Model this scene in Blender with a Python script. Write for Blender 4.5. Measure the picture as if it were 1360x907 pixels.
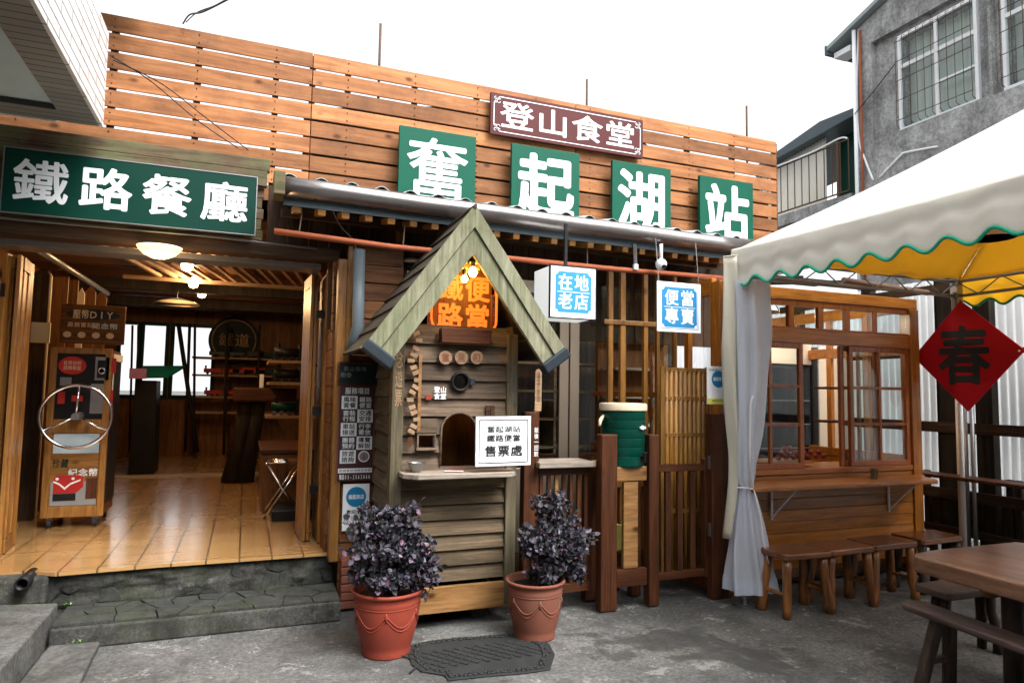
import bpy, bmesh, math, random
import numpy as np
from mathutils import Vector, Matrix
random.seed(7); rng = np.random.default_rng(7)
PI = math.pi; R = math.radians
for o in list(bpy.data.objects): bpy.data.objects.remove(o)
sc = bpy.context.scene; COL = sc.collection

# ---------------------------------------------------------------- camera
# X runs along the shop front (to the right), Y goes into the shop, Z is up; the eye is 1.55 m over the yard
EYE = 1.55; PCX, PCY, FPX = 680.0, 453.5, 893.53
def _d(px, py):
    v = np.array([px-PCX, -(py-PCY), -FPX]); return v/np.linalg.norm(v)
_X = _d(2950, 557); _Y = _d(325.5, 514.5); _Y = _Y-_X*(_X@_Y); _Y /= np.linalg.norm(_Y); _Z = np.cross(_X, _Y)
RC = np.stack([_X, _Y, _Z], 1)
def at(px, py, x=None, y=None, z=None):
    r = RC.T @ np.array([px-PCX, -(py-PCY), -FPX])
    t = (z-EYE)/r[2] if z is not None else (y/r[1] if y is not None else x/r[0])
    return Vector((t*r[0], t*r[1], EYE+t*r[2]))
cam = bpy.data.cameras.new('camera'); co = bpy.data.objects.new('camera', cam); COL.objects.link(co)
M4 = Matrix([list(r) for r in RC.T]).to_4x4(); M4.translation = Vector((0, 0, EYE)); co.matrix_world = M4
cam.sensor_width = 36; cam.lens = FPX/1360*36; cam.clip_start = 0.05; cam.clip_end = 2000; sc.camera = co

# ---------------------------------------------------------------- sky, sun, exposure
w = bpy.data.worlds.new('World'); sc.world = w; w.use_nodes = True
nt = w.node_tree; bg = nt.nodes['Background']
sky = nt.nodes.new('ShaderNodeTexSky'); sky.sky_type = 'NISHITA'; sky.sun_disc = False
SUN_EL, SUN_AZ = R(52), R(152)
sky.sun_elevation = SUN_EL; sky.sun_rotation = SUN_AZ; sky.air_density = 1.0; sky.dust_density = 6.0; sky.ozone_density = 1.0
hs = nt.nodes.new('ShaderNodeHueSaturation'); hs.inputs['Saturation'].default_value = 0.12; hs.inputs['Value'].default_value = 1.0
nt.links.new(sky.outputs[0], hs.inputs['Color'])
cl_mix = nt.nodes.new('ShaderNodeMix'); cl_mix.data_type = 'RGBA'; cl_mix.blend_type = 'LIGHTEN'; cl_mix.inputs[0].default_value = 1   # even cloud layer over the thin horizon sky
nt.links.new(hs.outputs[0], cl_mix.inputs[6]); cl_mix.inputs[7].default_value = (2.3, 2.34, 2.4, 1)
nt.links.new(cl_mix.outputs[2], bg.inputs['Color'])
bg.inputs['Strength'].default_value = 0.15
sl = bpy.data.lights.new('sun', 'SUN'); sl.energy = 0.6; sl.angle = R(25); sl.color = (1, 0.97, 0.93)
so = bpy.data.objects.new('sun', sl); COL.objects.link(so)
sd = Vector((math.sin(SUN_AZ)*math.cos(SUN_EL), math.cos(SUN_AZ)*math.cos(SUN_EL), math.sin(SUN_EL)))
so.rotation_euler = sd.to_track_quat('Z', 'Y').to_euler(); so.location = (0, 0, 30)
sc.view_settings.view_transform = 'Standard'; sc.view_settings.look = 'None'
sc.view_settings.exposure = 1.68; sc.view_settings.gamma = 1
sc.render.engine = 'CYCLES'; cy = sc.cycles
cy.use_denoising = True; cy.max_bounces = 7; cy.diffuse_bounces = 4; cy.glossy_bounces = 3
cy.transmission_bounces = 6; cy.transparent_max_bounces = 12; cy.sample_clamp_indirect = 6
cy.caustics_reflective = False; cy.caustics_refractive = False

# ---------------------------------------------------------------- materials
def newmat(name):
    m = bpy.data.materials.new(name); m.use_nodes = True
    return m, m.node_tree, m.node_tree.nodes['Principled BSDF']
def N(nt, t, **k):
    n = nt.nodes.new(t)
    for a, b in k.items(): setattr(n, a, b)
    return n
def L(nt, a, b): nt.links.new(a, b)
def mixc(nt, fac, a, b, mode='MIX'):
    n = N(nt, 'ShaderNodeMix', data_type='RGBA', blend_type=mode)
    for sock, v in ((0, fac), (6, a), (7, b)):
        if hasattr(v, 'is_linked') or hasattr(v, 'links'): L(nt, v, n.inputs[sock])
        elif sock == 0: n.inputs[0].default_value = v
        else: n.inputs[sock].default_value = (*v, 1)
    return n.outputs[2]
def ramp(nt, fac, stops):
    n = N(nt, 'ShaderNodeValToRGB'); L(nt, fac, n.inputs[0]); cr = n.color_ramp
    while len(cr.elements) < len(stops): cr.elements.new(0.5)
    for e, (p, c) in zip(cr.elements, stops):
        e.position = p; e.color = (*c, 1) if hasattr(c, '__len__') else (c, c, c, 1)
    return n.outputs[0]
def noise(nt, vec, scale, detail=5, rough=0.6, dist=0):
    n = N(nt, 'ShaderNodeTexNoise'); n.inputs['Scale'].default_value = scale; n.inputs['Detail'].default_value = detail
    n.inputs['Roughness'].default_value = rough; n.inputs['Distortion'].default_value = dist
    if vec is not None: L(nt, vec, n.inputs['Vector'])
    return n.outputs[0]
def bump(nt, b, h, strength=0.3, dist=0.01):
    n = N(nt, 'ShaderNodeBump'); n.inputs['Strength'].default_value = strength; n.inputs['Distance'].default_value = dist
    L(nt, h, n.inputs['Height']); L(nt, n.outputs[0], b.inputs['Normal'])
def coords(nt, island=True):
    tc = N(nt, 'ShaderNodeTexCoord'); v = tc.outputs['Object']; rnd = None
    if island:
        g = N(nt, 'ShaderNodeNewGeometry'); rnd = g.outputs['Random Per Island']
        m = N(nt, 'ShaderNodeMath', operation='MULTIPLY'); L(nt, rnd, m.inputs[0]); m.inputs[1].default_value = 31.7
        a = N(nt, 'ShaderNodeVectorMath', operation='ADD'); L(nt, v, a.inputs[0]); L(nt, m.outputs[0], a.inputs[1]); v = a.outputs[0]
    return v, rnd
def scalev(nt, v, s):
    n = N(nt, 'ShaderNodeVectorMath', operation='MULTIPLY'); L(nt, v, n.inputs[0]); n.inputs[1].default_value = s
    return n.outputs[0]
WK = 0.86
def wood(name, c1, c2, axis='x', rough=0.6, stain=(0.05, 0.04, 0.03), stain_amt=0.4, knots=0.7, vary=0.35, grain=22, moss=0, coat=0, gd=.68):
    m, nt, b = newmat(name); v, rnd = coords(nt)
    s = {'x': (1.3, grain, grain), 'y': (grain, 1.3, grain), 'z': (grain, grain, 1.3)}[axis]
    n1 = noise(nt, scalev(nt, v, s), 1.0, 8, 0.65, 0.6)
    c1 = tuple(q*WK for q in c1); c2 = tuple(q*WK for q in c2); stain = tuple(q*WK*.8 for q in stain)
    col = ramp(nt, n1, [(0.34, tuple(q*.78 for q in c1)), (0.5, tuple((p+q)/2 for p, q in zip(c1, c2))), (0.66, tuple(q*1.08 for q in c2))])
    n0 = noise(nt, scalev(nt, v, tuple(q*3.2 for q in s)), 1.0, 4, 0.7)
    col = mixc(nt, 1.0, col, ramp(nt, n0, [(0.35, gd), (0.55, 1.05)]), 'MULTIPLY')
    n2 = noise(nt, v, 2.2, 5, 0.7)
    col = mixc(nt, ramp(nt, n2, [(0.48, 0.0), (0.75, stain_amt)]), col, stain)
    if knots:
        s2 = {'x': (4.2, 0, 7), 'y': (7, 4.2, 0), 'z': (7, 0, 4.2)}[axis]
        vo = N(nt, 'ShaderNodeTexVoronoi'); vo.inputs['Scale'].default_value = 1; L(nt, scalev(nt, v, s2), vo.inputs['Vector'])
        sc_ = N(nt, 'ShaderNodeSeparateColor'); L(nt, vo.outputs['Color'], sc_.inputs[0])
        km = N(nt, 'ShaderNodeMath', operation='MULTIPLY'); L(nt, ramp(nt, vo.outputs['Distance'], [(0.07, knots), (0.14, knots*.35), (0.2, 0.0)]), km.inputs[0]); L(nt, ramp(nt, sc_.outputs[1], [(0.66, 0.0), (0.70, 1.0)]), km.inputs[1])
        col = mixc(nt, km.outputs[0], col, (c1[0]*.3, c1[1]*.25, c1[2]*.2))
    if moss:
        n3 = noise(nt, v, 3.1, 6, 0.7)
        col = mixc(nt, ramp(nt, n3, [(0.42, 0.0), (0.68, moss)]), col, (0.13, 0.16, 0.07))
    hv = ramp(nt, rnd, [(0, 1-vary), (1, 1+vary*.6)])
    col = mixc(nt, 1.0, col, hv, 'MULTIPLY')
    L(nt, col, b.inputs['Base Color']); b.inputs['Roughness'].default_value = rough; b.inputs['Specular IOR Level'].default_value = .5 if coat else .18
    if coat: b.inputs['Coat Weight'].default_value = coat; b.inputs['Coat Roughness'].default_value = 0.25
    bump(nt, b, n1, 0.6, 0.005)
    return m
def paint(name, c, rough=0.5, dirt=0.25, metal=0.0, dcol=(0.08, 0.07, 0.06), scale=4, bmp=0.08, coat=0):
    m, nt, b = newmat(name); v, _ = coords(nt, False)
    n = noise(nt, v, scale, 7, 0.68)
    L(nt, mixc(nt, ramp(nt, n, [(0.5, 0.0), (0.85, dirt)]), c, dcol), b.inputs['Base Color'])
    L(nt, ramp(nt, n, [(0.3, rough*.85), (0.8, min(1, rough*1.25))]), b.inputs['Roughness'])
    b.inputs['Metallic'].default_value = metal; b.inputs['Specular IOR Level'].default_value = .5 if metal > .3 else .16
    if coat: b.inputs['Coat Weight'].default_value = coat
    if bmp: bump(nt, b, noise(nt, v, scale*9, 4), bmp, 0.003)
    return m
def plain(name, c, rough=0.5, metal=0.0):
    m, nt, b = newmat(name); v, _ = coords(nt, False)
    n = noise(nt, v, 12, 3); L(nt, mixc(nt, n, tuple(x*.88 for x in c), tuple(min(1, x*1.1) for x in c)), b.inputs['Base Color'])
    b.inputs['Roughness'].default_value = rough; b.inputs['Metallic'].default_value = metal; return m
def glow(name, c, s):
    m, nt, b = newmat(name); b.inputs['Base Color'].default_value = (*c, 1)
    b.inputs['Emission Color'].default_value = (*c, 1); b.inputs['Emission Strength'].default_value = s; return m
def glassm(name, tint=(0.9, 0.95, 0.95), refl=0.10):
    m, nt, b = newmat(name); out = nt.nodes['Material Output']
    t = N(nt, 'ShaderNodeBsdfTransparent'); t.inputs[0].default_value = (*tint, 1)
    g = N(nt, 'ShaderNodeBsdfGlossy'); g.inputs['Roughness'].default_value = 0.03
    lw_ = N(nt, 'ShaderNodeLayerWeight'); lw_.inputs[0].default_value = .5; fr = nt.nodes.new('ShaderNodeValToRGB'); L(nt, lw_.outputs['Facing'], fr.inputs[0]); fr.color_ramp.elements[0].position = .3; fr.color_ramp.elements[0].color = (.035, .035, .035, 1); fr.color_ramp.elements[1].color = (.5, .5, .5, 1)
    mx = N(nt, 'ShaderNodeMixShader'); L(nt, fr.outputs[0], mx.inputs[0]); L(nt, t.outputs[0], mx.inputs[1]); L(nt, g.outputs[0], mx.inputs[2])
    L(nt, mx.outputs[0], out.inputs['Surface']); nt.nodes.remove(b); return m
def cloth(name, c, trans=0.35, rough=0.8, through=0.0, tcol=None, dirt=0.15, weave=0):
    m, nt, b = newmat(name); out = nt.nodes['Material Output']; v, _ = coords(nt, False)
    n = noise(nt, v, 3, 7, 0.7)
    col = mixc(nt, ramp(nt, n, [(0.5, 0.0), (0.9, dirt)]), c, tuple(x*.5 for x in c))
    if weave:
        wv = N(nt, 'ShaderNodeTexWave', wave_type='BANDS', bands_direction='Z'); wv.inputs['Scale'].default_value = weave; L(nt, v, wv.inputs['Vector'])
        col = mixc(nt, ramp(nt, wv.outputs[0], [(0.2, 0.45), (0.6, 0.0)]), col, tuple(x*.62 for x in c))
    L(nt, col, b.inputs['Base Color']); b.inputs['Roughness'].default_value = rough
    t = N(nt, 'ShaderNodeBsdfTranslucent'); t.inputs[0].default_value = (*(tcol or c), 1)
    mx = N(nt, 'ShaderNodeMixShader'); mx.inputs[0].default_value = trans
    L(nt, b.outputs[0], mx.inputs[1]); L(nt, t.outputs[0], mx.inputs[2]); last = mx.outputs[0]
    if through:
        tr = N(nt, 'ShaderNodeBsdfTransparent'); mx2 = N(nt, 'ShaderNodeMixShader'); mx2.inputs[0].default_value = through
        L(nt, last, mx2.inputs[1]); L(nt, tr.outputs[0], mx2.inputs[2]); last = mx2.outputs[0]
    L(nt, last, out.inputs['Surface']); return m
def ground_mat():
    m, nt, b = newmat('yard_concrete'); v, _ = coords(nt, False)
    n1 = noise(nt, v, 0.8, 9, 0.65, .3); n2 = noise(nt, v, 5, 9, 0.75); n3 = noise(nt, v, 38, 5, 0.75); n4 = noise(nt, v, 2.9, 10, 0.8, 0.5)
    col = ramp(nt, n1, [(0.38, (0.060, 0.061, 0.059)), (0.62, (0.160, 0.159, 0.153))])
    col = mixc(nt, 1.0, col, ramp(nt, n3, [(0.36, 0.55), (0.52, 1.0), (0.66, 1.4)]), 'MULTIPLY')
    col = mixc(nt, ramp(nt, n2, [(0.40, 0.65), (0.50, 0.0)]), col, (0.052, 0.053, 0.050))
    col = mixc(nt, ramp(nt, n4, [(0.585, 0.0), (0.61, 0.6)]), col, (0.30, 0.298, 0.286))
    n6 = noise(nt, v, 13, 7, 0.8, 0.4)
    col = mixc(nt, ramp(nt, n6, [(0.61, 0.0), (0.63, 0.65)]), col, (0.33, 0.325, 0.31))
    col = mixc(nt, ramp(nt, n6, [(0.345, 0.7), (0.37, 0.0)]), col, (0.030, 0.030, 0.029))
    vs = N(nt, 'ShaderNodeTexVoronoi'); vs.inputs['Scale'].default_value = 26; L(nt, v, vs.inputs['Vector'])
    sel = N(nt, 'ShaderNodeSeparateColor'); L(nt, vs.outputs['Color'], sel.inputs[0])
    dot = N(nt, 'ShaderNodeMath', operation='MULTIPLY'); L(nt, ramp(nt, vs.outputs['Distance'], [(0.10, 1.0), (0.15, 0.0)]), dot.inputs[0]); L(nt, ramp(nt, sel.outputs[0], [(0.90, 0.0), (0.92, 0.8)]), dot.inputs[1])
    col = mixc(nt, dot.outputs[0], col, (0.42, 0.415, 0.40))
    n5 = noise(nt, v, 1.25, 7, 0.6, 0.3)
    wet = ramp(nt, n5, [(0.565, 0.0), (0.59, 0.62)])
    col = mixc(nt, wet, col, (0.040, 0.041, 0.040))
    L(nt, col, b.inputs['Base Color'])
    L(nt, ramp(nt, n5, [(0.56, 0.85), (0.60, 0.5)]), b.inputs['Roughness']); b.inputs['Specular IOR Level'].default_value = .3
    ad = N(nt, 'ShaderNodeMath', operation='ADD'); L(nt, n2, ad.inputs[0]); L(nt, n3, ad.inputs[1]); bump(nt, b, ad.outputs[0], 0.6, 0.006)
    return m
def concrete(name, c1, c2, scale=3, streak=0.6, moss=0.0, pale=0.0, rough=0.9, bstr=0.5):
    m, nt, b = newmat(name); v, _ = coords(nt, False)
    n1 = noise(nt, v, scale, 9, 0.72, 0.3); n2 = noise(nt, scalev(nt, v, (3, 3, 0.7)), scale*.7, 8, 0.7)
    kk_ = 1.0 if name == 'grimy_stucco' else .66; c1 = tuple(q*kk_ for q in c1); c2 = tuple(q*kk_*1.05 for q in c2)
    col = ramp(nt, n1, [(0.36, c1), (0.64, c2)])
    nf = noise(nt, v, scale*12, 6, 0.75); col = mixc(nt, 1.0, col, ramp(nt, nf, [(0.36, 0.6), (0.6, 1.15)]), 'MULTIPLY')
    col = mixc(nt, ramp(nt, n2, [(0.45, 0.0), (0.7, streak)]), col, tuple(x*.35 for x in c1))
    if pale: col = mixc(nt, ramp(nt, noise(nt, v, scale*1.7, 9, 0.75, .5), [(0.6, 0.0), (0.7, pale)]), col, (0.4, 0.4, 0.38))
    if moss: col = mixc(nt, ramp(nt, noise(nt, v, 2.6, 8, 0.7), [(0.5, 0.0), (0.66, moss)]), col, (0.06, 0.08, 0.02))
    L(nt, col, b.inputs['Base Color']); b.inputs['Roughness'].default_value = rough; b.inputs['Specular IOR Level'].default_value = .2
    bump(nt, b, noise(nt, v, scale*8, 8, 0.75), bstr, 0.012); return m
def tiles_mat(name, c1, c2, grout, tw, th, vertical=False, rough=0.25, off=(0, 0), stagger=0.0, gw=0.006, bstr=.15):
    m, nt, b = newmat(name); tc = N(nt, 'ShaderNodeTexCoord'); v = tc.outputs['Object']
    if vertical:   # faces whose normal is X: use (y, z)
        sx = N(nt, 'ShaderNodeSeparateXYZ'); L(nt, v, sx.inputs[0]); cb = N(nt, 'ShaderNodeCombineXYZ')
        L(nt, sx.outputs[1], cb.inputs[0]); L(nt, sx.outputs[2], cb.inputs[1]); v = cb.outputs[0]
    a = N(nt, 'ShaderNodeVectorMath', operation='ADD'); L(nt, v, a.inputs[0]); a.inputs[1].default_value = (off[0], off[1], 0)
    br = N(nt, 'ShaderNodeTexBrick'); L(nt, a.outputs[0], br.inputs['Vector']); br.offset = stagger; br.squash = 1
    br.inputs['Color1'].default_value = (*c1, 1); br.inputs['Color2'].default_value = (*c2, 1); br.inputs['Mortar'].default_value = (*grout, 1)
    br.inputs['Scale'].default_value = 1; br.inputs['Mortar Size'].default_value = gw/2; br.inputs['Mortar Smooth'].default_value = 0.1
    br.inputs['Bias'].default_value = 0; br.inputs['Brick Width'].default_value = tw; br.inputs['Row Height'].default_value = th
    n = noise(nt, tc.outputs['Object'], 5, 6)
    col = mixc(nt, ramp(nt, n, [(0.5, 0.0), (0.8, 0.25)]), br.outputs[0], tuple(x*.5 for x in c1))
    L(nt, col, b.inputs['Base Color'])
    L(nt, ramp(nt, noise(nt, tc.outputs['Object'], 2.5, 3), [(0.3, rough*.8), (0.7, rough*1.3)]), b.inputs['Roughness'])
    inv = N(nt, 'ShaderNodeMath', operation='SUBTRACT'); inv.inputs[0].default_value = 1; L(nt, br.outputs[1], inv.inputs[1])
    bump(nt, b, inv.outputs[0], bstr, 0.002)
    if name == 'amber_glazed_tile': b.inputs['Coat Weight'].default_value = .8; b.inputs['Coat Roughness'].default_value = .16
    return m

ML = {}
ML['ground'] = ground_mat()
ML['fence'] = wood('orange_stained_pine', (0.34, 0.130, 0.045), (0.47, 0.205, 0.082), 'x', 0.6, (0.22, 0.095, 0.05), 0.85, 0.9, 0.5, 16, gd=.90)
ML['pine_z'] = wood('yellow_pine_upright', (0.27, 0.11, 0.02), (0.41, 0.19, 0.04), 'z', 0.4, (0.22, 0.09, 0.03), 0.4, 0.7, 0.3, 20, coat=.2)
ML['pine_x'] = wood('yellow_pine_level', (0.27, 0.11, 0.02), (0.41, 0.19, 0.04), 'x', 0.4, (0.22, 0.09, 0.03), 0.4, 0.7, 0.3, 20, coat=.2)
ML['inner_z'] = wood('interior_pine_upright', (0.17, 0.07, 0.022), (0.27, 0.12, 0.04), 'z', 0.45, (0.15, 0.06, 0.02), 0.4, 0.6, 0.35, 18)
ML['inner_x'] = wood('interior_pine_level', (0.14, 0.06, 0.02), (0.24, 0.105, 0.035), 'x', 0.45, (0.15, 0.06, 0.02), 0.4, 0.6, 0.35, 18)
ML['dark_x'] = wood('dark_brown_timber_level', (0.045, 0.024, 0.013), (0.10, 0.055, 0.028), 'x', 0.7, (0.02, 0.015, 0.01), 0.5, 0.3, 0.4)
ML['dark_z'] = wood('dark_brown_timber_upright', (0.045, 0.024, 0.013), (0.10, 0.055, 0.028), 'z', 0.7, (0.02, 0.015, 0.01), 0.5, 0.3, 0.4)
ML['dark_y'] = wood('dark_brown_timber_deep', (0.045, 0.024, 0.013), (0.10, 0.055, 0.028), 'y', 0.7, (0.02, 0.015, 0.01), 0.5, 0.3, 0.4)
ML['black_z'] = wood('blackened_timber', (0.018, 0.013, 0.009), (0.04, 0.028, 0.018), 'z', 0.75, (0.01, 0.01, 0.01), 0.5, 0.0, 0.3)
ML['mossbeam'] = wood('weathered_mossy_beam', (0.10, 0.065, 0.04), (0.19, 0.13, 0.08), 'x', 0.8, (0.05, 0.04, 0.03), 0.5, 0.3, 0.25, 24, moss=.7)
ML['grey_x'] = wood('weathered_grey_brown_board', (0.105, 0.074, 0.05), (0.205, 0.148, 0.103), 'x', 0.85, (0.07, 0.055, 0.04), 0.8, 0.7, 0.35, 26, moss=0)
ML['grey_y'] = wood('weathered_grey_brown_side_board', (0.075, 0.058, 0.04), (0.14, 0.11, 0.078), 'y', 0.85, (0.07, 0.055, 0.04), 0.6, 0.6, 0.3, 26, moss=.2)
ML['grey_z'] = wood('weathered_mossy_post', (0.105, 0.085, 0.052), (0.195, 0.155, 0.10), 'z', 0.85, (0.09, 0.08, 0.05), 0.5, 0.5, 0.2, 26, moss=.15)
ML['low_x'] = wood('damp_olive_board', (0.095, 0.068, 0.040), (0.18, 0.13, 0.08), 'x', 0.85, (0.07, 0.055, 0.035), 0.7, 0.6, 0.28, 26, moss=0)
ML['barge'] = wood('pale_green_weathered_board', (0.22, 0.215, 0.135), (0.34, 0.335, 0.23), 'z', 0.8, (0.13, 0.12, 0.07), 0.8, 0.6, 0.15, 18, moss=.5)
ML['shingle'] = wood('dark_roof_board', (0.05, 0.04, 0.035), (0.10, 0.08, 0.065), 'y', 0.85, (0.03, 0.03, 0.02), 0.5, 0.0, 0.4, moss=.2)
ML['rail_z'] = wood('red_brown_timber_upright', (0.070, 0.023, 0.010), (0.135, 0.048, 0.020), 'z', 0.5, (0.06, 0.03, 0.02), 0.5, 0.4, 0.3)
ML['rail_x'] = wood('red_brown_timber_level', (0.070, 0.023, 0.010), (0.135, 0.048, 0.020), 'x', 0.5, (0.06, 0.03, 0.02), 0.5, 0.4, 0.3)
ML['booth_x'] = wood('varnished_orange_timber_level', (0.40, 0.125, 0.012), (0.55, 0.20, 0.024), 'x', 0.35, (0.22, 0.08, 0.02), 0.4, 0.4, 0.2, 20, coat=.25)
ML['booth_z'] = wood('varnished_orange_timber_upright', (0.40, 0.125, 0.012), (0.55, 0.20, 0.024), 'z', 0.35, (0.22, 0.08, 0.02), 0.4, 0.4, 0.2, 20, coat=.25)
ML['sash'] = wood('red_varnished_sash', (0.32, 0.078, 0.010), (0.44, 0.12, 0.017), 'z', 0.35, (0.2, 0.06, 0.02), 0.3, 0.2, 0.2, 20, coat=.25)
ML['siding_r'] = wood('reddish_siding', (0.16, 0.062, 0.022), (0.26, 0.115, 0.045), 'x', 0.55, (0.12, 0.05, 0.02), 0.5, 0.6, 0.35)
ML['bamboo'] = wood('honey_bamboo_slat', (0.38, 0.165, 0.028), (0.52, 0.26, 0.055), 'z', 0.4, (0.25, 0.11, 0.03), 0.4, 0.4, 0.35, 20, coat=.2)
ML['stool'] = wood('varnished_log', (0.13, 0.042, 0.010), (0.38, 0.145, 0.035), 'z', 0.28, (0.05, 0.02, 0.01), 0.5, 0.6, 0.35, 14, coat=.4)
ML['stool_top'] = wood('varnished_stool_top', (0.13, 0.038, 0.010), (0.27, 0.088, 0.022), 'x', 0.22, (0.06, 0.02, 0.01), 0.5, 0.5, 0.3, 14, coat=.5)
ML['table'] = wood('worn_thick_table_slab', (0.13, 0.06, 0.032), (0.29, 0.14, 0.075), 'y', 0.3, (0.05, 0.03, 0.024), 0.7, 0.3, 0.15, 9, coat=.2)
ML['bench'] = wood('worn_purple_brown_bench', (0.085, 0.055, 0.045), (0.15, 0.10, 0.085), 'y', 0.4, (0.05, 0.035, 0.03), 0.5, 0.2, 0.2, 14)
ML['benchleg'] = wood('dull_black_brown_leg', (0.045, 0.031, 0.024), (0.09, 0.062, 0.05), 'z', 0.5, (0.02, 0.015, 0.01), 0.4, 0.2, 0.2, 14)
ML['plank'] = wood('fresh_skirting_plank', (0.27, 0.13, 0.042), (0.40, 0.215, 0.085), 'x', 0.55, (0.24, 0.11, 0.04), 0.4, 1.0, 0.1, 16)
ML['pale'] = wood('pale_bare_wood', (0.36, 0.22, 0.12), (0.50, 0.33, 0.20), 'x', 0.7, (0.3, 0.18, 0.1), 0.3, 0, 0.3, 30)
ML['shelf'] = wood('bleached_counter_board', (0.30, 0.25, 0.20), (0.46, 0.40, 0.33), 'x', 0.8, (0.15, 0.12, 0.1), 0.5, 0.3, 0.15, 26)
ML['green'] = paint('green_enamel', (0.0, 0.078, 0.046), 0.42, 0.35, dcol=(0.0, 0.04, 0.03))
ML['greend'] = paint('dark_green_enamel', (0.0, 0.032, 0.021), 0.45, 0.4, dcol=(0.0, 0.022, 0.018))
ML['white'] = paint('white_lettering', (0.80, 0.82, 0.84), 0.5, 0.35, dcol=(0.4, 0.42, 0.42), bmp=0)
ML['burg'] = paint('burgundy_enamel', (0.085, 0.018, 0.018), 0.42, 0.4, dcol=(0.04, 0.010, 0.010))
ML['steel'] = paint('galvanised_steel', (0.28, 0.28, 0.29), 0.4, 0.5, 0.8, (0.14, 0.13, 0.12))
ML['gutter'] = paint('brown_grey_gutter_steel', (0.26, 0.24, 0.235), 0.30, 0.6, 0.8, (0.10, 0.085, 0.07))
ML['roofing'] = paint('grey_corrugated_roofing', (0.30, 0.35, 0.36), 0.6, 0.5, 0.1, (0.12, 0.15, 0.10))
ML['lead'] = paint('grey_blue_metal_cap', (0.022, 0.030, 0.038), 0.45, 0.5, 0.0, (0.05, 0.055, 0.055))
ML['pvc'] = paint('grey_plastic_pipe', (0.09, 0.115, 0.13), 0.45, 0.3, 0.0)
ML['rust'] = paint('rusty_orange_pipe', (0.30, 0.085, 0.04), 0.7, 0.6, 0.1, (0.14, 0.07, 0.05), 9)
ML['rustbar'] = paint('brown_rusty_bar', (0.10, 0.062, 0.042), 0.75, 0.4)
ML['terra'] = paint('orange_red_plastic_pot', (0.25, 0.046, 0.028), 0.45, 0.5, dcol=(0.12, 0.048, 0.034), scale=6)
ML['terra2'] = paint('faded_terracotta_pot', (0.21, 0.075, 0.048), 0.75, 0.9, dcol=(0.13, 0.09, 0.07), scale=5)
ML['soil'] = paint('soil', (0.03, 0.022, 0.016), 0.95, 0.3, scale=30, bmp=.8)
ML['rubber'] = paint('black_rubber', (0.028, 0.030, 0.030), 0.6, 0.5, dcol=(0.06, 0.06, 0.057), scale=8, bmp=.4)
ML['black'] = paint('black_paint', (0.012, 0.012, 0.013), 0.4, 0.2)
ML['ink'] = plain('black_ink', (0.008, 0.008, 0.009), 0.6)
ML['chalk'] = plain('faded_chalk', (0.25, 0.28, 0.27), 0.9)
ML['slate'] = paint('blackboard', (0.013, 0.02, 0.019), 0.6, 0.3, dcol=(0.05, 0.055, 0.05))
ML['chrome'] = plain('chrome', (0.75, 0.75, 0.77), 0.12, 1.0)
ML['alu'] = paint('brown_aluminium', (0.20, 0.16, 0.12), 0.4, 0.2, 0.5)
ML['bluep'] = plain('sky_blue_print', (0.01, 0.20, 0.43), 0.4)
ML['whitep'] = plain('white_print', (0.82, 0.84, 0.86), 0.45)
ML['redp'] = paint('red_print', (0.42, 0.03, 0.025), 0.45, 0.3, dcol=(0.2, 0.02, 0.02))
ML['dia'] = paint('crimson_board', (0.42, 0.004, 0.012), 0.5, 0.3, dcol=(0.14, 0.006, 0.008))
ML['maroon'] = plain('dark_maroon_print', (0.05, 0.012, 0.014), 0.5)
ML['yellowp'] = plain('yellow_print', (0.68, 0.66, 0.14), 0.5)
ML['cream'] = paint('cream_plastic', (0.66, 0.53, 0.38), 0.35, 0.15)
ML['jug'] = paint('bottle_green_plastic', (0.0, 0.045, 0.030), 0.3, 0.15, coat=.2)
ML['glass'] = glassm('clear_glass')
ML['glassd'] = glassm('dim_glass', (0.75, 0.78, 0.78))
ML['tent_out'] = cloth('white_tent_cloth', (0.86, 0.86, 0.83), 0.52, dirt=.15)
ML['tent_val'] = cloth('ivory_valance_cloth', (0.88, 0.86, 0.79), 0.40, dirt=.3)
ML['tent_in'] = cloth('yellow_lining_cloth', (0.90, 0.58, 0.09), 0.68, tcol=(1.0, 0.72, 0.14), dirt=.12)
ML['trim'] = plain('green_trim', (0.0, 0.38, 0.22), 0.6)
ML['mesh'] = cloth('clear_mesh_sheet', (0.80, 0.85, 0.95), 0.5, 0.3, 0.15, weave=34, dirt=.3)
ML['creamcloth'] = cloth('cream_sheet', (0.66, 0.63, 0.52), 0.3, dirt=.3)
ML['poly'] = cloth('translucent_corrugated_sheet', (0.80, 0.81, 0.81), 0.70, 0.5, 0.40, tcol=(0.95, 0.97, 0.98), dirt=.3)
ML['frost'] = cloth('frosted_pane', (0.8, 0.82, 0.85), 0.8, 0.4, 0.96, tcol=(0.95, 0.96, 1.0), dirt=0.05)
ML['lamp'] = glow('lit_bulb_warm', (1.0, 0.66, 0.30), 14)
ML['lampk'] = glow('lit_bulb_yellow', (1.0, 0.55, 0.12), 16)
ML['bowl'] = glow('lit_lamp_bowl', (1.0, 0.74, 0.36), .55)
ML['boxlit'] = glow('lit_sign_face', (0.82, 0.86, 0.86), 0.2)
ML['bluelit'] = glow('lit_blue_print', (0.01, 0.21, 0.44), 0.10)
ML['orangelit'] = glow('lit_orange_lettering', (0.95, 0.16, 0.02), 0.35)
ML['yellowlit'] = glow('lit_yellow_lettering', (0.95, 0.70, 0.05), 0.5)
ML['grimy'] = concrete('grimy_stucco', (0.20, 0.202, 0.20), (0.46, 0.465, 0.46), 1.6, 0.65, 0.12, 0.6)
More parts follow.
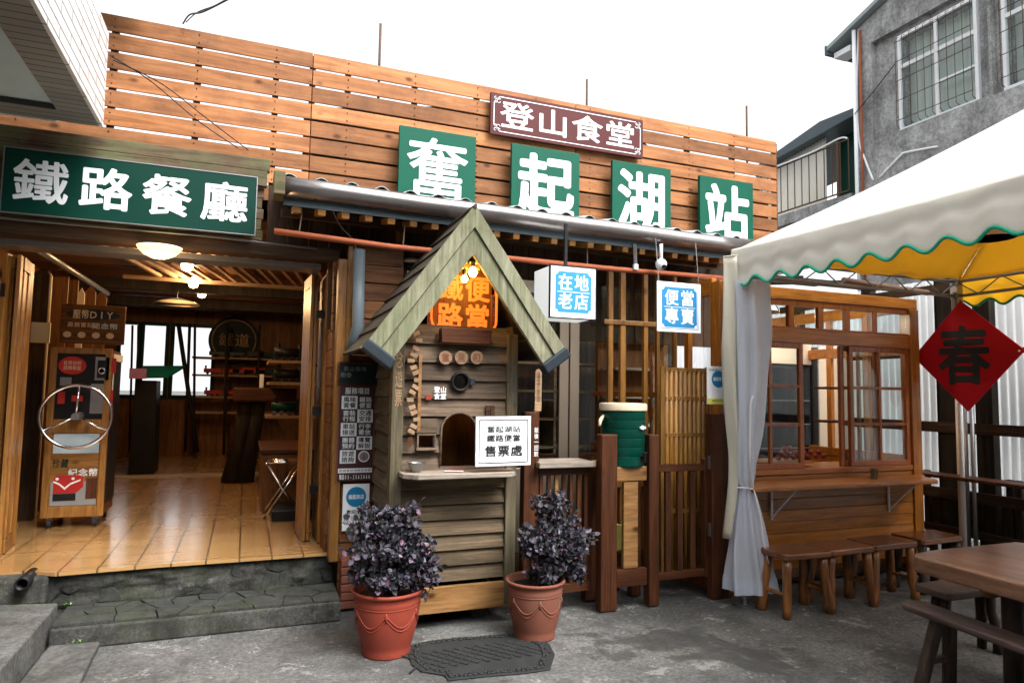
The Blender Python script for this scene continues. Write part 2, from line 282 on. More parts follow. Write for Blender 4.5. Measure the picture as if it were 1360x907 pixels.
ML['slab'] = concrete('damp_step_concrete', (0.065, 0.064, 0.058), (0.15, 0.148, 0.138), 5, 0.7, 0.2, 0.3)
ML['slabtop'] = concrete('grey_slab_concrete', (0.10, 0.10, 0.095), (0.25, 0.25, 0.24), 3, 0.3, 0.2, 0.4)
ML['stone'] = concrete('dark_flagstone', (0.045, 0.048, 0.044), (0.10, 0.105, 0.097), 7, 0.3, 0.25, 0.15)
ML['mortar'] = concrete('mossy_mortar', (0.045, 0.045, 0.038), (0.14, 0.138, 0.125), 7, 0.6, 0.3, 0.35)
ML['floor'] = tiles_mat('amber_glazed_tile', (0.46, 0.27, 0.105), (0.39, 0.215, 0.078), (0.12, 0.07, 0.03), 0.212, 0.29, rough=0.24, off=(0.198, 0.06), gw=.013, bstr=.05)
ML['whitetile'] = tiles_mat('white_strip_tile', (0.86, 0.87, 0.88), (0.80, 0.81, 0.82), (0.10, 0.10, 0.10), 0.42, 0.066, True, 0.3, stagger=.5, gw=.010)
ML['greytile'] = tiles_mat('grey_strip_tile', (0.28, 0.29, 0.28), (0.23, 0.24, 0.235), (0.03, 0.03, 0.03), 4.0, 0.07, False, 0.4, gw=.009)
ML['panelblue'] = paint('blue_grey_soffit_panel', (0.50, 0.66, 0.76), 0.4, 0.45, 0.0, (0.26, 0.33, 0.36), 1.6)
ML['stem'] = paint('brown_twig', (0.07, 0.04, 0.03), 0.8)
ML['leafg'] = plain('bright_green_leaf', (0.14, 0.28, 0.05), 0.5)
def leafmat():
    m, nt, b = newmat('purple_black_leaf'); v, rnd = coords(nt)
    col = ramp(nt, rnd, [(0.0, (0.010, 0.014, 0.014)), (0.45, (0.026, 0.028, 0.033)), (0.72, (0.062, 0.056, 0.078)), (0.9, (0.12, 0.10, 0.145)), (1.0, (0.16, 0.07, 0.12))])
    L(nt, col, b.inputs['Base Color']); b.inputs['Roughness'].default_value = 0.5; b.inputs['Specular IOR Level'].default_value = 0.45
    return m
ML['leaf'] = leafmat()

# ---------------------------------------------------------------- mesh builder
class MB:
    def __init__(s): s.v = []; s.f = []
    def add(s, vs, fs):
        n = len(s.v); s.v += [tuple(p) for p in vs]; s.f += [tuple(i+n for i in f) for f in fs]; return s
    def box(s, x0, x1, y0, y1, z0, z1):
        x0, x1 = sorted((x0, x1)); y0, y1 = sorted((y0, y1)); z0, z1 = sorted((z0, z1))
        return s.add([(x, y, z) for x in (x0, x1) for y in (y0, y1) for z in (z0, z1)],
                     [(0, 1, 3, 2), (4, 6, 7, 5), (0, 4, 5, 1), (2, 3, 7, 6), (0, 2, 6, 4), (1, 5, 7, 3)])
    def beam(s, a, b, w, h, up=(0, 0, 1)):
        a, b, up = Vector(a), Vector(b), Vector(up); d = (b-a).normalized(); u = d.cross(up).normalized(); v = u.cross(d)
        vs = [p+u*(i*w/2)+v*(j*h/2) for p in (a, b) for i, j in ((-1, -1), (1, -1), (1, 1), (-1, 1))]
        return s.add(vs, [(3, 2, 1, 0), (4, 5, 6, 7), (0, 1, 5, 4), (1, 2, 6, 5), (2, 3, 7, 6), (3, 0, 4, 7)])
    def tube(s, pts, r, n=10, caps=True):
        pts = [Vector(p) for p in pts]; rr = r if hasattr(r, '__len__') else [r]*len(pts); base = len(s.v); prev = None
        for i, p in enumerate(pts):
            d = (pts[min(i+1, len(pts)-1)]-pts[max(i-1, 0)]).normalized()
            if prev is None: u = d.cross(Vector((0, 0, 1)) if abs(d.z) < .9 else Vector((1, 0, 0))).normalized()
            else: u = (prev-d*prev.dot(d)).normalized()
            prev = u; v = d.cross(u)
            for k in range(n):
                a = 2*PI*k/n; s.v.append(tuple(p+u*(math.cos(a)*rr[i])+v*(math.sin(a)*rr[i])))
        for i in range(len(pts)-1):
            for k in range(n):
                a, b = base+i*n+k, base+i*n+(k+1) % n; s.f.append((a, b, b+n, a+n))
        if caps: s.f.append(tuple(base+k for k in range(n))[::-1]); s.f.append(tuple(base+(len(pts)-1)*n+k for k in range(n)))
        return s
    def cyl(s, a, b, r, r2=None, n=20): return s.tube([a, b], [r, r if r2 is None else r2], n)
    def lathe(s, prof, c=(0, 0, 0), n=32, ax=None, fn=None):
        base = len(s.v)
        for (r, z) in prof:
            for k in range(n):
                a = 2*PI*k/n; rr = r*(fn(a, z) if fn else 1)
                s.v.append((c[0]+rr*math.cos(a), c[1]+rr*math.sin(a), c[2]+z))
        for i in range(len(prof)-1):
            for k in range(n):
                a, b = base+i*n+k, base+i*n+(k+1) % n; s.f.append((a, b, b+n, a+n))
        s.f.append(tuple(base+k for k in range(n))[::-1]); s.f.append(tuple(base+(len(prof)-1)*n+k for k in range(n)))
        return s
    def prism(s, poly, o, u, v, d):
        """closed outline poly (a, b) on plane o + a*u + b*v, thickened by the vector d"""
        o, u, v, d = Vector(o), Vector(u), Vector(v), Vector(d); n = len(poly); b = len(s.v)
        for k in (0, 1):
            for p in poly: s.v.append(tuple(o+u*p[0]+v*p[1]+d*k))
        s.f.append(tuple(b+i for i in range(n))[::-1]); s.f.append(tuple(b+n+i for i in range(n)))
        for i in range(n): j = (i+1) % n; s.f.append((b+i, b+j, b+n+j, b+n+i))
        return s
    def grid(s, nu, nv, fn):
        b = len(s.v)
        for i in range(nu+1):
            for j in range(nv+1): s.v.append(tuple(fn(i/nu, j/nv)))
        for i in range(nu):
            for j in range(nv): a = b+i*(nv+1)+j; s.f.append((a, a+nv+1, a+nv+2, a+1))
        return s
    def build(s, name, mat, parent=None, bevel=0, smooth=False, solid=0, seg=2):
        me = bpy.data.meshes.new(name); me.from_pydata(s.v, [], s.f)
        bm = bmesh.new(); bm.from_mesh(me)
        if not solid: bmesh.ops.recalc_face_normals(bm, faces=bm.faces)
        bm.to_mesh(me); bm.free()
        me.materials.append(ML[mat] if isinstance(mat, str) else mat)
        if smooth: me.shade_smooth()
        if smooth == 'auto': me.set_sharp_from_angle(angle=R(35))
        o = bpy.data.objects.new(name, me); COL.objects.link(o)
        if solid: m = o.modifiers.new('solid', 'SOLIDIFY'); m.thickness = solid; m.offset = 0
        if bevel:
            m = o.modifiers.new('bevel', 'BEVEL'); m.width = bevel; m.segments = seg; m.limit_method = 'ANGLE'; m.angle_limit = R(40)
        if parent is not None: attach(o, parent)
        return o
ORG = {}
def attach(o, parent):
    o.parent = parent
    if parent.name in ORG: o.matrix_parent_inverse = Matrix.Translation(-Vector(ORG[parent.name]))
def tag(o, label, cat, group=None, kind=None):
    if label: o['label'] = label
    if cat: o['category'] = cat
    if group: o['group'] = group
    if kind: o['kind'] = kind
    return o
def thing(name, loc, label, cat, group=None):
    o = bpy.data.objects.new(name, None); COL.objects.link(o); o.location = loc; o.empty_display_size = .1; ORG[o.name] = tuple(loc)
    return tag(o, label, cat, group)
def clone(o, parent=None):
    c = o.copy(); COL.objects.link(c)
    if o.name in ORG: ORG[c.name] = ORG[o.name]
    if parent is not None: c.parent = parent; c.matrix_parent_inverse = o.matrix_parent_inverse.copy()
    for ch in [q for q in bpy.data.objects if q.parent == o]: clone(ch, c)
    return c
def structure(o): o['kind'] = 'structure'; return o

# ---- lettering: each character is put in its own cell
_gc = {}; _em = None
def _raw(ch, off):
    cu = bpy.data.curves.new('t', 'FONT'); cu.body = ch; cu.size = 1; cu.offset = off; cu.resolution_u = 3
    o = bpy.data.objects.new('t', cu); COL.objects.link(o)
    dg = bpy.context.evaluated_depsgraph_get(); me = bpy.data.meshes.new_from_object(o.evaluated_get(dg))
    v = np.array([q.co[:2] for q in me.vertices]) if len(me.vertices) else np.zeros((0, 2)); f = [tuple(p.vertices) for p in me.polygons]
    bpy.data.objects.remove(o); bpy.data.curves.remove(cu); bpy.data.meshes.remove(me); return v, f
def glyph(ch, off):
    global _em
    if _em is None:
        v, _ = _raw('國', 0); _em = ((v.min(0)+v.max(0))/2, (v.max(0)-v.min(0)).max()/.9)
    if (ch, off) not in _gc:
        v, f = _raw(ch, off)
        if len(v):
            if ord(ch) > 0x2e80: v = (v-_em[0])/_em[1]
            else: v = (v-[(v[:, 0].min()+v[:, 0].max())/2, _em[0][1]])/_em[1]
        _gc[(ch, off)] = (v, f)
    return _gc[(ch, off)]
def letters(mb, text, c0, u, v, w, h, off=0.0, vertical=False, fill=0.94, xs=1.0, boost=1.0):
    """text laid in equal cells of a rectangle centred on c0, w wide and h high, axes u and v; a list of strings gives rows"""
    c0, u, v = Vector(c0), Vector(u), Vector(v); nrm = u.cross(v)
    rows = text if isinstance(text, list) else ([c for c in text] if vertical else [text])
    nr = len(rows); rh = h/nr
    for i, row in enumerate(rows):
        nc = len(row); cw = w/nc
        for j, ch in enumerate(row):
            gv, gf = glyph(ch, 0.0)
            if not len(gv): continue
            sx = cw*fill if ord(ch) > 0x2e80 else min(cw*1.25, rh)*fill*xs; sy = rh*fill
            o = c0+u*((j+.5)*cw-w/2)+v*(h/2-(i+.5)*rh)
            off_ = off; off = off*{'奮': .42, '鐵': .7, '廳': .75, '餐': .85}.get(ch, 1) if off > .02 else off
            nb_ = 1 if off <= 0 else (5 if off < .015 else 9)
            for k in range(nb_):          # heavier strokes: a few copies shifted by a hair, each a hair behind the last
                a = 2*PI*k/max(1, nb_-1); dx, dy = (0, 0) if k == 0 else (off*math.cos(a)*boost, off*math.sin(a)*boost)
                mb.add([o+u*((p[0]+dx)*sx)+v*((p[1]+dy)*sy)-nrm*(k*.00012) for p in gv], gf)
            off = off_
    return mb
UX, UZ = Vector((1, 0, 0)), Vector((0, 0, 1))
def lettering(text, c0, w, h, mat, parent, off=0.0, u=UX, v=UZ, name='lettering', **k):
    mb = letters(MB(), text, c0, u, v, w, h, off, **k)
    me = bpy.data.meshes.new(name); me.from_pydata(mb.v, [], mb.f); me.materials.append(ML[mat])
    o = bpy.data.objects.new(name, me); COL.objects.link(o); attach(o, parent) if parent else None; return o

# ================================================================ SETTING
g = MB().box(-150, 150, -60, 250, -0.3, 0); structure(g.build('ground', 'ground'))

# low slabs and step at the left
SX = -1.02
t = thing('concrete_slab', (-1.6, 4.3, 0), 'thick grey concrete slab at the left edge of the yard, higher of the two', 'slab')
zt = at(70, 790, x=SX).z
MB().prism([(-3.2, 1.2), (SX-.0, 1.2), (SX, 5.0), (-1.35, 5.07), (-3.2, 5.03)], (0, 0, 0), (1, 0, 0), (0, 1, 0), (0, 0, .205)).build('slab_body', 'slabtop', t, .012)
o = MB().prism([(-1.0, 1.5), (-.70, 3.2), (-.735, 4.70), (-.99, 4.71), (-1.0, 4.2)], (0, 0, 0), (1, 0, 0), (0, 1, 0), (0, 0, .045)).build('concrete_slab', 'slabtop', None, .01)
tag(o, 'thin flat concrete slab lying on the yard in front of the stone step', 'slab')
t = thing('stone_step', (-.18, 4.9, 0), 'long dark concrete step paved with irregular flagstones below the tiled floor', 'step')
s = MB()
for k in range(17):                      # slightly uneven front edge
    x0 = -1.0+k*.098; s.box(x0, x0+.098, 4.72+rng.uniform(-.004, .004), 5.14, 0, .128+rng.uniform(-.003, .003))
MB().box(-1.0, .66, 4.72, 5.13, 0, .128).build('riser', 'slab', t, .012)
def cells(x0, x1, y0, y1, n, seed, gap=.008):
    """irregular stones: Voronoi cells of a rectangle, shrunk"""
    r = np.random.default_rng(seed); P = np.stack([r.uniform(x0, x1, n), r.uniform(y0, y1, n)], 1)
    for _ in range(2):
        G = np.stack(np.meshgrid(np.linspace(x0, x1, 60), np.linspace(y0, y1, 30)), -1).reshape(-1, 2)
        own = ((G[:, None]-P[None])**2).sum(-1).argmin(1)
        P = np.array([G[own == i].mean(0) if (own == i).any() else P[i] for i in range(n)])
    out = []
    for i in range(n):
        poly = [(x0, y0), (x1, y0), (x1, y1), (x0, y1)]
        for j in range(n):
            if i == j: continue
            m = (P[i]+P[j])/2; d = P[j]-P[i]; L_ = np.linalg.norm(d); d = d/L_; new = []
            for a in range(len(poly)):
                p, q = np.array(poly[a]), np.array(poly[(a+1) % len(poly)])
                dp, dq = (p-m)@d+gap/2, (q-m)@d+gap/2
                if dp <= 0: new.append(tuple(p))
                if dp*dq < 0: new.append(tuple(p+(q-p)*dp/(dp-dq)))
            poly = new
            if not poly: break
        if len(poly) > 2: out.append(poly)
    return out
s = MB()
for k, p in enumerate(cells(-.99, .655, 4.735, 5.115, 26, 3)):
    s.prism(p, (0, 0, .126), (1, 0, 0), (0, 1, 0), (0, 0, .020+rng.uniform(-.003, .006)))
s.build('flagstones', 'stone', t, .004)

# ================================================================ THE SHOP
FZ = .367; DX = .69
S = thing('shop_building', (0, 5.1, 0), 'timber railway restaurant with an open tiled entrance and a corrugated canopy', 'building')
MB().box(-3.6, .64, 5.19, 13.2, FZ-.10, FZ).build('tiled_floor', 'floor', S)
f = MB().prism([(-1.28, 5.20), (-1.06, 5.07), (-.5, 5.105), (.655, 5.10), (.655, 5.14), (-1.28, 5.22)], (0, 0, FZ-.018), (1, 0, 0), (0, 1, 0), (0, 0, .022))
f.build('floor_edge', 'floor', S)
pl = MB().box(-3.6, .655, 5.16, 5.3, -.05, FZ-.03).build('plinth', 'mortar', S)
s = MB()
for k, p in enumerate(cells(-1.2, .65, .145, FZ-.022, 30, 11, .006)):
    if -.72 < np.mean([q[0] for q in p]) < -.30 or (k % 3 == 1): continue
    pc_ = np.mean(p, 0); p = [tuple(pc_+(np.array(q)-pc_)*rng.uniform(.78, .99)) for q in p]; s.prism(p, (0, 5.165, 0), (1, 0, 0), (0, 0, 1), (0, -.022-rng.uniform(0, .014), 0))
s.build('plinth_stones', 'stone', S, .008)
from mathutils import noise as mn
s = MB().grid(60, 26, lambda a, b: (-1.19+a*1.84, 5.150-.028*mn.fractal(Vector((a*7, b*2.2, 1)), 1, 2, 4)-.006, .13+b*.235))
s.build('plinth_render', 'mortar', S, 0, True)
# broken ledge and drain pipe end at the far left
t = thing('drain_pipe', (-1.4, 5.1, .25), 'black drain pipe end sticking out of the broken ledge below the left door', 'pipe')
MB().lathe([(.04, 0), (.04, .25), (.03, .25), (.03, .02)], (0, 0, 0), 20).build('pipe_end', 'black', t, 0, True)
t.children[0].matrix_parent_inverse = Matrix.Identity(4); t.children[0].rotation_euler = (R(90), 0, 0)
t.location = at(32, 773, y=5.02); t.children[0].location = (0, .2, 0)
s = MB()
for k in range(7): s.prism([(0, 0), (.2, .02), (.22, .1), (.05, .12), (-.02, .06)], (-1.85+k*.1, 5.05+rng.uniform(0, .04), .2+.02*k % .05), (1, 0, .1), (0, .2, 1), (0, .1, 0))
MB().box(-3.4, -1.10, 5.06, 5.3, .18, .352).build('ledge', 'mortar', S, .02)
# sill strip across the floor, deeper in
MB().box(-2.2, .9, 9.9, 10.15, FZ, FZ+.012).build('threshold', 'shelf', S)
# interior shell
IX0, IX1, IY1, IZ = -2.25, .98, 13.0, 2.75
zz = IZ
bw = MB(); WIN = [(-2.2, -1.62, 1.33, 2.45), (-1.52, -.62, 1.33, 2.55), (-.50, .42, 1.28, 2.62)]
def atx(px, y): return at(px, 480, y=y).x
WX = [(atx(166, 13)-.1, atx(184, 13)), (atx(188, 13), atx(221, 13)), (atx(228, 13), atx(283, 13))]
wz0, wz1 = at(240, 527, y=13).z, at(240, 432, y=13).z
xs = [IX0-.3]+[q for p in WX for q in p]+[IX1+2.2]
for i in range(0, len(xs), 2):
    n = max(1, int((xs[i+1]-xs[i])/.14)); d = (xs[i+1]-xs[i])/n
    for k in range(n): bw.box(xs[i]+k*d, xs[i]+(k+1)*d, 13.0, 13.06, FZ, 3.2)
for a, b in WX:
    n = max(1, int((b-a)/.14)); d = (b-a)/n
    for k in range(n): bw.box(a+k*d, a+(k+1)*d, 13.0, 13.06, FZ, wz0); bw.box(a+k*d, a+(k+1)*d, 13.0, 13.06, wz1, 3.2)
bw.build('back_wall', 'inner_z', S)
for a, b in WX:
    wf = MB()
    for x in (a, b): wf.box(x-.03, x+.03, 12.96, 12.995, wz0-.03, wz1+.03)
    for z in (wz0, wz1): wf.box(a+.032, b-.032, 12.965, 12.995, z-.03, z+.03)
    wfo = wf.build('window', 'greend', S)
    MB().box(a-.01, b+.01, 13.02, 13.026, wz0-.01, wz1+.01).build('pane', 'frost', wfo)
rw = MB()
for k in range(40): rw.box(IX1, IX1+.04, 5.62+k*.19, 5.62+k*.19+.187, FZ, 3.0)
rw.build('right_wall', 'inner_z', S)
lw = MB()
for k in range(40): lw.box(IX0-.04, IX0, 5.3+k*.2, 5.3+k*.2+.197, FZ, 3.0)
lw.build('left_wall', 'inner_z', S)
# ceiling: boards across with slits of daylight on the left, lattice of light slats
cl = MB()
for k in range(32):
    y = 5.6+k*.235
    cl.box(IX0, -0.9 if k % 3 else .2, y, y+.215, 2.86+.003*(k % 4), 2.885+.003*(k % 4)); cl.box(-.9 if k % 3 else .2, IX1, y, y+(.232 if k > 4 else .22), 2.86, 2.885)
cl.build('ceiling', 'inner_x', S)
lt = MB()
for k in range(15): lt.beam((-1.3+k*.13, 6.3+(k % 3)*.1, 2.78), (-.9+k*.13, 8.6-(k % 2)*.2, 2.78), .035, .03)
lt.beam((-1.5, 6.3, 2.745), (.8, 6.3, 2.745), .05, .04); lt.beam((-1.3, 8.4, 2.745), (.95, 8.4, 2.745), .05, .04)
lt.build('ceiling_lattice', 'pale', S)
for y in (9.2, 11): MB().box(IX0, IX1, y, y+.14, 2.72, 2.85).build('ceiling_beam', 'black_z', S)
# roof slab over the shop so that no sky light falls in from above
MB().box(-3.7, 1.2, 5.48, 13.3, 3.02, 3.1).build('roof_deck', 'dark_x', S)
# front beams around the entrance
MB().box(-3.6, .10, 5.06, 5.12, 3.10, 3.19).build('top_beam', 'mossbeam', S, .006)
MB().box(-3.6, .085, 5.045, 5.10, 2.985, 3.096).build('mossy_fascia', 'mossbeam', S, .006)
sb = MB()
for k in range(5): sb.box(-3.6, .07-.012*(k % 2), 5.085, 5.12, 2.60+k*.077, 2.674+k*.077)
sb.build('front_siding', 'mossbeam', S, .004)
MB().box(-3.6, .62, 5.10, 5.26, 2.50, 2.595).build('header', 'dark_x', S, .006)
MB().box(-3.6, .50, 5.27, 5.50, 2.46, 2.50).build('door_track', 'steel', S)
MB().tube([(-3.6, 5.07, 2.592), (-1.2, 5.07, 2.588), (-.3, 5.07, 2.593), (.45, 5.07, 2.57)], .008, 8).build('front_cable', 'steel', S, 0, True)
# jamb and side pier right of the door
MB().box(.60, .665, 4.99, 5.10, FZ-.04, 2.50).build('door_post', 'pine_z', S, .006)
sd_ = MB()
for k in range(16):
    z = .36+k*.135
    sd_.box(.58, .60, 5.12, 5.6, z, z+.129)
sd_.build('reveal_siding', 'siding_r', S, .003)
sd_ = MB()
for k in range(19):
    z = .05+k*.135
    sd_.box(.67, 1.08, 5.02-.012*(k % 2), 5.07, z, z+.129)
sd_.build('pier_siding', 'siding_r', S, .004)
MB().box(.665, .70, 4.985, 5.02, 2.62-1.0, 2.60).build('corner_strip', 'pine_z', S, .004)
# lower masonry bits beside the step
s = MB()
for k in range(6): s.box(.68, .78+.05*(k % 2), 4.90, 5.0, .02+k*.058, .072+k*.058)
s.build('brick_pier', 'terra2', S, .006)
# downpipe
t = [at(477, 335, y=4.86), at(472, 400, y=4.86), at(468, 500, y=4.86)]
MB().tube([(t[0].x, 4.86, 2.55), (t[0].x+.01, 4.86, 2.0), (t[2].x+.005, 4.87, 1.90), (t[2].x+.005, 4.93, 1.84), (t[2].x+.005, 5.06, 1.84)], .042, 18).build('downpipe', 'pvc', S, 0, True)

# ---- canopy in front of the restaurant
GX0, GX1, GY = .185, 3.98, 4.6
def gz(x): return 2.925-.018*(x-GX0)
zz0, zz1 = at(375, 247, y=GY).z, at(985, 328, y=GY).z
def gz(x): return zz0+(zz1-zz0)*(x-GX0)/(GX1-GX0)
gp = [(GX0+(GX1-GX0)*k/12, GY, gz(GX0+(GX1-GX0)*k/12)+.003*math.sin(k*1.7)) for k in range(13)]
gt = MB(); n = 14
prof = [(.07*math.cos(a)-.0, .066*math.sin(a)) for a in np.linspace(PI*.72, PI*2.05, n)]
b0 = 0
for p in gp:
    for (a, c) in prof: gt.v.append((p[0], p[1]+a, p[2]+c))
for i in range(len(gp)-1):
    for k in range(n-1): a = i*n+k; gt.f.append((a, a+1, a+1+n, a+n))
gt.build('gutter', 'gutter', S, 0, True, solid=.006)
ec = MB().box(GX0-.07, GX0+.002, GY-.085, GY+.10, gz(GX0)-.08, gz(GX0)+.075).build('gutter_end', 'mossbeam', S, .008)
MB().prism([(GX0, gz(GX0)-.115), (GX1, gz(GX1)-.115), (GX1, gz(GX1)-.06), (GX0, gz(GX0)-.06)], (0, GY+.035, 0), (1, 0, 0), (0, 0, 1), (0, .008, 0)).build('flashing', 'pvc', S)
RY0, RY1 = 4.57, 5.36
def roofz(x, y): return gz(x)+.052+(y-RY0)*.20
rf = MB().grid(420, 6, lambda a, b: (GX0-.02+a*(GX1-GX0+.04), RY0+b*(RY1-RY0), roofz(GX0+a*(GX1-GX0), RY0+b*(RY1-RY0))+.026*math.sin((a*(GX1-GX0))*2*PI/.2)))
rf.build('corrugated_roof', 'roofing', S, 0, True, solid=.006)
MB().box(GX0, 4.9, 5.26, 5.33, 3.02, 3.10).build('roof_flashing', 'mossbeam', S, .01)
ra = MB()
for k in range(25):
    x = GX0+.09+k*.158
    ra.beam((x, GY+.045, gz(x)-.135), (x, 5.34, gz(x)+.01), .052, .045)
ra.build('rafters', 'pine_x', S, .003)
MB().beam((GX0, 4.95, 2.79), (GX1, 4.95, 2.72), .06, .06).build('purlin', 'dark_x', S)
cb = MB()
for k in range(27): cb.box(.1+k*.15, .1+k*.15+.145, 5.22, 5.25, 2.0 if k > 2 else 2.5, 3.05)
cb.build('porch_back_boards', 'dark_z', S)
# ---- glazed front behind the kiosk: brown aluminium frames, dim room with shelves
fr = MB()
fx0, fx1, fy, fz0, fz1 = 1.1, 3.46, 5.0, 1.03, 2.35
def wx(px): return at(px, 500, y=fy).x
al = [wx(741)+.0, wx(766)]
fr.box(al[0], (al[0]+al[1])/2-.002, fy-.03, fy, .3, 2.5); fr.box((al[0]+al[1])/2+.002, al[1], fy-.045, fy-.015, .3, 2.5)
fr.box(fx0, al[0], fy-.03, fy, .30, .95); fr.box(fx0, al[0], fy-.03, fy, 2.35, 2.45)
fr.build('sliding_door_frame', 'alu', S, .003)
MB().box(fx0, 3.5, fy+.015, fy+.021, .95, 2.5).build('shop_glass', 'glass', S)
rm = MB(); rm.box(1.05, 4.6, 7.2, 7.25, 0, 2.9)
for k in range(1): pass
rm.build('dining_back_wall', 'inner_z', S)
MB().box(1.05, 1.09, 5.05, 7.2, 0, 2.9).build('dining_side_wall', 'inner_z', S)
MB().box(1.05, 3.5, 5.1, 7.2, .02, .06).build('dining_floor', 'dark_x', S)
MB().box(1.0, 4.6, 5.30, 7.2, 2.85, 2.9).build('dining_ceiling', 'dark_x', S)
sh = MB()
for z in (.95, 1.25, 1.55, 1.85, 2.15): sh.box(2.3, 3.9, 6.6, 6.95, z, z+.025)
for x in (2.3, 3.1, 3.9): sh.box(x, x+.03, 6.6, 6.95, .06, 2.3)
sh.build('dining_shelf', 'shelf', S)
# wooden uprights of the lattice front
ls = MB()
for px, wd in ((806, .045), (822, .05), (853, .04), (870, .03), (893, .03)):
    x = at(px, 450, y=4.93).x; ls.box(x, x+wd, 4.90, 4.94, .25, 2.62)
ls.box(at(800, 400, y=4.93).x, 3.5, 4.89, 4.90, at(850, 430, y=4.9).z-.02, at(850, 430, y=4.9).z+.02)
ls.box(at(800, 400, y=4.93).x, 3.5, 4.885, 4.90, .78, .84)
ls.box(at(770, 600, y=4.95).x, 3.5, 4.945, 4.96, .25, 1.0)
ls.build('lattice_front', 'pine_z', S, .004)

# ================================================================ SLATTED SCREEN above the shop
Fn = thing('slatted_screen', (1.5, 5.4, 3.1), 'tall parapet screen of orange stained horizontal boards above the shop front', 'fence')
s = MB(); segs = [-2.3, at(415.6, 90, y=5.4).x, 2.72, 5.075]
for k in range(9):
    z1 = 4.206-k*.1385
    for a, b in zip(segs[:-1], segs[1:]):
        if k and a > -2: a += rng.uniform(-.0, .0)
        dz = rng.uniform(-.002, .002); yb_ = 5.392+rng.uniform(0, .004); s.box(a+.003, b-.003, yb_, yb_+.014, z1-.1215+dz, z1+dz)
s.build('boards', 'fence', Fn, .003)
s = MB()
for x_ in [-2.1+k*.55 for k in range(14)]+[segs[1]-.02, segs[2]-.02]: s.box(x_, x_+.045, 5.412, 5.455, 2.9, 4.19)
s.build('posts', 'dark_z', Fn)
s = MB()
for x_ in [-2.1+k*.55 for k in range(14)]:
    for k in range(9):
        for dz in (-.03, -.092): s.box(x_+.017, x_+.025, 5.389, 5.393, 4.206-k*.1385+dz-.004, 4.206-k*.1385+dz+.004)
s.build('nail_heads', 'black', Fn)
bk = MB().prism([(.35, 2.9), (.35, 3.79), (1.2, 3.95), (1.9, 4.08), (3.4, 4.08), (3.6, 3.95), (4.3, 3.93), (5.05, 3.66), (5.05, 2.9)], (0, 5.50, 0), (1, 0, 0), (0, 0, 1), (0, .1, 0))
bk.build('backing_boards', 'dark_x', Fn)
for px, py0, py1 in ((505.5, 32, 90), (779.5, 106, 150), (991.5, 141, 195)):
    a = at(px, py0, y=5.48); o = MB().cyl((a.x, 5.48, 3.9), tuple(a), .011, n=8).build('steel_rod', 'rustbar', None, 0, True)
    tag(o, {505.5: 'thin steel rod rising above the left half of the slatted screen', 779.5: 'thin steel rod rising behind the burgundy sign', 991.5: 'thin steel rod near the right end of the slatted screen'}[px], 'rod', 'steel rods above the slatted screen')

# ---- shop signs
def signboard(name, label, x0, x1, z0, z1, y, mat, text, tmat, off, fill=.8, depth=.03, edge='steel', tw=.9, th=.8, rows=None):
    t = thing(name, ((x0+x1)/2, y, z0), label, 'sign', None)
    MB().box(x0, x1, y, y+depth, z0, z1).build('panel', mat, t, .003)
    if edge:
        e = MB(); q = .006
        for a in ((x0-q, x1+q, z1, z1+q), (x0-q, x1+q, z0-q, z0)): e.box(a[0], a[1], y-.004, y+depth-.002, a[2], a[3])
        for a in ((x0-q, x0), (x1, x1+q)): e.box(a[0], a[1], y-.004, y+depth-.002, z0, z1)
        e.build('rim', edge, t)
    lettering(rows or text, ((x0+x1)/2, y-.003, (z0+z1)/2), (x1-x0)*tw, (z1-z0)*th, tmat, t, off, fill=fill)
    return t
y = 5.0; a = at(6.9, 195.2, y=y); b = at(338, 312, y=y)
signboard('restaurant_sign', 'long dark green sign with four bold white characters over the open entrance', a.x, b.x, b.z, a.z, y, 'greend', '鐵路餐廳', 'white', .024, .84, tw=.97, th=.82)
chars = [('奮', 531, 632.5, 166, 180), ('起', 680, 770, 190, 203), ('湖', 813.5, 891, 212.5, 226), ('站', 929.5, 1000, 232.5, 243)]
wd = ['left', 'second from left', 'third from left', 'right']
for (c, p0, p1, q0, q1), wn in zip(chars, wd):
    y = 5.28; x0, x1, z1 = at(p0, q0, y=y).x, at(p1, q1, y=y).x, at(p0, q0, y=y).z
    lb = {'奮': 'green square board with the white character 奮, leftmost above the canopy', '起': 'green square board with the white character 起 below the burgundy sign', '湖': 'green square board with the white character 湖 right of the burgundy sign', '站': 'green square board with the white character 站, rightmost above the canopy'}[c]
    t = thing('character_board', ((x0+x1)/2, y, 3.05), lb, 'sign', 'green character boards standing on the canopy')
    wdt = x1-x0; hh = wdt*1.05
    MB().box(x0, x1, y, y+.035, z1-hh, z1).build('panel', 'green', t, .003)
    lettering(c, ((x0+x1)/2, y-.004, z1-.055-wdt*.46), wdt*.86, wdt*.90, 'white', t, .030, fill=.96)
y = 5.33; a = at(652, 122, y=y); b = at(854, 211, y=y)
t = thing('canteen_sign', ((a.x+b.x)/2, y, b.z), 'burgundy sign with four white characters and a thin white ornamental border', 'sign')
x0, x1, z0, z1 = a.x, b.x, b.z, a.z
MB().box(x0, x1, y, y+.03, z0, z1).build('panel', 'burg', t, .003)
e = MB(); m_ = .028; c_ = .055; lw_ = .007; yy = y-.003
def strokes(e, pts, wdt, yy):
    for p, q in zip(pts[:-1], pts[1:]): e.beam((p[0], yy, p[1]), (q[0], yy, q[1]), .003, wdt, up=(0, 0, 1)) if abs(p[0]-q[0]) > abs(p[1]-q[1]) else e.beam((p[0], yy, p[1]), (q[0], yy, q[1]), .003, wdt, up=(1, 0, 0))
e.box(x0+m_+c_, x1-m_-c_, yy, yy+.002, z1-m_-lw_, z1-m_); e.box(x0+m_+c_, x1-m_-c_, yy, yy+.002, z0+m_, z0+m_+lw_)
